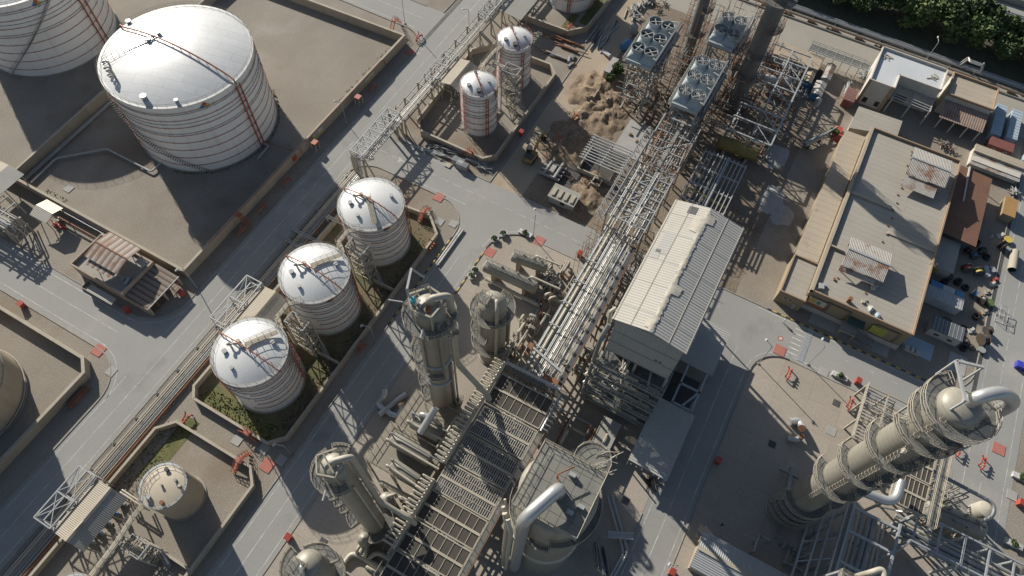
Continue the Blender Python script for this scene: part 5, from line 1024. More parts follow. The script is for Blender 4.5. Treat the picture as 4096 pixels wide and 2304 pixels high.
# loose pipe spools lying on the paving
def spool(label, o, pts, r, m='alu'):
    w_ = [(*u(o, a, b_, z), z) for a, b_, z in pts]; T = thing('pipe_spool', label, 'pipe spool', w_[0]); MB().tube(w_, r, 14, 1.4).build('pipe', M[m], T)
    p = Vector(w_[0]); d = (p-Vector(w_[1])).normalized(); MB().tube([p, p+d*.06], r*.94, 14).build('end_cap', M['rust'], T); return T
o9 = (1024, 1536); f9 = lambda x, y: (x/1.8867*4.025, y/1.8867*4.025)
spool('curved silver pipe spool standing hook shaped, nearest the road among scrap spools', o9, [(*f9(970, 40), 3.4), (*f9(975, 90), 3.), (*f9(925, 130), .8), (*f9(940, 175), .7), (*f9(1000, 210), .7)], .62)
spool('straight silver pipe spool lying aslant among scrap spools', o9, [(*f9(1135, 75), .8), (*f9(1075, 115), .8), (*f9(930, 235), .8)], .66)
spool('U shaped silver pipe spool among scrap spools by the deck', o9, [(*f9(1090, 145), 3.2), (*f9(1105, 185), 2.4), (*f9(1070, 245), .7), (*f9(1010, 225), .7), (*f9(985, 190), .7)], .62)
o12 = (3072, 1536)
spool('big elbow of silver pipe lying in sun on the courtyard, capped end up', o12, [(*f9(255, 335), 2.4), (*f9(260, 325), 1.6), (*f9(240, 290), .8), (*f9(215, 280), .8), (*f9(165, 285), .8)], .8)
spool('smaller silver elbow lying half in shade on the courtyard', o12, [(*f9(255, 395), 1.8), (*f9(240, 410), .8), (*f9(200, 425), .7), (*f9(145, 410), .7)], .62)
# steel framed structures of the right hand unit
T = thing('pipe_rack', 'blue grey steel rack with big beams, bottom edge, below the tallest column', 'pipe rack', (45, -50, 0))
for x in (34., 40.2, 46.2, 52.2, 56.8):
    for y in (-45.6, -54.): MB().beam((x, y, 0), (x, y, 12.2), .42).build('column', M['galv'], T)
    MB().beam((x, -45.4, 12.), (x, -54.2, 12.), .45).build('cross_beam', M['galv'], T)
    for y in (-42., -43.6): MB().beam((x, y, 0), (x, y, 9), .3).build('column', M['galv'], T)
for y in (-45.6, -54.): MB().beam((33, y, 12.05), (58, y, 12.05), .4, .5).build('side_beam', M['galv'], T)
for y, z in ((-42., 9), (-43.6, 9), (-40.5, 7)): MB().beam((36, y, z), (57, y, z), .3, .3).build('side_beam', M['galv'], T)
for k in range(6): x = 36+k*4; MB().beam((x, -40.5, 7), (x+3, -45.4, 9), .2).build('brace', M['galv'], T)
for y, r, m in ((-47.2, .5, 'pipegrey'), (-48.2, .22, 'pipe'), (-49., .3, 'pipegrey'), (-50.2, .5, 'pipegrey'), (-51.2, .55, 'pipegrey'), (-52.4, .2, 'pipe'), (-53.2, .25, 'pipegrey')): MB().tube([(30, y, 8), (58.5, y, 8)], r, 9).build('pipe', M[m], T)
for x in (34, 40.2, 46.2, 52.2): MB().beam((x, -45.6, 7.3), (x, -54, 7.3), .3).build('cross_beam', M['galv'], T)
b = MB(); b.box(33, -45.3, 12, 57.4, -44.3, 12.12); b.build('walkway', M['grate'], T); b = MB(); b.rail([(33, -44.3, 12.1), (57.4, -44.3, 12.1)], 1.1, 2., .06); b.build('walkway_rail', M['galv'], T)
T = thing('pipe_rack', 'blue grey steel rack with cross bars running away along the bottom right corner', 'pipe rack', (60, -66, 0))
for k in range(8):
    y = -57.5-k*4.35
    for x in (57., 62.6): MB().beam((x, y, 0), (x, y, 10.1), .34).build('column', M['galv'], T)
    MB().beam((56.9, y, 10), (62.7, y, 10), .3).build('cross_beam', M['galv'], T); MB().beam((56.9, y, 6.2), (62.7, y, 6.2), .3).build('cross_beam', M['galv'], T)
for x in (56.9, 62.7): MB().beam((x, -57, 10.05), (x, -90, 10.05), .32, .4).build('side_beam', M['galv'], T)
for k in range(3): y = -57.5-k*8.7; MB().beam((57, y, 9.8), (55., y+.6, 6.4), .2).build('knee_brace', M['galv'], T)
for x, r, m in ((57.8, .3, 'greysteel'), (58.7, .45, 'pipegrey'), (59.8, .5, 'pipegrey'), (60.8, .3, 'pipe'), (61.6, .35, 'greysteel')): MB().tube([(x, -55, 6.8), (x, -90, 6.8)], r, 8).build('pipe', M[m], T)
xs = [(60.6, 66.6), (67., 73.), (73.4, 78.6)]
for i, (a, b_) in enumerate(xs): cooler('air cooler bay beside the tallest column, ' + ('nearest the bottom edge', 'middle one, partly hidden by column', 'farthest, hidden under the column')[i], a, b_, -56.4, -50.4, True)
T = thing('cooler_support', 'steel legs and beams holding the coolers beside the tallest column', 'frame', (68, -53.4, 0))
for x in (60.8, 66.8, 73.2, 78.4):
    for y in (-50.6, -56.2): MB().beam((x, y, 0), (x, y, ZC-.6), .4).build('leg', M['galv'], T)
    MB().beam((x, -50.6, 8), (x, -56.2, ZC-1), .2).build('brace', M['galv'], T)
b = MB(); b.box(59, -58.6, ZC-.2, 79, -57.2, ZC-.05); b.build('walkway', M['grate'], T); b = MB(); b.rail([(59, -58.6, ZC), (79, -58.6, ZC)], 1.1, 1.8, .06); b.rail([(59, -57.2, ZC), (79, -57.2, ZC)], 1.1, 1.8, .06); b.build('walkway_rail', M['wallcap'], T)
T = thing('manifold_frame', 'white open steel frame packed with slanted white pipes beside the tallest column', 'frame', (80, -48, 0))
openframe(T, 73.2, 86.2, -52.8, -43.8, 6.2, 3, 2, None, .36)
for k in range(16): x = 74+k*.78; MB().tube([(x, -44.4, 5.4), (x+.5, -50.5, 4.6), (x+.5, -50.5, 1)], .16, 7, .4).build('pipe', M['whitesteel' if k % 3 else 'pipe'], T)
MB().rail([(73, -43.6, 6.3), (86.4, -43.6, 6.3)], 1.1, 2, .06).build('guard_rail', M['beigesteel'], T)
drum('large tan drum at the right edge under scaffolding pipework', (66.9, -61.2), (67.8, -71.), 4.6, 2., walk=False)
T = thing('pipe_line', 'long grey pipe looping round the drum at the right edge', 'pipe', (72, -67, 0)); MB().tube([(73, -57, 8.6), (72.1, -70.4, 9), (69.6, -70.8, 8.8), (68.3, -69.7, 6.8)], .38, 10, 1.2).build('pipe', M['pipegrey'], T)
for y in (-60, -66): MB().beam((72.3, y, 0), (72.3, y, 8.6), .22).build('support', M['greysteel'], T)
gx_, gy_ = u((3456, 1944), 1990, 380, 3.4); T = thing('dish_tank', 'small cream dish topped tank behind the drum at the right edge', 'tank', (gx_, gy_, 0)); b = MB(); b.lathe(gx_, gy_, [(1.9, 0), (1.9, 2.6), (1.6, 3.3), (.8, 3.7), (.01, 3.8)], 24); b.build('shell', M['pipe'], T)
T = thing('process_piping', 'tangle of pipework and rails above the drum at the right edge', 'piping', (68, -62, 0)); rr = random.Random(8)
for k in range(46):
    x = rr.uniform(65, 76); y = rr.uniform(-68, -57.5); h = rr.uniform(2.5, 7); q = (x+rr.uniform(-3, 3), y) if k % 2 else (x, y+rr.uniform(-3, 3)); MB().tube([(x, y, 0), (x, y, h), (*q, h), (*q, h*.5)], rr.choice([.06, .08, .12, .18]), 6, .25).build('pipe', M[rr.choice(['pipegrey', 'beigesteel', 'greysteel'])], T)
T = thing('process_piping', 'shaded low piping beside the foot of the tallest column', 'piping', (44, -37, 0))
for k in range(30):
    x = rr.uniform(40, 52); y = rr.uniform(-44, -33.5); h = rr.uniform(.6, 3.); q = (x+rr.uniform(-5, 5), y) if k % 2 else (x, y+rr.uniform(-4, 4)); MB().tube([(x, y, 0), (x, y, h), (*q, h), (*q, h*.5)], rr.choice([.08, .12, .2, .3]), 6, .25).build('pipe', M[rr.choice(['pipegrey', 'galv', 'greysteel'])], T)
zt = 22.; p = u((3000, 1944), 1470, 1350, zt); q = u((3000, 1944), 2140, 1445, zt)
T = thing('grated_tower', 'railed grey deck of a tower cut by the bottom edge, white hooped pipe on it', 'tower', (p[0], p[1], 0)); MB().box(p[0]-7, q[1], zt-.3, p[0], p[1]+.2, zt).build('deck', M['deckmesh'], T); MB().rail([(p[0]-7, p[1]+.2, zt), (p[0], p[1]+.2, zt), (p[0], q[1], zt)], 1.1, 1.2, .06).build('guard_rail', M['beigesteel'], T)
for x in (p[0]-6.6, p[0]-.3): MB().beam((x, p[1], 0), (x, p[1], zt-.3), .4).build('leg', M['galv'], T); MB().beam((x, q[1]+.3, 0), (x, q[1]+.3, zt-.3), .4).build('leg', M['galv'], T)
b = MB(); e0 = u((3000, 1944), 1960, 1390, zt+2); e1 = u((3000, 1944), 2170, 1320, zt+2); b.tube([(*e0, zt-3), (*e0, zt+1.6), (*e1, zt+1.8), (e1[0]-2.4, e1[1]-.6, zt+1.6), (e1[0]-2.6, e1[1]-.6, zt-9)], .5, 12, 1.1); b.build('hoop_pipe', M['pipe'], T)
# ================================================================ the tall process shed
ZE = 37.; ne, se, nw, sw = P(2979, 916, ZE), P(2750, 1419, ZE), P(2700, 797, ZE), P(2449, 1276, ZE)
X0, X1, Y0, Y1 = (se[0]+sw[0])/2, (ne[0]+nw[0])/2, (ne[1]+se[1])/2, (nw[1]+sw[1])/2; YR = P(2843, 837, ZE+1.7)[1]
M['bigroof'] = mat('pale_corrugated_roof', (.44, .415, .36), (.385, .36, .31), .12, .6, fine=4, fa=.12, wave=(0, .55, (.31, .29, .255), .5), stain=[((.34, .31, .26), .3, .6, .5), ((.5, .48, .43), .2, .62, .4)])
M['bigroofshade'] = mat('shade_toned_corrugated_roof', (.38, .37, .34), (.335, .325, .30), .12, .6, fine=4, fa=.12, wave=(0, .55, (.265, .26, .24), .5), stain=[((.29, .27, .24), .3, .62, .5)])  # greyer copy of bigroof, shade of the averted slope put into the colour
M['clad'] = mat('grey_cladding', (.36, .37, .355), (.32, .33, .315), .1, .6, fine=4, fa=.1, wave=(1, .45, (.26, .265, .255), .4), streak=((.25, .24, .22), .4, .6))
T = thing('process_shed', 'tall process building with long pale corrugated gable roof and grey upper cladding', 'building', ((X0+X1)/2, (Y0+Y1)/2, 0))
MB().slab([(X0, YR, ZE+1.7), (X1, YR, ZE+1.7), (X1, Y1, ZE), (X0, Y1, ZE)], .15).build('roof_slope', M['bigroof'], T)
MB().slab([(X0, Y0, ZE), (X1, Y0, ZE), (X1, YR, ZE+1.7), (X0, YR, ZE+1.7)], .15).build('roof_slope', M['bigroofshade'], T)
def roofz_(y): return ZE+1.7*(1-abs(y-YR)/((Y1-YR) if y > YR else (YR-Y0)))
# battens and patches of sheet on the roof, wrinkled membrane on the ridge
for y in (Y1-.3, (Y1+YR)/2, (Y0+YR)/2, Y0+.3): MB().beam((X0, y, roofz_(y)+.03), (X1, y, roofz_(y)+.03), .16, .05).build('roof_batten', M['wallcap'], T)
for f in (.12, .32, .5, .72, .88):
    x = X0+(X1-X0)*f; b = MB(); b.beam((x, Y1, ZE+.02), (x, YR, ZE+1.72), .1, .03); b.beam((x, YR, ZE+1.72), (x, Y0, ZE+.02), .1, .03); b.build('roof_joint', M['bigroofshade'], T)
rr = random.Random(4); vs = []; n = 110
for k in range(n+1):
    x = X0-.05+(X1-X0)*.97*k/n
    wl, wr = rr.uniform(.35, .6), rr.uniform(.35, .6)
    if .80 < k/n < .93: wl += 1.6
    if .02 < k/n < .1: wl += .8
    if .30 < k/n < .38: wr += 1.3
    if .9 < k/n < .98: wr += 1.2
    for y in (YR+wl, YR+wl*.5, YR, YR-wr*.5, YR-wr): vs.append((x, y, roofz_(y)+rr.uniform(.06, .16)))
m_ = MB(); m_.add(vs, [(5*k+q, 5*k+5+q, 5*k+6+q, 5*k+1+q) for k in range(n) for q in range(4)], True); m_.build('ridge_membrane', mat('wrinkled_membrane', (.46, .42, .35), (.39, .355, .29), .5, .5, fa=.15), T)
hx, hy = P(2048+1360/1.8867, 768+148/1.8867, ZE+.6); MB().slab([(hx-.9, hy-.8, roofz_(hy-.8)+.06), (hx+.9, hy-.8, roofz_(hy-.8)+.06), (hx+.9, hy+.8, roofz_(hy+.8)+.06), (hx-.9, hy+.8, roofz_(hy+.8)+.06)], .04).build('roof_hatch', M['dark'], T)
for (a, b_, w_, h_) in ((.55, .66, 5.2, 2.2), (.5, .8, 2.2, 1.6)):
    x = X0+(X1-X0)*a; y = YR+(Y1-YR)*b_; MB().slab([(x, y-h_/2, roofz_(y-h_/2)+.05), (x+w_, y-h_/2, roofz_(y-h_/2)+.05), (x+w_, y+h_/2, roofz_(y+h_/2)+.05), (x, y+h_/2, roofz_(y+h_/2)+.05)], .03).build('roof_patch', M['bigroofshade'], T)
cx0, cx1, cy0, cy1 = X0+.5, X1-.5, Y0+.75, Y1-.75; ZB = 24.8
b = MB()
for x in (cx0, cx1): b.prism([(x-.08, cy0), (x+.08, cy0), (x+.08, cy1), (x-.08, cy1)], ZB, ZE+.05); b.add([(x, cy0, ZE), (x, cy1, ZE), (x, YR, ZE+1.6)], [(0, 1, 2)])
b.box(cx0, cy0-.08, ZB, cx1, cy0+.08, ZE); b.box(cx0, cy1-.08, ZB, cx1, cy1+.08, ZE)
b.build('cladding', M['clad'], T)
for z in (ZB, 28.8, 32.8): MB().beam((cx0-.12, cy0, z), (cx0-.12, cy1, z), .1, .12).build('girt', M['greysteel'], T)
for x, y in ((cx0-.12, cy0+2.3),): 
    for q in (0, .8): MB().box(x-.02, y+q, 29.2, x+.03, y+q+.45, 29.6).build('wall_opening', M['dark'], T)
for k in range(6):
    x = cx0+(cx1-cx0)*k/5
    for y in (cy0, (cy0+cy1)/2, cy1): MB().beam((x, y, 0), (x, y, ZB), .5).build('column', M['greysteel'], T)
MB().box(cx0+1.6, cy0+.9, .06, cx1-.6, cy1-1.6, ZB+.5).build('light_block_core', mat('shade_dark_fill', (.085, .09, .09), (.055, .058, .058), .6, .7, fa=.3, fine=3), T)  # added solid box: blocks sun through the open floors, dark like their shade
for z in (4.2, 8.4, 12.6, 16.8, 21.):
    f = MB(); f.box(cx0-2.2, cy0-.6, z-.15, cx1, cy1+.4, z); fl = f.build('floor', M['grate'], T)
    f = MB()
    for q in (0, 1): f.rail([(cx0-2.2+q*1.1, cy1+.4, z), (cx0-2.2+q*1.1, cy0-.6, z)], 1.1, 1.5, .06)
    f.rail([(cx0-2.2, cy1+.4, z), (cx1, cy1+.4, z)], 1.1, 2., .06); f.rail([(cx0-2.2, cy0-.6, z), (cx1, cy0-.6, z)], 1.1, 2., .06); f.build('guard_rail', M['greysteel'], fl)
    for y in (cy0, cy1): MB().beam((cx0-2.2, y, z-.3), (cx1, y, z-.3), .3, .4).build('floor_beam', M['greysteel'], T)
    MB().beam((cx0-2.2, cy0-.6, z-.3), (cx0-2.2, cy1+.4, z-.3), .3, .4).build('floor_beam', M['greysteel'], T)
    for k in range(7):
        y = rr.uniform(cy0, cy1); MB().tube([(cx0-1.6, y, z+.6), (cx0-1.6, min(y+rr.uniform(1, 5), cy1+2), z+.6), (cx0+2, min(y+3, cy1), z+1.6)], rr.choice([.08, .12, .2, .3]), 6, .3).build('pipe', M[rr.choice(['pipe', 'pipegrey', 'beigesteel'])], T)
    for k in range(9):
        x = cx0+rr.uniform(-1.5, 24); MB().tube([(x, cy1+.2, z+rr.uniform(.3, 2)), (x+rr.uniform(1, 5), cy1+.4, z+rr.uniform(.3, 2)), (x+1, cy1+rr.uniform(.6, 1.6), z-2)], rr.choice([.08, .12, .18]), 6, .3).build('pipe', M[rr.choice(['pipe', 'pipegrey', 'blue', 'beigesteel'])], T)
for y, h in ((cy1+.4, 14), (cy1+1.2, 9)):
    for k in range(8):
        f = MB(); z = 2.2+k*3.; f.box(cx0-2.+(k % 2)*.6, y-.2, z, cx0+1.2+(k % 2)*.6, y+1.2, z+.1); f.rail([(cx0-2.+(k % 2)*.6, y+1.2, z), (cx0+1.2+(k % 2)*.6, y+1.2, z)], 1.1, 1.2, .06); f.build('side_platform', M['beigesteel'], T)
    break
# down pipes at the corner of the shed
MB().tube([(cx0+.4, cy1+1., ZE-4), (cx0-1., cy1+1.2, ZE-5.5), (cx0-1.3, cy1+1.3, ZE-7), (cx0-1.5, cy1+1.4, 4.)], .42, 10, .9).build('down_pipe', M['pipegrey'], T)
MB().tube([(cx0+.3, cy1+.5, ZE-6), (cx0+.2, cy1+.7, 10)], .25, 9).build('down_pipe', M['rust'], T)
MB().tube([(cx0+2.6, cy1+1.1, ZE-1.6), (cx0+1.6, cy1+1.6, ZE-1.6), (cx0+1.2, cy1+1.2, ZE-5.5), (cx0-.2, cy1+1.1, ZE-6.)], .34, 10, .8).build('down_pipe', M['pipe'], T)
# low canopies on the shaded side
C1 = thing('low_canopy', 'wide low corrugated canopy beside the road in the shadow of the tall shed', 'canopy', (54, -10, 0))
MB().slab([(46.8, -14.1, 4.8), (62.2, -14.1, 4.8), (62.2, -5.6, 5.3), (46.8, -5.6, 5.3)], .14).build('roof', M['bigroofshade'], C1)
for x in (47.2, 52, 57, 61.8):
    for y in (-13.8, -5.9): MB().beam((x, y, 0), (x, y, 4.7), .24).build('post', M['greysteel'], C1)
for k in range(7): y = -13.6+k*1.2; MB().box(46.3, y-.08, 4.7, 46.85, y+.08, 4.85).build('rafter_end', M['whitesteel'], C1)
C2 = thing('low_canopy', 'second low corrugated canopy at the road end of the tall shed', 'canopy', (78, -10, 0))
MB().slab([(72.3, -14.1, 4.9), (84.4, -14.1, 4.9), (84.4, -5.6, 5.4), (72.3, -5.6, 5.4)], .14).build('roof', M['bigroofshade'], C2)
for x in (72.6, 78.3, 84.):
    for y in (-13.8, -5.9): MB().beam((x, y, 0), (x, y, 4.8), .24).build('post', M['greysteel'], C2)
G = thing('gantry_frame', 'dark loading bay frame with crossed girders between the two low canopies', 'frame', (66, -11, 0))
for (a, b_) in (((62.4, -13), (72, -13)), ((62.4, -8.7), (72, -8.7)), ((67.4, -13.2), (67.4, -8.5)), ((62.6, -10.8), (67.4, -13)), ((62.6, -13), (62.6, -8.7))): MB().beam((*a, 5.), (*b_, 5.), .4, .5).build('girder', M['galv'], G)
for p in ((62.6, -13), (67.4, -13), (72, -13), (67.4, -8.7)): MB().beam((*p, 0), (*p, 5), .3).build('leg', M['greysteel'], G)
MB().box(62.8, -12.8, .07, 72, -6, .3).build('bay_shade_slab', M['dark'], G)  # dark slab standing in for the shade inside the bay
R_ = thing('roof_slab', 'small low flat roof in shade between the wide column and the tall shed', 'shelter', (43, 0, 0)); pz = 3.6
ca, cb = u((2000, 1640), 1680, 90, pz), u((2000, 1640), 1730, 715, pz); MB().box(cb[0]-.2, cb[1], pz-.2, ca[0], ca[1], pz).build('roof', M['shedroofg'], R_)
for x in (cb[0]+.2, ca[0]-.3):
    for y in (cb[1]+.3, ca[1]-.3): MB().beam((x, y, .05), (x, y, pz-.2), .2).build('post', M['greysteel'], R_)
# blue grey pipes on the paving in the shade
oz = (2000, 1640); o11 = (2048, 1536)
T = thing('pipe_line', 'twin silver blue pipes elbowing round the small flat roof in shade', 'pipe', (44, 3, 0))
for d in (0, .75): MB().tube([(*u(oz, 1220+d*20, 690+d*20, 1.2), 1.2), (*u(oz, 1470+d*30, 240+d*10, 1.2), 1.2), (*u(oz, 900, -60, 1.2), 1.2)], .22, 8, .4).build('pipe', M['galv'], T)
T = thing('pipe_line', 'twin silver blue pipes along the road by the wide column, small footbridge over them', 'pipe', (30, -10, 0))
for d in (0, 34): MB().tube([(*t(22, 720+d, 840-d*.1, .8), .8), (*t(22, 835+d, 1245, .8), .8), (*t(22, 835+d*.8, 1290, .8), .8), (*t(22, 745+d*.8, 1449, .8), .8)], .24, 8, .4).build('pipe', M['galv'], T)
b = MB()
for q in (1115, 1160): p0, p1 = t(22, 722, q, 1.6), t(22, 915, q+15, 1.6); b.rail([(*p0, 1.2), (*p1, 1.2)], 1., 1.2, .05)
p0, p1 = t(22, 722, 1137, 1.3), t(22, 915, 1152, 1.3); b.beam((*p0, 1.2), (*p1, 1.2), 1., .08); solo(b, 'foot_bridge', M['galv'], 'small railed footbridge over the twin silver blue pipes', 'footbridge', (*p0, 1))
# long shed at the bottom edge of the courtyard
T = thing('long_shed', 'long low shed with pale grey corrugated gable roof at the bottom edge of the courtyard', 'shed', (38, -40, 0))
M['courtroof'] = mat('pale_grey_roof', (.38, .39, .38), (.33, .335, .33), .15, .6, fine=4, fa=.12, wave=(0, .4, (.27, .275, .27), .4), stain=[((.25, .22, .18), .4, .66, .5)])
MB().slab([(38., -23.9, 5.2), (41.8, -23.9, 4.), (41.8, -62, 4.), (38., -62, 5.2)][::-1], .12).build('roof_slope', mat('flat_grey_roof', (.36, .375, .37), (.31, .32, .315), .15, .6, fa=.12, fine=4, wave=(1, .4, (.27, .275, .27), .4)), T); MB().slab([(34.3, -23.9, 4.), (38., -23.9, 5.2), (38., -62, 5.2), (34.3, -62, 4.)][::-1], .12).build('roof_slope', M['courtroof'], T)
MB().box(34.7, -61.8, .05, 41.4, -24.4, 3.95).build('wall', M['wall'], T); MB().beam((38, -23.9, 5.26), (38, -62, 5.26), .8, .06).build('ridge_cap', M['wallcap'], T)
# ================================================================ fan coolers, dismantled columns and steel frames of the construction zone
M['fangrey'] = mat('blue_grey_paint', (.34, .38, .39), (.28, .315, .325), .2, .5, fine=4, fa=.1, streak=((.24, .24, .23), .3, .8))
def fanblock(label, x0, x1, fans, y0, y1, zt, caged, legs, groupn='fan cooler blocks of the construction zone'):
    T = thing('fan_cooler', label, 'fan cooler', ((x0+x1)/2, (y0+y1)/2, 0), groupn)
    MB().box(x0, y0, zt-3.4, x1, y1, zt-2.4).build('casing', M['fangrey'], T)
    for i, (x, y) in enumerate(fans):
        q = MB(); w, d = 2.7, (y1-y0)/4
        q.add([(x-w, y-1.85, zt-2.4), (x+w, y-1.85, zt-2.4), (x+w, y+1.85, zt-2.4), (x-w, y+1.85, zt-2.4)] + [(x+1.7*math.cos(2*PI*k/24), y+1.7*math.sin(2*PI*k/24), zt-1.) for k in range(24)],
              [tuple([c]+[4+((k0+k) % 24) for k in range(6, -1, -1)]+[]) for c, k0 in ((2, 0), (3, 6), (0, 12), (1, 18))] + [(3, 2, 4+6), (0, 3, 4+12), (1, 0, 4+18), (2, 1, 4+0)])
        q.build('fan_hood', M['fangrey'], T)
        r = MB(); r.lathe(x, y, [(1.7, zt-1.), (1.7, zt), (1.77, zt), (1.77, zt-1.)], 28); rg = r.build('fan_ring', M['fangrey'], T)
        MB().lathe(x, y, [(1.63, zt-.95), (.01, zt-.94)], 24).build('fan_well', M['dark'], rg)
        b = MB(); n = 4 if not caged else 0
        for k in range(4): a = k*PI/2+.5+i; b.beam((x, y, zt-.35), (x+1.7*math.cos(a), y+1.7*math.sin(a), zt-.35), .24 if not caged else .32, .05)
        b.cyl(x, y, zt-.5, zt-.2, .25, 10); b.build('fan_blades', M['whitesteel'], rg)
        if caged:
            b = MB()
            for k in range(16): a = k*PI/8; b.tube([(x, y, zt+.05), (x+1.8*math.cos(a), y+1.8*math.sin(a), zt+.05)], .035, 4, cap=False)
            for R in (.6, 1.2): b.torus(x, y, zt+.05, R, .03, 20, 4)
            b.build('fan_guard', M['whitesteel'], rg)
    b = MB(); b.beam((x0, y0-.6, zt+.2), (x1, y0-.6, zt+.2), .42); b.beam((x0, y0-1.4, zt-.4), (x1, y0-1.4, zt-.4), .3); b.build('side_beams', M['pipegrey'], T)
    for k in range(4): x = x0+(x1-x0)*(k+.1)/3.2; MB().beam((x, y0-.6, zt+.1), (min(x+2.4, x1), y0+2.6, zt-1.2), .16).build('stay', M['whitesteel'], T)
    b = MB(); b.box(x0, y1, zt-3.4, x1, y1+.9, zt-3.3); b.box(x0, y0-1.8, zt-3.4, x1, y0, zt-3.3); b.build('walkway', M['grate'], T)
    MB().rail([(x0, y1+.9, zt-3.3), (x1, y1+.9, zt-3.3)], 1.1, 2, .05).build('walkway_rail', M['greysteel'], T)
    for x in legs:
        for y in (y0+.3, y1-.3): MB().beam((x, y, 0), (x, y, zt-3.4), .42).build('leg', M['greysteel'], T)
        for a, b_ in ((2.5, 7), (7.2, 12), (12.2, zt-3.6)): MB().beam((x, y0+.3, a), (x, y1-.3, b_), .18).build('brace', M['greysteel'], T)
    for z in (4.5, 8.8, 13.):
        for y in (y0+.3, y1-.3): MB().beam((legs[0], y, z), (legs[-1], y, z), .3).build('longitudinal_beam', M['greysteel'], T)
        for x in legs: MB().beam((x, y0+.3, z), (x, y1-.3, z), .3).build('cross_beam', M['whitesteel' if x == legs[0] else 'greysteel'], T)
    return T
fanblock('block of six open fans with dark wells, nearest the sandy road', 136.9, 154.4, [(x, y) for x in (151.5, 145.8, 140.1) for y in (35.8, 32.3)], 30.5, 37.5, 21., False, (139.6, 144, 149.4, 154))
fanblock('block of six caged fans above the rusty pipe rack', 128.6, 146.6, [(x, y) for x in (143.9, 137.9, 131.9) for y in (19.8, 16.3)], 14.7, 21.5, 21., True, (129.4, 135, 140.6, 146.2))
fanblock('block of four caged fans farthest up, between two dark columns', 154.2, 166., [(x, y) for x in (163.2, 157.6) for y in (19.8, 16.3)], 14.7, 21.5, 21., True, (154.6, 160, 165.6))
rr = random.Random(31)
def tubes(x0, x1, y0, y1, z0, z1, n, name, label, cat, mats, L=(1.5, 5), r=(.05, .09), vert=.35):
    T = thing(name, label, cat, ((x0+x1)/2, (y0+y1)/2, 0)); bs = {}
    for k in range(n):
        x = rr.uniform(x0, x1); y = rr.uniform(y0, y1); z = rr.uniform(z0, z1); l = rr.uniform(*L); m = rr.choice(mats); b = bs.setdefault(m, MB()); rad = rr.uniform(*r)
        if rr.random() < vert: b.tube([(x, y, max(0, z-l)), (x, y, z+l*.4)], rad, 5)
        else:
            a = rr.choice([0, 0, PI/2, PI/2, rr.uniform(0, PI)]); b.tube([(x-l/2*math.cos(a), y-l/2*math.sin(a), z), (x+l/2*math.cos(a), y+l/2*math.sin(a), z)], rad, 5)
    for m, b in bs.items(): b.build('tubes', M[m], T)['kind'] = 'stuff'
    return T
tubes(136, 162, 22, 31, .5, 14, 240, 'scaffold', 'brown scaffolding between the two nearer fan blocks', 'scaffold', ['rust', 'beigesteel', 'greysteel'])
tubes(138, 155, 30.5, 37.5, 1., 16, 190, 'process_piping', 'grey and brown piping hung below the open fans', 'piping', ['rust', 'beigesteel', 'pipegrey', 'greysteel'], (2, 7), (.06, .2), .2)
tubes(155, 190, 10, 32, 1, 17, 300, 'scaffold', 'dense rusty scaffolding around the farthest fan block', 'scaffold', ['rust', 'rust', 'beigesteel', 'whitesteel'])
tubes(129, 172, 9.5, 15, 1, 16, 300, 'scaffold', 'dark scaffolding strip between caged fans and the second dark column', 'scaffold', ['rust', 'greysteel', 'dark'])
# two blackened columns being dismantled
def oldcolumn(label, x, y, r, h, plats):
    T = thing('process_column', label, 'column', (x, y, 0)); MB().lathe(x, y, [(r+.3, 0), (r+.3, 3), (r, 4), (r, h-1), (r*.5, h)], 32).build('shell', mat('old_lagging', (.155, .155, .145), (.11, .11, .105), .3, .7, fine=3, fa=.25, streak=((.07, .06, .05), .6, .8)) if 'oldlag' not in M else M['oldlag'], T)
    for z, a0, a1, w in plats:
        b = MB(); ring_deck(b, x, y, z, r+.1, r+w, math.radians(a0), math.radians(a1)); p = b.build('platform', M['grate'], T)
        b = MB(); b.arcrail(x, y, z, r+w, math.radians(a0), math.radians(a1), 1.1, 10, .05); b.build('guard_rail', M['rust'], p)
    bb = MB(); n = 8
    for k in range(n):
        a = 2*PI*k/n+.2; p = (x+(r+1.5)*math.cos(a), y+(r+1.5)*math.sin(a))
        bb.tube([(*p, 0), (*p, h*.8)], .06, 4)
    z = 2.
    while z < h*.8:
        pts = [(x+(r+1.5)*math.cos(2*PI*k/n+.2), y+(r+1.5)*math.sin(2*PI*k/n+.2), z) for k in range(n)]; bb.tube(pts, .05, 4, closed=True); z += 2.
    bb.build('scaffold_cage', M['rust'], T)
    return T
M['oldlag'] = mat('old_lagging', (.155, .155, .145), (.11, .11, .105), .3, .7, fine=3, fa=.25, streak=((.07, .06, .05), .6, .8))
oldcolumn('blackened column wrapped in scaffold, between open fans and caged fans', 161.8, 27.1, 1.55, 43, [(5, 60, 300, 1.6), (14, 30, 330, 1.6), (22, -160, 60, 1.7), (27, -180, 180, 1.9)])
oldcolumn('taller blackened column wrapped in scaffold, right of the caged fans', 155.3, 9., 2.2, 41, [(4, 20, 330, 1.7), (13, 60, 300, 2.2), (20, -180, 180, 1.8), (28, -170, 60, 1.7), (36, -180, 180, 2.)])
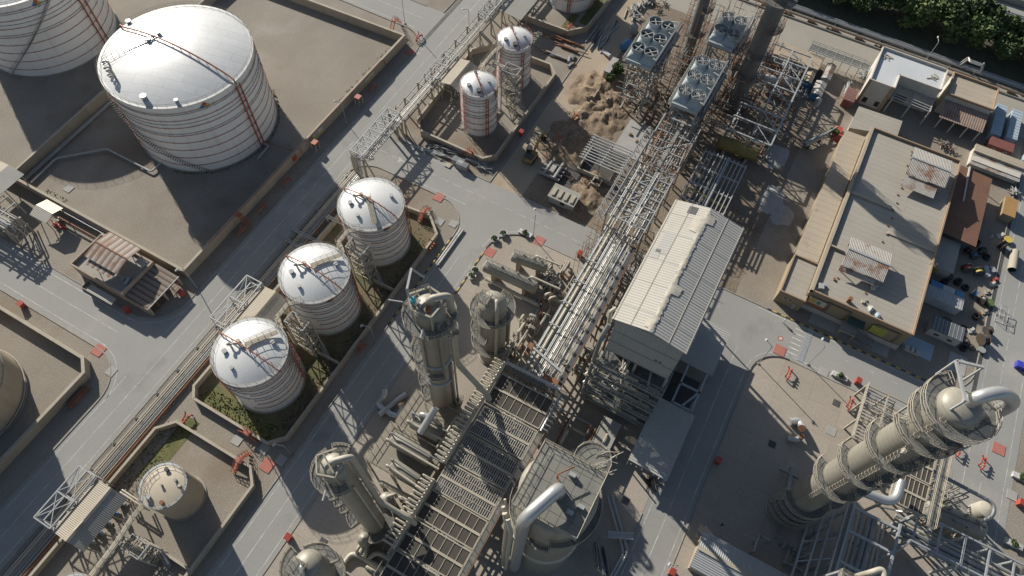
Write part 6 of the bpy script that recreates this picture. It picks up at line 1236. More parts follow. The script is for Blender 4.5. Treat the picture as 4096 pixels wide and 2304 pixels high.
# the rusty and the caged half of the big rack
T = thing('pipe_rack', 'broad steel pipe rack under dismantling, rusty far half and white caged near half', 'pipe rack', (112, 17.5, 0))
for x in [95+6.1*k for k in range(7)]:
    for y in (12.9, 22.5): MB().beam((x, y, 0), (x, y, 12), .34).build('column', M['beigesteel'], T)
    for z in (7.5, 11.9): MB().beam((x, 12.6, z), (x, 22.8, z), .28).build('cross_beam', M['whitesteel'], T)
for k in range(6): x = 98+6.1*k; MB().beam((x, 12.8, 11.85), (x, 22.6, 11.85), .26).build('cross_beam', M['whitesteel' if k < 3 else 'beigesteel'], T)
for y in (12.8, 22.6, 19.6, 15.8): MB().beam((94, y, 12.), (131.8, y, 12.), .28 if y in (12.8, 22.6) else .2).build('side_beam', M['whitesteel'], T)
for k in range(5): x = 95+6.1*k; MB().beam((x, 19.6, 11.9), (x+5.8, 15.8 if k % 2 else 12.9, 11.9), .22).build('plan_brace', M['whitesteel'], T)
for y, z, r, m in ((21.6, 8, .25, 'pipegrey'), (20.9, 8, .16, 'pipe'), (20.2, 8, .3, 'pipe'), (18.9, 8.1, .2, 'pipegrey'), (18.3, 8, .3, 'greysteel'), (17.4, 8, .2, 'pipegrey'), (16.8, 8, .14, 'alu'), (16.4, 8, .14, 'alu'), (15., 8, .2, 'pipe'), (14.2, 8, .3, 'pipegrey'), (13.5, 8, .16, 'greysteel'), (17.1, 12.3, .1, 'pipegrey'), (16.8, 12.3, .1, 'pipegrey'), (16.5, 12.3, .1, 'alu'), (21.3, 12.4, .2, 'whitesteel')): MB().tube([(93 if z < 12 else 94, y, z), (134 if z < 12 else 112, y, z)], r, 7).build('pipe', M[m], T)
for k in range(5): x = 97+k*3.1; MB().box(x, 18.0, 11.2, x+2., 19.3, 11.7).build('beam_cap', M['wallcap'], T)
b = MB()
for y in (22.8, 24.6):
    for z in (10.4, 12.2): b.beam((93.6, y, z), (124, y, z), .16)
for k in range(30): x = 93.6+k*1.03; b.beam((x, 22.8, 12.2 if k % 2 else 10.4), (x+1, 24.6, 12.2), .1); b.beam((x, 24.6, 10.4), (x, 24.6, 12.2), .1); b.beam((x, 22.8, 12.2), (x+1, 24.6, 12.2 if k % 2 else 10.4), .08)
b.build('side_cage', M['whitesteel'], T)
b = MB(); b.rail([(112.5, 21, 12.2), (114, 12.9, 12.2), (131, 12.9, 12.2)], 1.2, 1.6, .06); b.rail([(112.5, 21, 12.2), (131, 21, 12.2)], 1.2, 1.6, .06); b.build('rusty_rail', M['rust'], T)
b = MB(); b.box(113, 17, 12.1, 131, 17.8, 12.2); b.build('walkway', M['deck'], T)
tubes(111, 132, 12.8, 22.6, 8, 12.8, 190, 'scaffold', 'rusty scaffold tubes laid over the far half of the broad rack', 'scaffold', ['rust', 'rust', 'beigesteel', 'whitesteel', 'pipegrey'], (2, 6), (.05, .12), .12)
tubes(93.5, 112, 12.8, 22.6, 8, 12.4, 70, 'process_piping', 'small white pipes over the near half of the broad rack', 'piping', ['whitesteel', 'pipegrey', 'greysteel'], (2, 5), (.05, .1), .05)
tubes(86.5, 98, 8, 25, .5, 7, 130, 'scaffold', 'brown scaffolding below the near end of the broad rack', 'scaffold', ['rust', 'beigesteel', 'dark'])
# skeleton sheds of white steel
def skeleton(label, x0, x1, y0, y1, z, nf, npur, along, m='whitesteel', extra=0):
    T = thing('steel_structure', label, 'steel frame', ((x0+x1)/2, (y0+y1)/2, 0)); m = M[m]
    for k in range(nf):
        f = k/(nf-1)
        if along == 'y': y = y0+(y1-y0)*f; a, e = (x0, y), (x1, y)
        else: x = x0+(x1-x0)*f; a, e = (x, y0), (x, y1)
        for p in (a, e): MB().beam((*p, 0), (*p, z), .3).build('column', m, T)
        MB().beam((*a, z), (*e, z), .34).build('rafter', m, T)
    for k in range(npur):
        f = k/(npur-1)
        p, q = ((x0+(x1-x0)*f, y0-.6), (x0+(x1-x0)*f, y1+.6)) if along == 'y' else ((x0-.6, y0+(y1-y0)*f), (x1+.6, y0+(y1-y0)*f))
        MB().beam((*p, z+.28), (*q, z+.28), .24).build('purlin', m, T)
    MB().beam((x0, y0, .4), (x0, y1 if along == 'y' else y0, z), .14).build('brace', m, T)
    return T
skeleton('white steel skeleton shed standing over the pit', 112.8, 121.3, 26.3, 36.9, 5., 3, 10, 'y')
b = MB(); b.box(112.2, 26, 0, 112.5, 37.2, 1.5); b.box(112.5, 36.9, 0, 121.6, 37.2, 1.5); solo(b, 'pit_wall', M['wallcap'], 'concrete wall round the foot of the white skeleton shed', 'wall', (112, 31, 0))
S = skeleton('blue white steel frame with long purlins next to the tall shed', 112.4, 129.4, -1.4, 9.6, 7., 4, 11, 'x')
b = MB(); b.beam((112, 3.4, 7.7), (129.6, 3.4, 7.7), .4); b.beam((112, 5, 7.7), (129.6, 5, 7.7), .3); b.build('crane_rail', M['whitesteel'], S)
T = thing('yellow_pipe', 'yellow pipe inside the blue white steel frame', 'pipe', (118, 4, 3)); MB().tube([(119.4, 9.4, .3), (119.4, 9.2, 3), (119.2, 6.4, 3), (118., -1.2, 3.2)], .34, 9, .5).build('pipe', mat('yellow_pipe_paint', (.42, .36, .10), (.34, .29, .09), .5, .6), T)
y_ = thing('yellow_tank', 'long faded yellow horizontal tank under a dark walkway', 'tank', (138.6, 2.5, 0)); b = MB(); b.capsule((138.4, 7.4, 3), (139, -2.4, 3), 1.85, 24, .25)
b.build('shell', mat('faded_yellow', (.24, .19, .055), (.185, .15, .05), .3, .7, fa=.2, stain=[((.09, .07, .04), .4, .58, .6)]), y_)
for k in range(5): y = 6.4-k*2; MB().torus(138.5, y, 3, 1.88, .05, 24, 4).build('hoop', M['dark'], y_) if False else None
for y in (5.6, -.6): MB().box(137, y-.4, 0, 140.2, y+.4, 1.6).build('saddle', M['kerb'], y_)
b = MB(); b.box(140.6, -3.4, 5.2, 142., 12., 5.35); b.build('walkway', M['grate'], y_); MB().rail([(140.6, -3.4, 5.3), (140.6, 12, 5.3)], 1.1, 1.6, .05).build('walkway_rail', M['galv'], y_)
for y in (-3, 4, 11.6): MB().beam((141.3, y, 0), (141.3, y, 5.2), .25).build('leg', M['greysteel'], y_)
# stripped white steel structure
T = thing('steel_structure', 'stripped white steel structure full of piping beside the taller blackened column', 'steel frame', (157, 1, 0)); xs = [138.6, 144, 149.4, 154.8, 160.2, 165.6, 171, 176.4]; ys = [-4.6, 1., 7.2]
for x in xs:
    for y in ys: MB().beam((x, y, 0), (x, y, 8), .36).build('column', M['whitesteel' if x > 150 else 'greysteel'], T)
    if x < 150 or x > 158: MB().beam((x, ys[0], 8), (x, ys[-1], 8), .34).build('cross_beam', M['whitesteel'], T)
for y in ys: MB().beam((xs[0] if y < 0 else 152, y, 8), (xs[-1], y, 8), .4).build('side_beam', M['whitesteel'], T)
for i in range(7): MB().beam((xs[i], ys[0], 7.9), (xs[i+1], ys[1], 7.9), .18).build('plan_brace', M['galv'], T); MB().beam((xs[i], ys[0], 5), (xs[i+1], ys[0], 8), .16).build('brace', M['greysteel'], T)
tubes(138, 178, -5, 8, 1., 6.5, 190, 'process_piping', 'jumble of shaded piping inside the stripped white structure', 'piping', ['pipegrey', 'greysteel', 'rust', 'galv'], (2, 7), (.07, .22), .2)
b = MB(); b.box(178.5, -7.6, 0, 184, 11, 3.2); T = thing('low_building', 'long flat roofed concrete block with tan dust at the yard end', 'building', (181, 2, 0)); b.build('wall', M['whitesteel'], T); MB().box(178.3, -7.8, 3.2, 184.2, 11.2, 3.45).build('roof', M['sand'], T)
T = thing('vessel', 'white horizontal vessel lying inside the stripped structure', 'vessel', (168, 4, 2)); MB().capsule((167, 6, 3), (170, -2, 3), 1.2, 18, .4).build('shell', M['whitesteel'], T); MB().box(167, 1, 0, 169.6, 2, 2).build('saddle', M['kerb'], T)
# pump skid, wells, pit and mounds
from mathutils import noise as nz
def mound(label, cx, cy, rx, ry, h, m, seed, name='soil_mound'):
    n = 26; vs = []; fs = []
    for j in range(n+1):
        for i in range(n+1):
            u_, v_ = 2*i/n-1, 2*j/n-1; x, y = cx+rx*1.25*u_, cy+ry*1.25*v_; q = math.hypot(u_, v_)+.35*nz.noise((x*.35, y*.35, seed))
            z = max(0, 1-q)**.8*h*(.75+.7*nz.noise((x*.5+9, y*.5, seed))+.35*nz.noise((x*1.3, y*1.3, seed+5)))+.12*nz.noise((x*2.1, y*2.1, seed))*(q < 1); vs.append((x, y, max(-.05, z) if q < 1 else -.05))
    fs = [(j*(n+1)+i, j*(n+1)+i+1, (j+1)*(n+1)+i+1, (j+1)*(n+1)+i) for j in range(n) for i in range(n)]
    o = MB().add(vs, fs, True).build(name, m, None, (cx, cy, 0)); return tag(o, label, 'mound')
M['rubble'] = mat('rubble', (.24, .18, .125), (.15, .105, .065), .5, .97, bump=1., fine=1.6, fa=.6, stain=[((.33, .30, .26), .5, .62, .8)])
for i, (cr, x, y, rx, ry, h, lab) in enumerate(((20, 640, 700, 7.5, 6, 2.2, 'brown spoil heap at the end of the sandy road'), (20, 720, 780, 6, 5, 1.9, 'brown spoil heap beside the fan cooler legs'), (20, 520, 860, 4, 2.5, 1.2, 'spoil heap with red pipework, sandy road edge'), (20, 430, 1060, 8, 5.5, 2., 'big grey brown heap right of the excavator'), (20, 700, 900, 6, 4.5, 1.4, 'low broken heap with white slab beside the concrete pad'), (20, 830, 850, 2.5, 1.8, .8, 'round rubble pile at the corner of the concrete pad'), (21, 560, 30, 7, 3.5, 1.3, 'soil ridge behind the small site hut'), (21, 470, 130, 3, 1.8, .7, 'small soil pile right of the site hut'), (31, 110, 180, 3, 2.2, 1.3, 'pale gravel pile in shade left of the warehouse'), (31, 30, 60, 4, 2.6, .6, 'low pale spoil in shade near the yellow tank yard'), (30, 60, 1180, 4, 2.4, .5, 'whitish spoil patch in shade left of the warehouse'))):
    p = t(cr, x, y); mound(lab, p[0], p[1], rx, ry, h, M['rubble'] if i < 8 else M['slab'], i)
pit = MB(); pit.sheet([(104, 30), (124, 27.5), (125, 38), (112, 41.5), (106, 40)], .03); kind(pit.build('pit_ground', mat('dark_mud', (.07, .06, .048), (.045, .04, .035), .3, .6, bump=.5, fine=2)), 'structure')
pad = MB(); pad.box(123.5, 22.8, 0, 136.5, 32.2, .18); kind(pad.build('concrete_pad', M['slab']), 'structure')
for k, (x, y) in enumerate(((131, 30), (129.6, 27.4), (132.6, 26), (126.6, 24.6), (134.6, 24.4))):
    b = MB(); b.box(x-.4, y-.4, .18, x+.4, y+.4, .55); b.cyl(x, y, .55, .8, .15, 8); solo(b, 'anchor_block', M['rubble'], ('anchor block at far corner of the concrete pad', 'anchor block in the middle of the concrete pad', 'anchor block at shaded side of the concrete pad', 'anchor block nearest the skeleton shed on the concrete pad', 'anchor block nearest the caged fans on the concrete pad')[k], 'block', (x, y, .18))
T = thing('pump_skid', 'grey pipe skid lying in the mud beside the excavator', 'skid', (109.5, 43, 0)); b = MB()
for k in range(4): b.tube([(106.6+k*1.4, 39.6, .7), (106.6+k*1.4, 45.4, .7)], .42, 9)
b.tube([(106, 41, 1.3), (112, 41, 1.3)], .4, 9); b.tube([(106, 44, 1.3), (111, 44, 1.3), (111, 44, .2)], .35, 9); b.box(107.6, 42, 1, 110, 43.2, 1.6); b.build('pipework', M['slab'], T)
b = MB(); x, y = 110.8, 30.9
for (a0, b0, a1, b1) in ((-1.2, -1.2, 1.2, -.9), (-1.2, .9, 1.2, 1.2), (-1.2, -.9, -.9, .9), (.9, -.9, 1.2, .9)): b.box(x+a0, y+b0, 0, x+a1, y+b1, 1.4)
solo(b, 'well_head', M['wallcap'], 'square open concrete well in front of the skeleton shed', 'well', (x, y, 0))
tubes(108.5, 110.6, 29, 41, .4, .9, 26, 'fence', 'broken rusty fence tubes in front of the skeleton shed', 'fence', ['rust', 'dark'], (1.5, 4), (.05, .08), .3)
# site hut, dump container, small vessels
h_ = thing('site_hut', 'small white site hut with loose sheets weighted on its roof', 'hut', (101, 38, 0)); pa = t(21, 255, 85, 0); ca = [(t(21, 258, 40, 2.5)), (t(21, 455, 85, 2.5)), (t(21, 415, 150, 0))]
hx0, hx1, hy0, hy1 = 99.7, 103.6, 32.4, 39.2
MB().box(hx0, hy0, 0, hx1, hy1, 2.5).build('wall', M['whitesteel'], h_); MB().slab([(hx0-.3, hy0-.3, 2.55), (hx1+.3, hy0-.3, 2.8), (hx1+.3, hy1+.3, 2.8), (hx0-.3, hy1+.3, 2.55)], .08).build('roof', M['shedroofg'], h_)
for k in range(4): MB().box(hx0+.4, hy0+.5+k*1.7, 2.86, hx0+2.9, hy0+1.5+k*1.7, 2.93).build('loose_sheet', M['wallcap'], h_)
MB().box(hx0-.04, 34.8, .9, hx0, 36, 1.9).build('window', M['glass'], h_)
d_ = thing('dump_container', 'dusty open container block at the end of the sandy road', 'container', (150.4, 45.2, 0)); MB().box(147.2, 44.2, 0, 153.6, 45.9, 2.6).build('body', M['wallcap'], d_); MB().box(147.1, 44.1, 2.6, 153.7, 46., 2.75).build('lid', M['slab'], d_)
for k in range(7): MB().box(147.6+k*.9, 44.13, .2, 147.75+k*.9, 44.2, 2.5).build('rib', M['kerb'], d_)
T = thing('vessel', 'small white upright vessel beside the open fan block', 'vessel', (169.8, 46, 0)); b = MB(); b.lathe(169.8, 46, [(1.15, 0), (1.2, 2), (.9, 2.7), (.3, 3), (.01, 3)], 18); b.build('shell', M['whitesteel'], T); MB().cyl(169.8, 46, 3., 3.3, .3, 8).build('nozzle', M['dark'], T)
T = thing('blue_tank', 'blue barrel shaped tank beside the open fan block', 'tank', (161.8, 45.3, 0)); MB().capsule((160.4, 45.6, 1.3), (163.4, 45, 1.3), 1.2, 16, .3).build('shell', M['blue'], T); MB().box(161, 44.6, 0, 162.6, 46, .5).build('cradle', M['dark'], T)
T = thing('curved_sheet', 'bent pale metal sheet lying at the end of the sandy road', 'sheet', (153.5, 49.5, 0)); b = MB(); b.tube([(157, 50.6, .4), (156, 49, .9), (154.8, 47.2, 1.6)], .5, 6); b.build('sheet', M['galv'], T)
# piles of loose steel
def pile(label, cr, pts, n, L, r, mats, a0, spread=.12, h=.6, name='steel_pile', one=False):
    P0 = [t(cr, *p) for p in pts]; cx = sum(p[0] for p in P0)/len(P0); cy = sum(p[1] for p in P0)/len(P0); T = thing(name, label, 'steel pile', (cx, cy, 0))
    for k in range(n):
        p, q, s = rr.choice(P0), rr.choice(P0), rr.random(); x = p[0]*s+q[0]*(1-s); y = p[1]*s+q[1]*(1-s); a = a0+rr.gauss(0, spread); l = rr.uniform(*L); z = rr.uniform(.1, h)
        MB().tube([(x-l/2*math.cos(a), y-l/2*math.sin(a), z), (x+l/2*math.cos(a), y+l/2*math.sin(a), z+rr.uniform(-.08, .12))], rr.uniform(*r), 6).build('bar', M[rr.choice(mats)], T)
    return T
pile('pile of long grey pipes along the kerb below the slim tank wall', 10, [(1180, 1100), (1420, 1180), (1300, 1150)], 16, (5, 9), (.12, .2), ['pipegrey', 'galv', 'greysteel'], -PI/2, .08)
pile('tangled heap of grey pipes and angles near the ribbed crates', 10, [(1340, 1120), (1510, 1160), (1450, 1200), (1390, 1100)], 26, (2, 5), (.08, .16), ['pipegrey', 'galv', 'greysteel', 'dark'], -1.2, .5, .9)
pile('heap of grey pipes right of the ribbed crates', 10, [(1640, 1230), (1740, 1290), (1700, 1240)], 22, (2.5, 6), (.1, .18), ['pipegrey', 'galv', 'greysteel'], -1.5, .25, .8)
pile('rack of rusty flanged pipes beside the sandy road, upper stack', 20, [(300, 290), (480, 340), (400, 310)], 12, (5, 7), (.12, .2), ['rust'], -1.55, .05, .7)
pile('rack of rusty pipes beside the sandy road, lower stack', 20, [(380, 350), (500, 400), (430, 380)], 12, (5, 7), (.12, .2), ['rust'], -1.55, .05, .7)
pile('mixed brown and white pipes next to the slim tank wall corner', 20, [(250, 390), (400, 460), (330, 430)], 16, (4, 7), (.14, .25), ['rust', 'whitesteel', 'beigesteel', 'dark'], -1.5, .08, .8)
pile('short silver pipe ends beside the sandy road kerb', 20, [(430, 460), (460, 440), (440, 500)], 9, (1.5, 2.6), (.2, .32), ['pipegrey', 'alu'], -.1, .3, .8)
pile('grey girders lying in the shade beyond the sandy road', 20, [(600, 260), (760, 220), (700, 330), (640, 310)], 18, (5, 10), (.14, .22), ['greysteel', 'dark', 'galv'], 0.05, .12, .5)
pile('heap of white pipe pieces by the open fan block', 20, [(850, 110), (960, 60), (930, 150), (1000, 30), (1050, 20)], 40, (1.2, 4.5), (.14, .3), ['whitesteel', 'pipegrey', 'pipe'], .4, .7, 1.2)
pile('twisted brown steel scrap beyond the white pipe pieces', 20, [(1080, 40), (1150, 30), (1100, 90)], 26, (1.5, 4), (.05, .1), ['rust', 'beigesteel', 'pipegrey'], .8, .9, 1.2)
pile('pipes and tubes stacked left of the blue cabins', 30, [(240, 640), (300, 690), (270, 720)], 16, (2, 4.5), (.1, .2), ['galv', 'pipegrey', 'greysteel'], .1, .4, .9)
pile('silver tubes stacked beside the maroon container', 30, [(580, 700), (620, 620), (600, 660)], 20, (2.5, 5), (.1, .18), ['galv', 'whitesteel', 'pipegrey'], .2, .15, 1.)
pile('heap of loose scaffold parts below the white roofed block', 30, [(680, 560), (740, 500), (770, 540), (710, 600)], 36, (1.5, 4), (.05, .1), ['galv', 'whitesteel', 'pipegrey'], .4, .8, 1.4)
pile('scrap timber and tubes on the shaded pavement by the canopy', 22, [(1040, 720), (1080, 760), (1020, 760)], 20, (1.5, 4), (.05, .1), ['dark', 'bark'], .6, .6, .5)
pile('bundle of dark pipes on the pavement by the wide column', 22, [(640, 1300), (720, 1350), (680, 1330)], 16, (4, 6), (.08, .14), ['dark', 'greysteel'], .6, .1, .4)
pile('white and grey scrap heap beside the orange hut', 31, [(1820, 10), (1870, 20), (1850, 0)], 26, (1, 3), (.06, .14), ['whitesteel', 'galv', 'wallcap'], .6, .9, 1.2)
pile('tangle of scrap along the warehouse wall', 30, [(1340, 1110), (1400, 1150), (1300, 1100)], 26, (1, 3), (.06, .12), ['dark', 'rust', 'galv'], .6, .9, 1.4)
for i, (x, y) in enumerate((t(10, 1560, 1270), t(10, 1530, 1240))):
    c_ = thing('ribbed_crate', ('ribbed grey steel crate on the verge, nearer the road', 'ribbed grey steel crate on the verge, farther from road')[i], 'crate', (x, y, 0)); MB().obox((x, y, 0), 1.6, 3.2, 1.8, 0).build('body', M['greysteel'], c_)
    for k in range(9): MB().obox((x, y-1.4+k*.35, 1.8), 1.62, .14, .1).build('slat', M['galv'], c_)
x, y = t(10, 1450, 1250); solo(MB().obox((x, y, 0), 1.4, 1.6, .3), 'pallet', M['wallcap'], 'flat slatted pallet left of the ribbed crates', 'pallet', (x, y, 0))
# ---------------------------------------------------------------- excavator
M['exyel'] = mat('worn_yellow', (.30, .20, .06), (.22, .15, .05), 1., .6, fa=.2, stain=[((.1, .07, .04), .8, .55, .7)])
ez = thing('excavator', 'tracked excavator with long boom reaching up the sandy road', 'excavator', (109.8, 49.8, 0))
for s in (-1.25, 1.25):
    b = MB(); c_ = 109.8; pr = [(c_-1.9, .25), (c_-1.5, 0), (c_+1.5, 0), (c_+1.9, .25), (c_+1.9, .6), (c_+1.5, .85), (c_-1.5, .85), (c_-1.9, .6)]
    b.add([(x, 49.8+s-.3, z) for x, z in pr]+[(x, 49.8+s+.3, z) for x, z in pr], [tuple(range(7, -1, -1)), tuple(range(8, 16))]+[(i, (i+1) % 8, 8+(i+1) % 8, 8+i) for i in range(8)]); b.build('track', M['tyre'], ez)
MB().cyl(109.8, 49.8, .6, 1.05, .8, 16).build('turntable', M['dark'], ez)
b = MB(); b.prism([(107.4, 48.6), (107.7, 48.3), (111.2, 48.3), (111.2, 51.2), (107.7, 51.2), (107.4, 50.9)], 1.05, 2.1); b.build('body', M['exyel'], ez); MB().box(107.9, 48.6, 2.1, 109.7, 50.9, 2.35).build('engine_cover', M['dark'], ez)
cb = MB(); cb.box(109.9, 50.0, 2.1, 111.5, 51.2, 3.4).build('cab', M['glass'], ez) if False else None
b = MB(); b.add([(109.9, 50., 2.1), (111.6, 50., 2.1), (111.6, 51.2, 2.1), (109.9, 51.2, 2.1), (109.9, 50., 3.4), (111.2, 50., 3.4), (111.2, 51.2, 3.4), (109.9, 51.2, 3.4)], [(4, 5, 6, 7), (0, 1, 5, 4), (1, 2, 6, 5), (2, 3, 7, 6), (3, 0, 4, 7)]); c2 = b.build('cab', M['glass'], ez); MB().box(109.8, 49.95, 3.4, 111.3, 51.25, 3.5).build('cab_roof', M['wallcap'], c2)
b = MB(); b.beam((110.8, 49.4, 1.8), (113.9, 49.5, 4.3), .5, .7); b.beam((113.7, 49.5, 4.3), (116.6, 49.6, 4.2), .45, .6); b.build('boom', M['exyel'], ez)
b = MB(); b.beam((116.3, 49.6, 4.5), (117.3, 49.7, 1.4), .34, .5); b.build('stick', M['exyel'], ez); b = MB(); b.tube([(111.4, 49.5, 1.6), (113.6, 49.5, 3.5)], .1, 6); b.tube([(113.8, 49.5, 4.8), (116.2, 49.6, 4.8)], .09, 6); b.build('hydraulic_ram', M['alu'], ez)
b = MB(); b.add([(116.7, 49.1, 1.4), (117.6, 49.1, 1.5), (117.9, 49.1, .5), (117.2, 49.1, .1), (116.7, 50.3, 1.4), (117.6, 50.3, 1.5), (117.9, 50.3, .5), (117.2, 50.3, .1)], [(0, 1, 2, 3), (7, 6, 5, 4), (1, 5, 6, 2), (2, 6, 7, 3), (0, 3, 7, 4)]); b.build('bucket', M['dark'], ez)
cu = bpy.data.curves.new('letters', 'FONT'); cu.body = 'CAT'; cu.size = .62; cu.align_x = 'CENTER'; ob = bpy.data.objects.new('letters', cu); C.objects.link(ob); bpy.context.view_layer.update(); me = bpy.data.meshes.new_from_object(ob); bpy.data.objects.remove(ob)
for v in me.vertices: v.co = Vector((107.38-109.8, 49.75-v.co.x-49.8, 1.35+v.co.y))
me.materials.clear(); me.materials.append(M['line']); lo_ = bpy.data.objects.new('lettering', me); C.objects.link(lo_); lo_.parent = ez
# ================================================================ warehouse block and yard at the right
M['tileroof'] = mat('dusty_flat_roof', (.345, .315, .265), (.295, .27, .228), .1, .85, fine=4, fa=.15, brick=(40., 1.6, '#b9b0a2', .03, (0, 0, PI/2)), stain=[((.27, .235, .19), .15, .6, .5)])
M['tanroof'] = mat('tan_sheet_roof', (.38, .325, .25), (.32, .27, .205), .1, .8, fine=4, fa=.15, brick=(60., 1.9, '#a89c8a', .035, (0, 0, PI/2)), stain=[((.24, .15, .09), .35, .63, .7)])
M['ochre'] = mat('ochre_wall', (.285, .23, .15), (.235, .19, .125), .3, .9, fa=.12, streak=((.2, .15, .09), .3, .7))
M['brownwall'] = mat('brown_wall', (.18, .14, .1), (.14, .11, .08), .3, .9, fa=.12)
M['palewall'] = mat('pale_wall', (.50, .47, .41), (.43, .40, .35), .3, .9, fa=.1, streak=((.3, .25, .2), .35, .7))
M['orangecap'] = mat('orange_brown_coping', (.30, .215, .145), (.25, .175, .115), .4, .85, fa=.2)
M['rusty2'] = mat('brown_sheet_roof', (.20, .10, .06), (.15, .075, .045), .3, .8, fa=.2, wave=(0, .6, (.09, .05, .035), .55))
def par(mb, x0, y0, x1, y1, z, h=.9, t_=.3):
    mb.box(x0, y0, z, x1, y0+t_, z+h); mb.box(x0, y1-t_, z, x1, y1, z+h); mb.box(x0, y0+t_, z, x0+t_, y1-t_, z+h); mb.box(x1-t_, y0+t_, z, x1, y1-t_, z+h)
W = thing('warehouse', 'largest flat roofed warehouse with ochre front, canopies on its roof and column shadows across it', 'building', (130, -38, 0))
MB().box(102.2, -49.2, 0, 159.2, -26.2, 6.9).build('wall', M['ochre'], W); MB().box(102.4, -49, 6.9, 159, -26.4, 6.96).build('roof', M['tileroof'], W)
b = MB(); par(b, 102, -49.4, 159.4, -26., 6.9, .75, .35); b.build('parapet', M['orangecap'], W)
MB().box(102., -26.7, 6.96, 159.2, -26.02, 7.8).build('kerb_wall', M['wall'], W)
MB().box(127., -49, 6.96, 127.8, -38, 7.3).build('roof_step', M['wallcap'], W); MB().box(134.6, -37, 6.96, 135.6, -26.6, 7.4).build('roof_step', M['wallcap'], W); MB().box(116.2, -30.2, 6.96, 116.6, -26.6, 7.7).build('roof_step', M['wallcap'], W)
for y0, y1 in ((-36.4, -31), (-47.6, -42.4)): MB().box(101.93, y0, 1.9, 102.2, y1, 6.).build('wall_panel', M['brownwall'], W); MB().box(101.87, y0+.8, 2.3, 101.93, y1-.8, 5.7).build('wall_field', M['ochre'], W)
MB().box(101.9, -49.2, .0, 102.2, -26.2, 1.7).build('plinth', M['palewall'], W)
for k in range(20): x = 105+k*2.7; MB().box(x, -38.1+.4*(k % 2), 6.96, x+.35, -37.7+.4*(k % 2), 7.2).build('roof_vent', M['rust'], W)
MB().box(101.75, -30.9, 2.6, 101.9, -27., 5.6).build('mural', M['palewall'], W); MB().box(101.7, -28.6, 4., 101.75, -27.1, 5.5).build('mural_field', M['yellow'], W); MB().box(101.7, -29.7, 3.9, 101.75, -28.9, 5.2).build('mural_field', mat('mural_green', (.10, .28, .16), None, 1), W); MB().box(101.7, -30.9, 2.62, 101.75, -27.1, 3.5).build('mural_field', M['redpipe'], W)
MB().box(101.75, -44.9, 2.6, 101.9, -41.6, 5.4).build('banner', mat('banner_green', (.22, .34, .06), (.42, .40, .08), .8, .7), W)
for z in (3.6, 4.1, 4.6): MB().box(101.7, -44.5, z, 101.75, -42., z+.2).build('banner_lettering', M['yellow'], W)
MB().slab([(100.2, -40.2, 4.2), (102.1, -40.2, 4.6), (102.1, -36.4, 4.6), (100.2, -36.4, 4.2)], .1).build('door_canopy', mat('dark_green_sheet', (.035, .075, .06), None, 1, .6), W)
S = thing('entrance_stair', 'raised entrance landing with a railed stair in front of the ochre warehouse', 'stair', (100.6, -38, 0)); b = MB(); b.box(98.9, -39.6, 2.2, 101.8, -35.9, 2.4); b.build('landing', M['slab'], S)
for p in ((99.1, -39.3), (99.1, -36.1)): MB().box(p[0], p[1]-.2, 0, p[0]+.4, p[1]+.2, 2.2).build('pillar', M['ochre'], S)
b = MB()
for k in range(9): b.box(99.2, -39.8-.45*k-.4, 2.2-.24*k, 101., -39.8-.45*k, 2.26-.24*k)
b.build('steps', M['slab'], S); b = MB(); b.rail([(99.2, -39.7, 2.3), (99.2, -44, .1)], 1., 1.2, .05); b.rail([(101, -39.7, 2.3), (101, -44, .1)], 1., 1.2, .05); b.rail([(98.9, -39.6, 2.4), (98.9, -35.9, 2.4)], 1., 1.2, .05); b.build('stair_rail', M['dark'], S)
def roofcanopy(label, x0, x1, y0, y1, z, flap):
    T = thing('roof_canopy', label, 'canopy', ((x0+x1)/2, (y0+y1)/2, 6.9)); xr = (x0+x1)/2
    MB().slab([(x0, y0, z-1.), (xr, y0, z), (xr, y1, z), (x0, y1, z-1.)], .07).build('roof_slope', mat('rust_blotched_sheet', (.40, .385, .35), (.33, .315, .285), .4, .7, fa=.2, wave=(1, .36, (.22, .15, .1), .55), stain=[((.20, .085, .045), .3, .48, .95)]), T)
    MB().slab([(xr, y0, z), (x1, y0, z-1.), (x1, y1, z-1.), (xr, y1, z)], .07).build('roof_slope', mat('rust_banded_sheet', (.42, .405, .37), (.35, .335, .3), .4, .7, fa=.2, wave=(1, .36, (.22, .15, .1), .5), stain=[((.20, .085, .045), .22, .56, .95)]), T)
    MB().box(xr-.25, y0, z+.0, xr+.25, y1, z+.1).build('ridge_cap', M['galv'], T)
    for x in (x0+.4, x1-.4):
        for y in (y0+.5, y1-.5): MB().beam((x, y, 6.95), (x, y, z-1), .2).build('post', M['greysteel'], T)
        MB().beam((x, y0+.5, 7), (x, y1-.5, z-1.1), .12).build('brace', M['greysteel'], T)
    MB().slab([(x0-flap, y0+1.5, z-2.1), (x0+.2, y0+1.5, z-1.5), (x0+.2, y1, z-1.5), (x0-flap, y1, z-2.1)], .06).build('low_flap', M['rustroofx'], T)
roofcanopy('rust striped canopy on the near half of the warehouse roof', 110.6, 119.4, -39.6, -30., 10.6, 1.)
roofcanopy('white and rust banded canopy on the far half of the warehouse roof', 145.6, 155.5, -46.6, -37., 10.6, 3.6)
L = thing('annex', 'long narrow lower annex with rust spotted tan roof along the warehouse', 'building', (134, -23.4, 0)); MB().box(112.2, -26., 0, 157.6, -20.8, 4.7).build('wall', M['ochre'], L); MB().slab([(112.1, -20.6, 4.75), (112.1, -26., 4.95), (157.8, -26., 4.95), (157.8, -20.6, 4.75)], .1).build('roof', M['tanroof'], L)
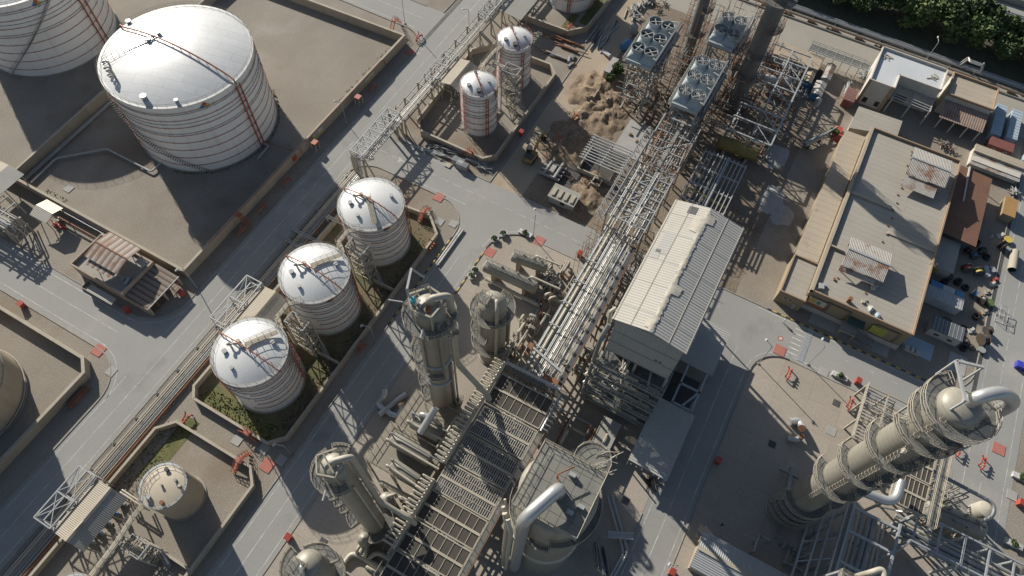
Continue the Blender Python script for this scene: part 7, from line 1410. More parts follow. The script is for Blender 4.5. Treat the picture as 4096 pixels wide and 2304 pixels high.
A = thing('office_annex', 'small flat roofed annex with two windows at the warehouse corner by the zebra crossing', 'building', (106, -23.4, 0)); MB().box(100.4, -26.4, 0, 111.9, -20.5, 4.4).build('wall', M['ochre'], A); MB().box(100.6, -26.2, 4.4, 111.7, -20.7, 4.45).build('roof', M['tileroof'], A)
b = MB(); par(b, 100.3, -26.5, 112, -20.4, 4.4, .55, .3); b.build('parapet', M['orangecap'], A)
for y in (-22.4, -23.6):
    w_ = MB().box(100.3, y-.45, 2.6, 100.4, y+.45, 3.5).build('window_frame', M['palewall'], A); MB().box(100.26, y-.32, 2.75, 100.3, y+.32, 3.4).build('pane', M['glass'], w_)
MB().box(100.28, -25.4, 0, 100.4, -24.5, 2.1).build('door', M['whitesteel'], A)
B3 = thing('flat_shed', 'pale flat roofed shed with a white gable edge beyond the warehouse', 'shed', (166, -28, 0)); b = MB(); b.prism([(161, -21.6), (164.8, -33.5), (170.3, -33.5), (169.9, -22.1)], 0, 3.2); b.build('wall', M['palewall'], B3); b = MB(); b.prism([(160.6, -21.4), (164.5, -33.8), (170.7, -33.8), (170.1, -21.8)], 3.2, 3.4); b.build('roof', M['tileroof'], B3)
# white roofed block
R = thing('white_roof_building', 'L shaped block with bright white roof, high parapet and a steel lattice in its notch', 'building', (184, -30, 0))
M['whitemembrane'] = mat('white_roof_membrane', (.50, .515, .52), (.42, .435, .445), .12, .7, fa=.1, stain=[((.36, .34, .31), .1, .62, .5)])
Lp = [(175.6, -27.9), (175.6, -21.2), (190.7, -21.2), (190.7, -39.3), (181.5, -39.3), (181.5, -27.9)][::-1]
b = MB(); b.prism(Lp, 0, 7.9); b.build('wall', M['palewall'], R); MB().sheet(Lp, 7.95).build('roof', M['whitemembrane'], R)
b = MB()
for p, q in zip(Lp, Lp[1:]+Lp[:1]): d = (Vector(q)-Vector(p)).normalized()*.15; b.beam((p[0]-d.x, p[1]-d.y, 8.3), (q[0]+d.x, q[1]+d.y, 8.3), .32, .8)
b.build('parapet', M['palewall'], R)
for y in (-21.3, -27.6): MB().box(175.3, y-.4, 0, 175.65, y+.4, 8.72).build('pilaster', M['orangecap'], R)
for y in (-22.8, -26.2): MB().box(175.5, y-.6, .9, 175.6, y+.6, 2.6).build('window', M['glass'], R)
for (x, y) in ((187.6, -23.2), (186.2, -36.4)):
    b = MB(); r2 = random.Random(int(x)); 
    for k in range(7): b.obox((x+r2.uniform(-1.2, 1.2), y+r2.uniform(-1, 1), 7.96), 1.4, .25, .2, r2.uniform(0, 3))
    solo(b, 'loose_timber', M['wallcap'], 'loose pale boards lying on the white roof, ' + ('left end' if y > -30 else 'right end'), 'boards', (x, y, 7.96))
F_ = thing('steel_lattice', 'blue white lattice of beams over the notch of the white roofed block', 'lattice', (179, -34, 0))
for k in range(6): x = 176+k*1.05; MB().beam((x, -28.6, 5.5), (x, -39.4, 5.), .24).build('beam', M['whitesteel'], F_)
for y in (-29, -34, -39.2): MB().beam((175.8, y, 5.1), (181.4, y, 5.3), .28).build('girder', M['whitesteel'], F_); MB().beam((176, y, 0), (176, y, 5.1), .3).build('post', M['palewall'], F_)
for y in (-31.5, -36.5): MB().box(181.3, y-1.6, .8, 181.46, y+1.6, 2.6).build('window', M['glass'], F_)
G = thing('tan_building', 'flat tan roofed building with a rusty lean-to roof, next to white roofed block', 'building', (188, -48, 0)); MB().box(183.4, -53.8, 0, 192.8, -41.7, 6.4).build('wall', M['palewall'], G); MB().box(183.5, -53.6, 6.4, 192.7, -41.9, 6.46).build('roof', M['tanroof'], G)
b = MB(); par(b, 183.2, -54., 193., -41.5, 6.4, .7, .35); b.build('parapet', M['orangecap'], G); MB().slab([(176.8, -53.8, 4.), (183.2, -53.8, 5.1), (183.2, -42.2, 5.1), (176.8, -42.2, 4.)], .08).build('lean_to', mat('heavily_rusted_sheet', (.20, .105, .07), (.27, .21, .17), .5, .8, fa=.2, wave=(1, .62, (.36, .32, .28), .5), stain=[((.15, .075, .05), .3, .52, .8)]), G)
for y in (-43, -46.5, -50, -53.3): MB().beam((177, y, 0), (177, y, 4), .3).build('post', M['palewall'], G)
for y in (-44.7, -48.2, -51.6): MB().box(183.2, y-1.3, 1, 183.4, y+1.3, 3).build('window', M['glass'], G)
# brown sheet roof, long lean roof, yard cabins
T = thing('brown_roof_shed', 'large brown corrugated roof beside the warehouse, half dark in shadow', 'shed', (149, -54.6, 0)); MB().slab([(136.6, -58.8, 4.3), (161, -58.8, 4.3), (161, -49.8, 4.8), (136.6, -49.8, 4.8)], .1).build('roof', M['rusty2'], T)
for x in (137, 145, 153, 160.6): MB().beam((x, -58.4, 0), (x, -58.4, 4.2), .22).build('post', M['rust'], T)
MB().beam((161.4, -52.6, 4.95), (149., -53.2, 4.9), .35).build('pipe', M['palewall'], T)
T = thing('grey_roof_shed', 'grey flat roof shed with a yellow door, wedged by the warehouse side', 'shed', (132, -53, 0)); MB().box(127.4, -55.6, 0, 136.8, -50, 2.8).build('wall', M['palewall'], T); MB().box(127.2, -55.9, 2.8, 137, -49.6, 3.0).build('roof', M['shedroofg'], T); MB().box(127.3, -53, 0, 127.4, -51.6, 2.2).build('door', M['yellow'], T)
T = thing('lean_roof_shed', 'long low shed, tan roof above a pale corrugated lower roof', 'shed', (169.6, -60, 0)); MB().box(167.2, -66, 0, 172.8, -53.6, 2.5).build('wall', M['palewall'], T); MB().box(170.2, -66.2, 2.5, 173., -53.4, 3.2).build('roof', M['tanroof'], T); MB().slab([(166., -66.2, 2.2), (170.2, -66.2, 2.6), (170.2, -53.4, 2.6), (166., -53.4, 2.2)], .08).build('lower_roof', M['rustroofx'], T)
def cabin(label, x0, y0, x1, y1, h, wm, rm, name='cabin', ribs=0, win=(), gable=False, roofc=None):
    T = thing(name, label, name.replace('_', ' '), ((x0+x1)/2, (y0+y1)/2, 0)); MB().box(x0, y0, .1, x1, y1, h).build('wall', wm, T)
    if gable:
        if x1-x0 > y1-y0: ym = (y0+y1)/2; MB().slab([(x0-.1, y0-.1, h), (x1+.1, y0-.1, h), (x1+.1, ym, h+.5), (x0-.1, ym, h+.5)], .06).build('roof_slope', rm, T); MB().slab([(x0-.1, ym, h+.5), (x1+.1, ym, h+.5), (x1+.1, y1+.1, h), (x0-.1, y1+.1, h)], .06).build('roof_slope', rm, T)
    else: MB().box(x0-.1, y0-.1, h, x1+.1, y1+.1, h+.14).build('roof', rm, T)
    for k in range(ribs):
        b = MB()
        if x1-x0 > y1-y0: x = x0+(x1-x0)*(k+.5)/ribs; b.box(x-.05, y0-.06, h+.14, x+.05, y1+.06, h+.2)
        else: y = y0+(y1-y0)*(k+.5)/ribs; b.box(x0-.06, y-.05, h+.14, x1+.06, y+.05, h+.2)
        b.build('roof_rib', M['galv'], T)
    for (x, y, w_, d_, z0, z1) in win: f = MB().box(x-w_/2, y-d_/2, z0, x+w_/2, y+d_/2, z1).build('window', M['palewall'], T); MB().box(x-w_/2-.03, y-d_*.38, z0+.15, x+w_/2-.03, y+d_*.38, z1-.15).build('pane', M['glass'], f)
    return T
M['cabinblue'] = mat('pale_blue_panel', (.34, .42, .47), (.28, .35, .40), .4, .6, fa=.12)
M['maroon'] = mat('maroon_paint', (.19, .065, .05), (.14, .05, .04), .4, .7, fa=.15)
cabin('blue walled cabin with sand coloured gable roof, stacked closest the concrete block', 173.2, -7.6, 180.6, -5.4, 2.4, M['blue'], M['sand'], gable=True)
cabin('blue walled cabin with pale gable roof, white water tank at its end', 169.6, -11.6, 175.3, -8.7, 2.4, M['blue'], M['bigroof'], gable=True)
cabin('cabin with rusty speckled gable roof near the strip of bare concrete', 177.2, -12, 184, -9.5, 2.4, M['palewall'], M['rustroofx'], gable=True)
cabin('grey site cabin with ribbed dark roof and two windows on its front', 109.6, -61.2, 110.9+.1, -54.2, 2.7, M['palewall'], M['shedroofg']) if False else cabin('white cabin with dark ribbed roof and two windows, alone in the yard', 109.6, -61.2, 113.4, -54.3, 2.7, M['palewall'], mat('dark_roof', (.12, .13, .135), (.09, .095, .1), .4, .6, fa=.2), ribs=8, win=((109.55, -56.2, .1, 1.4, 1., 1.9), (109.55, -59.2, .1, 1.4, 1., 1.9)))
cabin('white ribbed container with blue boxes on its top, by the warehouse wall', 118., -59.6, 121.4, -51.4, 2.7, mat('ribbed_white', (.5, .52, .53), (.43, .45, .46), .4, .5, fa=.1, wave=(1, .55, (.33, .35, .36), .5)), M['whitesteel'], 'container', 12)
for i, (y0, y1, m) in enumerate(((-54.4, -51.7, 'blue'), (-57.3, -54.5, 'whitesteel'), (-59.4, -57.5, 'blue'))): solo(MB().box(121.5, y0, 0, 123., y1, 2.9), 'equipment_box', M[m], ('blue box behind the white container, nearest the warehouse', 'white cylinder-like box between two blue boxes', 'blue box behind white container, end away from warehouse')[i], 'box', (122, y0, 0))
cabin('maroon steel container with white window frames, below the pale blue cabins', 175.2, -62.8, 178.4, -56.6, 2.7, M['maroon'], M['maroon'], 'container', 0, ((175.15, -58.4, .1, 1., 1.2, 2.), (175.15, -61.4, .1, .8, .2, 2.2)))
cabin('maroon container half buried in scaffold parts, beside the white roofed block', 171.6, -20.2, 177., -17.4, 2.6, M['maroon'], M['maroon'], 'container', 6)
cabin('long pale blue cabin with arched ribs, left one of a pair', 180, -59, 192.6, -56.4, 2.5, M['cabinblue'], M['cabinblue'], ribs=10)
cabin('long pale blue cabin with arched ribs, right one of a pair', 180.8, -63.2, 192.6, -60.6, 2.5, M['cabinblue'], M['cabinblue'], ribs=10)
cabin('pale blue and white cabin cut by the right edge', 176, -70.4, 183, -66.6, 2.6, M['cabinblue'], M['cabinblue'], ribs=6)
cabin('orange brown plank hut leaning at the far yard corner', 152.6, -66.6, 158.8, -63.7, 2.6, M['ochre'], mat('orange_planks', (.33, .19, .07), (.26, .15, .055), .6, .8, fa=.2), 'hut', 0)
T = thing('water_tank', 'white plastic water tank standing at the end of blue cabin', 'tank', (168.4, -11.4, 0)); b = MB(); b.cyl(168.4, -11.4, 0, 2.2, .85, 16); b.ball((168.4, -11.4, 2.2), .85, .85, .4, 14, 6); b.build('shell', M['line'], T); MB().cyl(168.4, -11.4, 2.5, 2.75, .3, 8).build('lid', M['whitesteel'], T)
T = thing('old_vessel', 'grey cylinder vessel on a truck-like frame in shade of the yard', 'vessel', (152.5, -14.6, 0)); MB().tube([(150.2, -12.8, 1.6), (156.2, -16.2, 1.6)], .75, 14).build('shell', M['pipegrey'], T); MB().tube([(156.2, -16.2, 1.6), (160.5, -18.8, 2.4)], .3, 8).build('spout', M['greysteel'], T)
for q in (.2, .8): x, y = 150.2+6*q, -12.8-3.4*q; MB().obox((x, y, 0), .5, 1.6, 1.1, -.5).build('cradle', M['dark'], T)
# pipe bridge beside the concrete block and red planters
T = thing('truss_gantry', 'low white pipe gantry with rails leading to the white roofed block', 'gantry', (186, -12, 0)); b = MB()
for x in (184.6, 187.4): b.beam((x, -3, 4), (x, -20.6, 4), .2); b.rail([(x, -3, 4), (x, -20.6, 4)], 1.1, 2, .06)
for k in range(8): y = -3-k*2.5; b.beam((184.6, y, 4), (187.4, y, 4), .16); b.beam((184.6, y, 0), (184.6, y, 4), .16)
b.build('frame', M['whitesteel'], T); MB().box(184.8, -20.6, 3.9, 187.2, -3, 3.98).build('deck', M['grate'], T)
for i, (x, y) in enumerate((t(30, 520, 990), t(30, 520, 1045))): b = MB(); b.obox((x, y, 0), 2.2, 2.2, .9); solo(b, 'planter_box', M['red'], 'red planter box at the end of the annex, ' + ('farther one' if not i else 'nearer one'), 'planter', (x, y, 0))
# cable reels, tyres and coils in the reel yard
def reel(label, x, y, r, w_, a, m1, m2, up=False, z=0):
    T = thing('cable_reel', label, 'cable reel', (x, y, z)); d = Vector((math.cos(a), math.sin(a), 0)) if not up else Vector((0, 0, 1)); c = Vector((x, y, (z+r) if not up else z))
    p, q = (c-d*w_/2, c+d*w_/2) if not up else (c+d*.05, c+d*w_)
    for e, s in ((p, -1), (q, 1)): MB().tube([e, e+d*.12*s], r, 20).build('flange', M[m1], T)
    MB().tube([p, q], r*.68, 18).build('drum', M[m2], T); return T
cols = ('dark', 'dark', 'bark', 'dark', 'bark', 'dark')
rl = [(31, 1600, 1130, 1.45, 1.3, 'bark', 'dark', 'largest dark cable reel lying on its side edge by the kerb, nearest viewer'), (31, 1640, 1060, 1.05, 1., 'dark', 'bark', 'dark cable reel just behind the largest reel by the kerb'), (31, 1600, 830, .95, 1., 'bark', 'greysteel', 'brown reel with grey cable beside the light wooden reel'), (31, 1480, 595, 1.25, 1., 'dark', 'red', 'dark reel carrying red cable, leftmost of the big pair'), (31, 1570, 620, 1.25, 1., 'dark', 'yellow', 'dark reel carrying yellow cable, middle of the yard'), (31, 1540, 500, 1., .9, 'dark', 'blue', 'dark reel with blue cable behind the red cable reel'), (31, 1750, 420, 1.2, .9, 'bark', 'dark', 'dark reel near the drainage channel, far end of yard'), (31, 1600, 460, 1., .8, 'dark', 'dark', 'black reel behind the blue cable reel'), (31, 1540, 780, 1., .9, 'dark', 'blue', 'dark reel with blue cable at the end of the white container')]
for i, (cr, x, y, r, w_, m1, m2, lab) in enumerate(rl): p = t(cr, x, y); reel(lab, p[0], p[1], r, w_, (2.2, 2.2, 2.5, .5, .45, .6, .9, .3, 1.2)[i], m1, m2)
for i, (x, y, m1, m2, lab) in enumerate(((1800, 370, 'yellow', 'bark', 'pale wooden reel lying flat on the drainage channel edge'), (1660, 845, 'leaf', 'bark', 'green tinted reel lying flat by the kerb'), (1640, 590, 'galv', 'galv', 'upper one of two pale round drum lids standing in a row'), (1640, 630, 'galv', 'galv', 'lower one of two pale round drum lids standing in a row'), (1680, 595, 'galv', 'galv', 'small pale round lid right of the drum lids'), (1360, 645, 'dark', 'galv', 'small pale topped reel beside the grey roof shed'), (1600, 1200, 'greysteel', 'dark', 'grey reel lying flat below the largest reel'))): p = t(31, x, y); reel(lab, p[0], p[1], .85 if i > 1 else 1.05, .7, 0, m1, m2, True)
for i, (x, y, n, lab) in enumerate(((1320, 690, 3, 'left stack of black tyres behind the white container'), (1420, 690, 3, 'right stack of black tyres behind the white container'), (1480, 730, 2, 'low stack of black tyres at the end of the white container'), (1465, 1185, 2, 'black tyres beside white cabin front'), (1560, 950, 2, 'black tyres and ring by the kerb in shade'), (1500, 450, 2, 'black tyre stack next to the brown roof corner'), (1560, 400, 3, 'black tyre stack behind the reels'), (1640, 500, 2, 'black tyre pair right of the blue cable reel'))):
    p = t(31, x, y); T = thing('tyre_stack', lab, 'tyres', (p[0], p[1], 0))
    for k in range(n): MB().torus(p[0]+.1*k, p[1], .3+k*.4, .62, .24, 18, 8).build('tyre', M['tyre'], T)
for i, (x, y, r) in enumerate(((1350, 985, 1.2), (1470, 1030, .9), (1475, 1120, .9), (1530, 1170, .8))):
    p = t(31, x, y); b = MB()
    for k in range(4): b.torus(p[0]+rr.uniform(-.3, .3), p[1]+rr.uniform(-.3, .3), .06+k*.07, r*rr.uniform(.8, 1.), .05, 28, 5)
    solo(b, 'hose_coil', M['tyre'], ('largest black hose coil above the white cabin', 'faint hose coil right of the white cabin, upper', 'hose coil right of the white cabin, lower', 'thin hose coil beside the tyres')[i], 'coil', (p[0], p[1], 0))
T = thing('concrete_pipe', 'wide concrete pipe lying on the roadside beyond reels', 'pipe', (*t(31, 1850, 520), 0)); p, q = t(31, 1860, 450, .8), t(31, 1838, 590, .8); b = MB(); b.tube([(*p, .95), (*q, .95)], .95, 20, cap=False); b.build('pipe', M['wallcap'], T); MB().tube([(*p, .95), (*q, .95)], .8, 18, cap=False).build('bore', M['dark'], T)
for i, (x, y, m, s) in enumerate(((1680, 345, 'line', .5), (1755, 335, 'palewall', 1.3), (1690, 700, 'palewall', 1.), (1710, 670, 'red', .9), (1530, 1050, 'line', 1.1), (1650, 760, 'wallcap', .9), (1580, 930, 'rust', 1.), (1630, 910, 'wallcap', 1.))):
    p = t(31, x, y); b = MB(); b.obox((p[0], p[1], 0), s, s*1.5, .35, .6); b.obox((p[0]+.3, p[1], .35), s*.6, s, .3, 1.); solo(b, 'scrap_sheet', M[m], ('small white sheet far in the reel yard', 'bent white plastic sheet near the pale reel', 'white folded sheets by the kerb', 'red cloth heap by the kerb fence', 'torn white sack beside the reels', 'white board beside the green tinted reel', 'rusty plates by the kerb', 'pale plates by the kerb near rusty ones')[i], 'sheet', (p[0], p[1], 0))
T = thing('steel_cage', 'white open tube cages standing on the road edge', 'cage', (*t(31, 1740, 960), 0)); p = t(31, 1740, 960); b = MB()
for dx_ in (0, 2.2):
    x, y = p[0]+dx_-1, p[1]
    for z in (0.1, 1.6):
        for (a0, b0, a1, b1) in ((0, 0, 1.8, 0), (1.8, 0, 1.8, 1.8), (1.8, 1.8, 0, 1.8), (0, 1.8, 0, 0)): b.tube([(x+a0, y+b0-1, z), (x+a1, y+b1-1, z)], .06, 5)
    for (a0, b0) in ((0, 0), (1.8, 0), (1.8, 1.8), (0, 1.8)): b.tube([(x+a0, y+b0-1, .1), (x+a0, y+b0-1, 1.6)], .06, 5)
    b.tube([(x, y-1, .1), (x+1.8, y-1, 1.6)], .05, 5)
b.build('tubes', M['whitesteel'], T)
b = MB(); b.box(97.9, -67.4, -.02, 175, -66.6, .08); kind(b.build('drain_channel', M['dark'], None), 'structure')
for i, (x0, y0, x1, y1, lab) in enumerate(((103, -50.5, 107.5, -57, 'blue grey paving slabs at the warehouse corner'), (99, -29.6, 101.8, -48, 'grey apron slab in front of the warehouse'), (103, -60.5, 108, -64.5, 'pale slab patches in the reel yard'))): b = MB(); b.box(x0, y1, 0, x1, y0, .07+.012*i); o = b.build('paving_slab', M['slab'] if i != 0 else M['cabinblue']); kind(o, 'structure')
for k in range(3): p = t(31, 1045+k*36, 1185+k*16); b = MB(); b.obox((p[0], p[1], .0), 1.3, 1.3, .75); solo(b, 'white_box', M['palewall'], ('first', 'second', 'third')[k]+' from the warehouse of three white boxes on the blue slabs', 'box', (p[0], p[1], 0))
# roof clutter on the warehouse
for i, (x, y, m, s, lab) in enumerate(((395, 720, 'whitesteel', 1.4, 'white air unit on the warehouse roof by the front corner'), (605, 825, 'rust', 1.1, 'rusty water drum on a stand at the roof front edge'), (775, 885, 'line', 1.2, 'open white sack on the warehouse roof edge'), (825, 940, 'cabinblue', 1.1, 'pale blue crumpled sack on the warehouse roof edge'), (790, 725, 'palewall', 1.1, 'white frame lying under the near roof canopy'), (1240, 560, 'bark', 1., 'brown winch at the right parapet of the warehouse'), (715, 830, 'wallcap', .8, 'small grey pipe cluster on warehouse roof'), (500, 660, 'rust', .6, 'two small brown roof boxes near the front'))):
    p = t(31, x, y, 7); b = MB()
    if i == 1: b.obox((p[0], p[1], 6.96), .8, .8, .8); b.cyl(p[0], p[1], 7.76, 8.5, .5, 10)
    elif i in (2, 3): b.ball((p[0], p[1], 7.2), s*.8, s*.6, .5, 9, 5, .25)
    else: b.obox((p[0], p[1], 6.96), s, s*.8, s*.6, .3); b.obox((p[0]+.8, p[1]-.6, 6.96), s*.5, s*.6, s*.4, .8)
    solo(b, ('air_unit', 'water_drum', 'sack', 'sack', 'window_frame', 'winch', 'pipe_cluster', 'roof_box')[i], M[m], lab, ('air unit', 'drum', 'sack', 'sack', 'frame', 'winch', 'pipes', 'box')[i], (p[0], p[1], 6.96))
# ================================================================ tree belt, pipelines and highway in the upper right corner
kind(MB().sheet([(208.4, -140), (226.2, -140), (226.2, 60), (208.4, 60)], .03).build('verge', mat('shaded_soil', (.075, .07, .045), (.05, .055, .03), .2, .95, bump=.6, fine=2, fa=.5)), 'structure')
hw = MB(); hw.sheet([(226.2, -140), (232, -140), (232, 60), (226.2, 60)], .035); hw.sheet([(240, -140), (244.6, -140), (244.6, 60), (240, 60)], .035); kind(hw.build('highway', M['asphalt']), 'structure')
kind(MB().sheet([(186, -75), (204.6, -75), (204.6, 60), (186, 60)], .03).build('yard_strip', mat('dusty_concrete', (.31, .285, .24), (.255, .235, .195), .08, .9, fa=.25, fine=4)), 'structure')
b = MB(); b.box(245, -140, 0, 245.5, 60, 2.2); T = thing('boundary_wall', 'long grey boundary wall beyond the highway pipes', 'wall', (245, -50, 0)); b.build('wall_face', M['slab'], T)
def pipeline(label, specs, y0, y1, sx, step):
    T = thing('pipe_line', label, 'pipeline', (sum(s[0] for s in specs)/len(specs), (y0+y1)/2, 0))
    for x, z, r, m in specs: MB().tube([(x, y0, z), (x, y1, z)], r, 8).build('pipe', M[m], T)
    y = y0
    while y < y1: MB().box(sx[0], y-.2, 0, sx[1], y+.2, specs[0][1]-specs[0][2]).build('sleeper', M['kerb'], T); y += step
    return T
PL = pipeline('bundle of silver pipes along the tree belt with a square expansion hoop', [(204.9, .8, .16, 'pipegrey'), (205.4, .8, .14, 'galv'), (205.9, .85, .2, 'alu'), (206.5, .85, .22, 'pipegrey'), (207, .8, .12, 'galv')], -140, 60, (204.6, 207.3), 7)
for x0, d in ((205.5, 0), (206.3, .6)): MB().tube([(x0, -44.4+d*.4, .85), (x0, -45.4+d*.4, 3.8), (x0-1.5, -45.6+d*.4, 4), (x0-1.5, -49.2-d*.4, 4), (x0, -49.4-d*.4, 3.8), (x0, -50.4-d*.4, .85)], .24, 8, .8).build('expansion_hoop', M['alu'], PL)
pipeline('band of white pipes between highway and boundary wall', [(233.2, .7, .2, 'alu'), (234.2, .7, .25, 'pipegrey'), (235., .7, .2, 'alu'), (235.8, .7, .25, 'pipegrey'), (236.6, .7, .3, 'alu'), (237.5, .7, .2, 'pipegrey'), (238.4, .7, .25, 'alu'), (239.2, .7, .2, 'pipegrey')], -140, 60, (232.4, 239.8), 12)
T = thing('low_wall', 'low brown kerb wall with block supports inside the pipe strip', 'wall', (202.4, -20, 0)); b = MB(); b.box(203.6, -140, 0, 203.8, 60, .5); b.box(200.9, -140, 0, 201.1, 60, .5); b.build('kerb', M['kerb'], T)
for k in range(22): y = 45-k*7.5; MB().box(201.6, y-1.1, 0, 203., y+1.1, .7).build('block', M['bark'], T)
pipeline('thin brown pipes in the strip beside the low wall', [(202, .9, .1, 'rust'), (202.6, .9, .1, 'beigesteel')], -140, 60, (201.6, 203), 15)
# trees: tapered trunk with limbs, crown of many small leaf faces in uneven clumps
def leaves(mb, cx, cy, cz, rx, rz, n, seed, size=(.32, .6)):
    r2 = random.Random(seed); lobes = []
    for k in range(11):
        a = r2.uniform(0, 2*PI); q = r2.uniform(.15, .72); lobes.append((cx+rx*q*math.cos(a), cy+rx*q*math.sin(a), cz+r2.uniform(-.45, .55)*rz, r2.uniform(.3, .52)*rx))
    for k in range(n):
        l = r2.choice(lobes); v = Vector((r2.gauss(0, 1), r2.gauss(0, 1), r2.gauss(0, 1))).normalized()*(l[3]*r2.uniform(.55, 1.08)); p = Vector((l[0]+v.x, l[1]+v.y, l[2]+v.z*.8))
        d = Vector((r2.gauss(0, 1), r2.gauss(0, 1), r2.gauss(0, .8)+.5)).normalized(); s = d.orthogonal().normalized()*r2.uniform(*size); w_ = d.cross(s).normalized()*s.length*r2.uniform(.5, .9)
        mb.add([p-s, p+w_, p+s, p-w_], [(0, 1, 2, 3)])
def tree(label, x, y, h, cr, n, seed, m, group):
    T = thing('broadleaf_tree', label, 'tree', (x, y, 0), group); r2 = random.Random(seed); b = MB(); b.tube([(x, y, 0), (x+.15, y, h*.35), (x+.3, y+.2, h*.75)], .24, 7)
    for k in range(6): a = k*1.05+r2.random(); z = h*(.3+.07*k); b.tube([(x+.1, y, z), (x+cr*.6*math.cos(a), y+cr*.6*math.sin(a), z+h*.22)], .09, 5)
    b.build('trunk', M['bark'], T); b = MB(); leaves(b, x, y, h*.64, cr, h*.42, n, seed); b.build('crown', m, T); return T
M['leaf2'] = mat('olive_leaf', (.075, .10, .028), (.10, .135, .038), .8, .7, fine=3, fa=.3)
protos = [tree('bushy green tree in the dense belt between pipes and highway', 219, -11, 8.5, 4.4, 2600, 1, M['leaf'], 'trees of the belt along the highway'), tree('bushy green tree in the dense belt between pipes and highway', 221, -19.5, 7.8, 4.1, 2300, 2, M['leaf2'], 'trees of the belt along the highway'), tree('bushy green tree in the dense belt between pipes and highway', 218, -27.5, 9., 4.6, 2700, 3, M['leafd'], 'trees of the belt along the highway')]
r2 = random.Random(12)
for k in range(39):
    row = k % 3; y = 18-(k//3)*7.6+r2.uniform(-1.6, 1.6)-row*2.6; x = (222.6, 217.6, 213.6)[row]+r2.uniform(-1, 1)
    if row == 2 and r2.random() < .35: continue
    dup(protos[(k//3+row) % 3], (x, y, 0), None, r2.uniform(0, 6.2), None, r2.uniform(1.0, 1.35) if row < 2 else r2.uniform(.6, .95))
for i, (x, y, s) in enumerate((t(30, 1320, 340)+(.62,), t(30, 1520, 385)+(.5,))): dup(protos[1], (x, y, 0), ('pale green loose shrub standing in front of the tree belt', 'round bright green shrub in front of the tree belt')[i], i*2., None, s)
dup(protos[0], (*t(20, 800, 575), 0), 'young pale green tree beside the dusty open container', 1., None, .5); dup(protos[0], (*t(20, 735, 620), 0), 'thin yellowish shrub on the spoil heap by the container', 2., None, .36); dup(protos[1], (*t(30, 480, 1025), 0), 'yellow green shrub by the red planter boxes', 2., None, .32)
# weeds and grass tufts as ground cover
gm = MB(); r2 = random.Random(9)
def tufts(x0, y0, x1, y1, n):
    for k in range(n):
        x = r2.uniform(min(x0, x1), max(x0, x1)); y = r2.uniform(min(y0, y1), max(y0, y1)); s = r2.uniform(.06, .17); a = r2.uniform(0, PI)
        for q in (0, 1.2): c, s_ = math.cos(a+q)*s, math.sin(a+q)*s; gm.add([(x-c, y-s_, .02), (x+c, y+s_, .02), (x+c*.4, y+s_*.4+.1, s*1.4), (x-c*.6, y-s_*.6, s*1.2)], [(0, 1, 2, 3)])
for a in ((15.6, 61, 19, 80, 500), (19, 58.6, 40, 62, 350), (41, 58.6, 75, 61.5, 300), (54.6, 74, 61, 81, 420), (30, 75, 46, 81, 160), (60, 62, 78, 80, 250), (-8, 78, 9, 82, 260), (-6, 74, 2, 80, 160), (156, 60, 188, 66, 420), (38, 143, 40, 150, 60), (208.6, -70, 226, 20, 1500), (100, 104, 128, 106, 120)): tufts(*a)
for k in range(420):
    a = r2.uniform(-2.9, .6); R_ = 18.3+abs(r2.gauss(0, .28)); x, y = 78+R_*math.cos(a), 131.3+R_*math.sin(a); tufts(x-.2, y-.2, x+.2, y+.2, 1)
kind(gm.build('grass_tufts', M['green']), 'stuff')
# ================================================================ street furniture, fire gear, people
def lamp(label, cr, bx_, by_, h, a):
    x, y = t(cr, bx_, by_); T = thing('street_lamp', label, 'street lamp', (x, y, 0)); c, s = math.cos(a), math.sin(a)
    MB().tube([(x, y, 0), (x, y, h), (x+1.5*c, y+1.5*s, h+.3)], .09, 6, .4).build('pole', M['galv'], T); MB().ball((x+1.8*c, y+1.8*s, h+.3), .5, .28, .16, 10, 5).build('lamp_head', M['line'], T); MB().box(x-.25, y-.25, 0, x+.25, y+.25, .3).build('base', M['kerb'], T)
for a in (('lamp behind the long roadside wall murals', 10, 683, 930, 7.6, 2.), ('lamp with a tall pole at the top road corner', 10, 1125, 180, 10, -1), ('lamp by the high pipe run near the top edge', 10, 1610, 245, 8, 2.2), ('lamp at the corner of the gravel yard wall', 1, 1490, 725, 7.5, 2), ('lamp on the verge below the middle white tank', 11, 895, 1120, 6.8, 2), ('lamp on the paving by the shorter pedestal drum', 21, 160, 345, 9, .6), ('lamp at the courtyard edge opposite the warehouse', 31, 300, 1300, 9, .6), ('lamp at the rounded courtyard corner', 31, -75, 1295, 9, 1.2), ('lamp by the sawtooth column road', 12, 265, 530, 6, 2), ('lamp by the long shed at the bottom edge', 22, 1215, 1395, 4.5, 2), ('lamp standing in the pipe strip before the tree belt', 30, 1195, 450, 6.5, .4), ('lamp beyond the tree belt', 30, 1490, 160, 8, .4)): lamp(*a)
def monitor(label, cr, x, y, m='redpipe'):
    x, y = t(cr, x, y); T = thing('fire_hydrant', label, 'hydrant', (x, y, 0)); MB().tube([(x-1.4, y, .2), (x-1.4, y, 1.1), (x+1.4, y-.3, 1.1), (x+1.4, y-.3, .2)], .16, 7, .3).build('pipe', M[m], T); MB().tube([(x-.5, y+.5, .1), (x-.5, y+.5, 1.), (x+.8, y+.5, 1.5), (x+1.2, y+.9, 1.8)], .14, 7, .3).build('nozzle', M[m], T)
    for d in (-.8, 0, .8): MB().cyl(x+d, y-.1, 1., 1.5, .22, 8).build('valve', M[m], T)
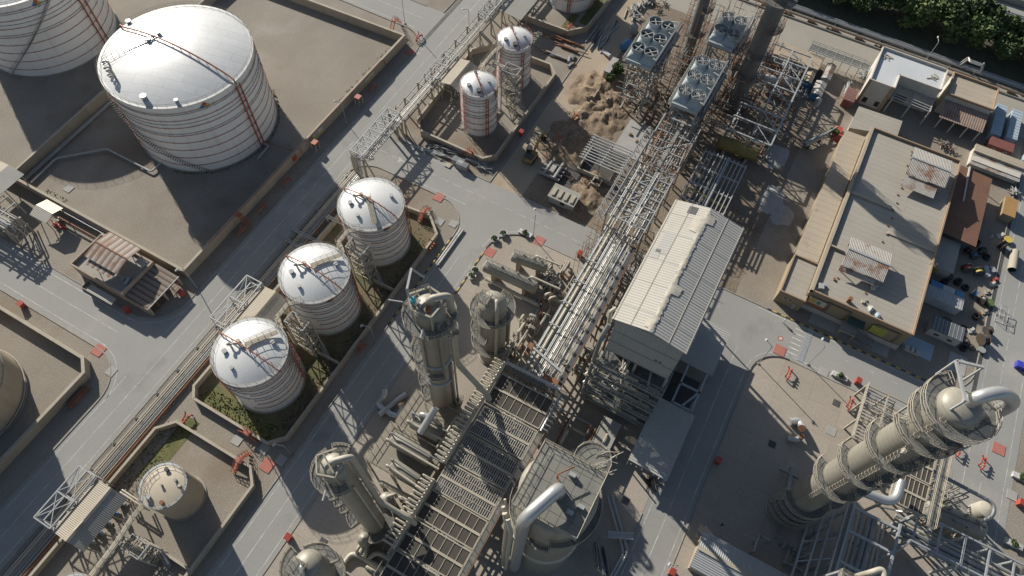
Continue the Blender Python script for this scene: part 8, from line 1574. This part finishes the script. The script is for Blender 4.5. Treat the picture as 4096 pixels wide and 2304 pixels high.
for i, a in enumerate((('in the courtyard nearest the rounded corner', 31, 150, 1385, 'red'), ('in the courtyard beside the white manifold frame', 32, 610, 160, 'red'), ('right of the tallest column, nearer one', 32, 1420, 510, 'red'), ('right of the tallest column, farther one', 32, 1605, 605, 'red'), ('on the verge under the end of the long roadside wall', 10, 235, 1385), ('on the verge at the middle of the long roadside wall', 10, 880, 680), ('at the top road corner', 10, 1230, 300, 'red'), ('on the verge left of the middle white tank', 11, 55, 135), ('on the verge near the gravel yard corner', 1, 1830, 315), ('on the verge below the numbered tank', 11, 800, 1190), ('on the verge below the crossing tank', 11, 1330, 430), ('between beige tank yard and numbered tank', 2, 1415, 280, 'red'), ('on the spoil heap by the sandy road', 20, 470, 905, 'red'), ('near the excavator boom', 20, 355, 1070, 'red'), ('by the shorter pedestal drum', 21, 400, 600, 'red'))): monitor('red fire pipe set '+a[0], *a[1:])
def hosebox(label, cr, x, y):
    x, y = t(cr, x, y); T = thing('hose_cabinet', label, 'cabinet', (x, y, 0)); MB().box(x-.55, y-.5, .15, x+.55, y+.5, 1.6).build('body', M['red'], T); MB().slab([(x-.65, y-.6, 1.6), (x+.65, y-.6, 1.6), (x+.65, y+.6, 1.8), (x-.65, y+.6, 1.8)], .06).build('roof', M['red'], T)
for a in (('by the road near the sawtooth column', 12, 255, 1165), ('in shade on the courtyard edge', 22, 1545, 590), ('at the right edge courtyard', 32, 1885, 905), ('by the courtyard planters', 31, 665, 1440), ('beside the sandy road excavator', 20, 70, 1020), ('by the gates of the open bay shelter', 1, 1380, 780), ('near the left wall in shade', 1, 180, 865), ('under the roadside lean-to', 1, 970, 905), ('at the crossing by the rack end', 21, 510, 485), ('by the bottom edge road', 22, 1200, 1425)): hosebox('red hose cabinet '+a[0], *a[1:])
def pad(name, label, cr, x, y, m, s): x, y = t(cr, x, y); solo(MB().box(x-s, y-s, .03, x+s, y+s, .13), name, M[m], label, 'slab', (x, y, 0))
M['redpad'] = mat('faded_red_concrete', (.40, .15, .115), (.32, .12, .095), .5, .9, fa=.2)
for a in (('at the left road corner', 1, 745, 1195), ('near the crossing tank corner', 11, 1380, 40), ('by the round planters', 11, 1765, 455), ('under the lamp by the pedestal drums', 21, 205, 370), ('at the courtyard corner', 31, 88, 1195), ('by the right edge curve', 32, 1740, 490), ('below the numbered tank yard', 12, 85, 615), ('at the top road corner in shade', 10, 1165, 395)): pad('painted_pad', 'faded red painted pad '+a[0], *a[1:], 'redpad', 1.25)
for a in (('at the left road corner', 1, 840, 1355), ('right of the crossing tank yard, larger', 11, 1385, 225), ('right of the crossing tank yard, smaller', 11, 1490, 240), ('by the beige tank yard', 2, 1790, 425), ('below the numbered tank, nearest road', 12, 190, 575), ('below the numbered tank, by the wall', 12, 60, 490), ('in gravel before the largest tank', 0, 520, 1425), ('in the courtyard by the hydrant', 32, 475, 355), ('by the right edge cabinet', 32, 1840, 840), ('at the courtyard roadside', 31, 420, 1360)): pad('manhole_slab', 'pale concrete cover slab '+a[0], *a[1:], 'slab', 1.)
for i, (cr, x, y) in enumerate(((12, 505, 1195), (22, 855, 880), (32, 30, 455), (32, 515, 145))): pad('grating_cover', ('dark square grating by the sawtooth column', 'dark square grating by the wide column', 'dark square grating in the courtyard shade', 'dark square grating by the courtyard hydrant')[i], cr, x, y, 'dark', .75)
for i, (cr, x, y) in enumerate(((11, 1865, 325), (11, 1800, 365), (11, 1655, 602), (11, 1630, 642))):
    x, y = t(cr, x, y); T = thing('round_planter', ('first', 'second', 'third', 'fourth')[i]+' round white planter with a shrub along the kerb, counted from the crossing', 'planter', (x, y, 0)); MB().lathe(x, y, [(.7, .06), (1.05, .8), (.9, .8), (.85, .6), (.01, .6)], 20).build('bowl', M['line'], T); b = MB(); leaves(b, x, y, 1., .75, .5, 260, i, (.1, .2)); b.build('shrub', M['leaf'], T)
for i, (cr, x, y) in enumerate(((21, 100, 320), (31, 535, 1395), (32, 1900, 710), (32, 1840, 1210))):
    x, y = t(cr, x, y); T = thing('box_planter', ('long white planter box by the lamp near the drums', 'white planter box at the courtyard roadside', 'white planter box at the right edge, upper', 'white planter box at the right edge, lower')[i], 'planter', (x, y, 0)); MB().box(x-.6, y-1.7, .05, x+.6, y+1.7, .7).build('box', M['line'], T); b = MB(); leaves(b, x, y, .9, .9, .4, 300, i+9, (.1, .2)); b.build('shrub', M['leaf'], T)
def stile(label, cr, x, y, z, along):
    x, y = t(cr, x, y, z); T = thing('wall_stile', label, 'stile', (x, y, 0)); b = MB(); ax, ay = (1, 0) if along else (0, 1)
    for s in (-1, 1):
        for k in range(6): q = s*(.5+.35*k); b.obox((x+ax*q, y+ay*q, z+.2-k*(z+.1)/6), .35 if along else 1., 1. if along else .35, .06)
    b.obox((x, y, z+.3), 1.2, 1.2, .06); b.build('steps', M['redpipe'], T); b = MB()
    for w_ in (-.5, .5): b.rail([(x+ax*-2.4+ay*w_, y+ay*-2.4+ax*w_, .1), (x-ax*.6+ay*w_, y-ay*.6+ax*w_, z+.3), (x+ax*.6+ay*w_, y+ay*.6+ax*w_, z+.3), (x+ax*2.4+ay*w_, y+ay*2.4+ax*w_, .1)], 1.1, 1., .05)
    b.build('rails', M['redpipe'], T)
for a in (('over the crossing tank bund', 11, 1270, 150, 1.6, True), ('over the numbered tank bund', 2, 1870, 370, 1.6, False), ('over the beige tank bund', 2, 1810, 580, 1.6, True), ('over the slim tank bund near the steel piles', 10, 1620, 1150, 2., False), ('over the grassy tank bund', 20, 430, 205, 2., True), ('over the long roadside wall', 1, 1800, 180, 2.9, False), ('over the wall at the top road corner', 10, 1050, 160, 2.7, True)): stile('orange brown steel stile '+a[0], *a[1:])
for i, (cr, x, y) in enumerate(((10, 780, 780), (10, 455, 1120))):
    x, y = t(cr, x, y); T = thing('valve_stand', ('farther', 'nearer')[i]+' of two orange valve stands on white legs by the roadside wall', 'stand', (x, y, 0)); MB().box(x-.8, y-.8, 1.9, x+.8, y+.8, 2.6).build('frame', M['redpipe'], T)
    for p in ((-.7, -.7), (.7, -.7), (.7, .7), (-.7, .7)): MB().beam((x+p[0], y+p[1], 0), (x+p[0], y+p[1], 1.9), .16).build('leg', M['line'], T)
for i, (x, m) in enumerate(((112, 'line'), (88, 'line'), (78, 'red'))): b = MB(); b.box(x-2.2 if m == 'line' else x-.8, 102.2, .7, x+2.2 if m == 'line' else x+.8, 102.34, 2.4); T = solo(b, 'wall_board', M[m], ('white wall board with yellow band, farther', 'white wall board with yellow band, nearer', 'red board on the long roadside wall')[i], 'board', (x, 102.3, 1)); (MB().box(x-2, 102.14, .8, x+2, 102.2, 1.4).build('board_band', M['yellow'], T) if m == 'line' else None)
x0, y0 = t(11, 1560, 285); x1, y1 = t(11, 1375, 560); T = thing('kerb_pipes', 'pair of long white pipes lying on the kerb by the crossing tank', 'pipes', (x0, y0, 0))
for d in (0, .6): MB().tube([(x0, y0+d-.3, .4), (x1, y0+d-.3, .4)], .22, 8).build('pipe', M['line'], T)
b = MB(); b.box(.8, 101.3, 0, 6.2, 102.4, .9); solo(b, 'brick_stack', M['rust'], 'long stack of red brown bricks by the left bund wall', 'bricks', (3, 102, 0))
x, y = t(31, 1915, 1330); b = MB(); [b.box(x-.8, y-1.6+k*.85, .1, x+.8, y-.85+k*.85, 1.3) for k in range(4)]; T = solo(b, 'barrier_blocks', mat('violet_blue', (.06, .06, .42), None, 1, .5), 'blue and white blocks at the right edge of the far road', 'barrier', (x, y, 0)); MB().box(x-.82, y-.1, 1.3, x+.82, y+.2, 1.36).build('white_band', M['line'], T)
def person(label, x, y, z, top, legs, ang):
    T = thing('person', label, 'person', (x, y, z)); c, s = math.cos(ang), math.sin(ang); me = bpy.data.meshes.new('body')
    J = [(0, 0, .95), (0, 0, 1.2), (0, 0, 1.45), (0, 0, 1.58), (.03, 0, 1.72), (0, .22, 1.42), (.1, .3, 1.15), (.28, .26, .98), (0, -.22, 1.42), (-.05, -.3, 1.15), (.05, -.3, .9), (.05, .1, .9), (.14, .11, .5), (.08, .11, .05), (.2, .11, .02), (-.05, -.1, .9), (-.1, -.11, .5), (-.18, -.11, .05), (-.06, -.11, .02)]
    E = [(0, 1), (1, 2), (2, 3), (3, 4), (2, 5), (5, 6), (6, 7), (2, 8), (8, 9), (9, 10), (0, 11), (11, 12), (12, 13), (13, 14), (0, 15), (15, 16), (16, 17), (17, 18)]; Rr = [.16, .15, .16, .06, .11, .08, .06, .045, .08, .06, .045, .1, .075, .05, .05, .1, .075, .05, .05]
    me.from_pydata([(c*p[0]-s*p[1], s*p[0]+c*p[1], p[2]) for p in J], E, []); me.materials.append(top); me.materials.append(legs); o = bpy.data.objects.new('body', me); C.objects.link(o); o.parent = T; sk = o.modifiers.new('skin', 'SKIN'); o.modifiers.new('sub', 'SUBSURF').levels = 1
    for i, r in enumerate(Rr): me.skin_vertices[0].data[i].radius = (r, r)
    me.skin_vertices[0].data[0].use_root = True; MB().ball((x+.03*c, y+.03*s, z+1.78), .14, .14, .11, 10, 6).build('helmet', M['line'], T)
px_, py_ = t(10, 1058, 838, 5.8); person('worker in orange clothes standing on the end of the truss bridge', px_, py_, 5.8, M['orange'], M['navy'], 2.)
px_, py_ = t(31, 112, 985); person('person in white clothes walking on the road by the zebra crossing', px_, py_, .04, M['line'], M['line'], -1.8)
px_, py_ = u((2500, 1940), 1540, 650); person('person in dark and orange clothes on the shaded courtyard by the long shed', px_, py_, .07, M['navy'], M['navy'], -1.)
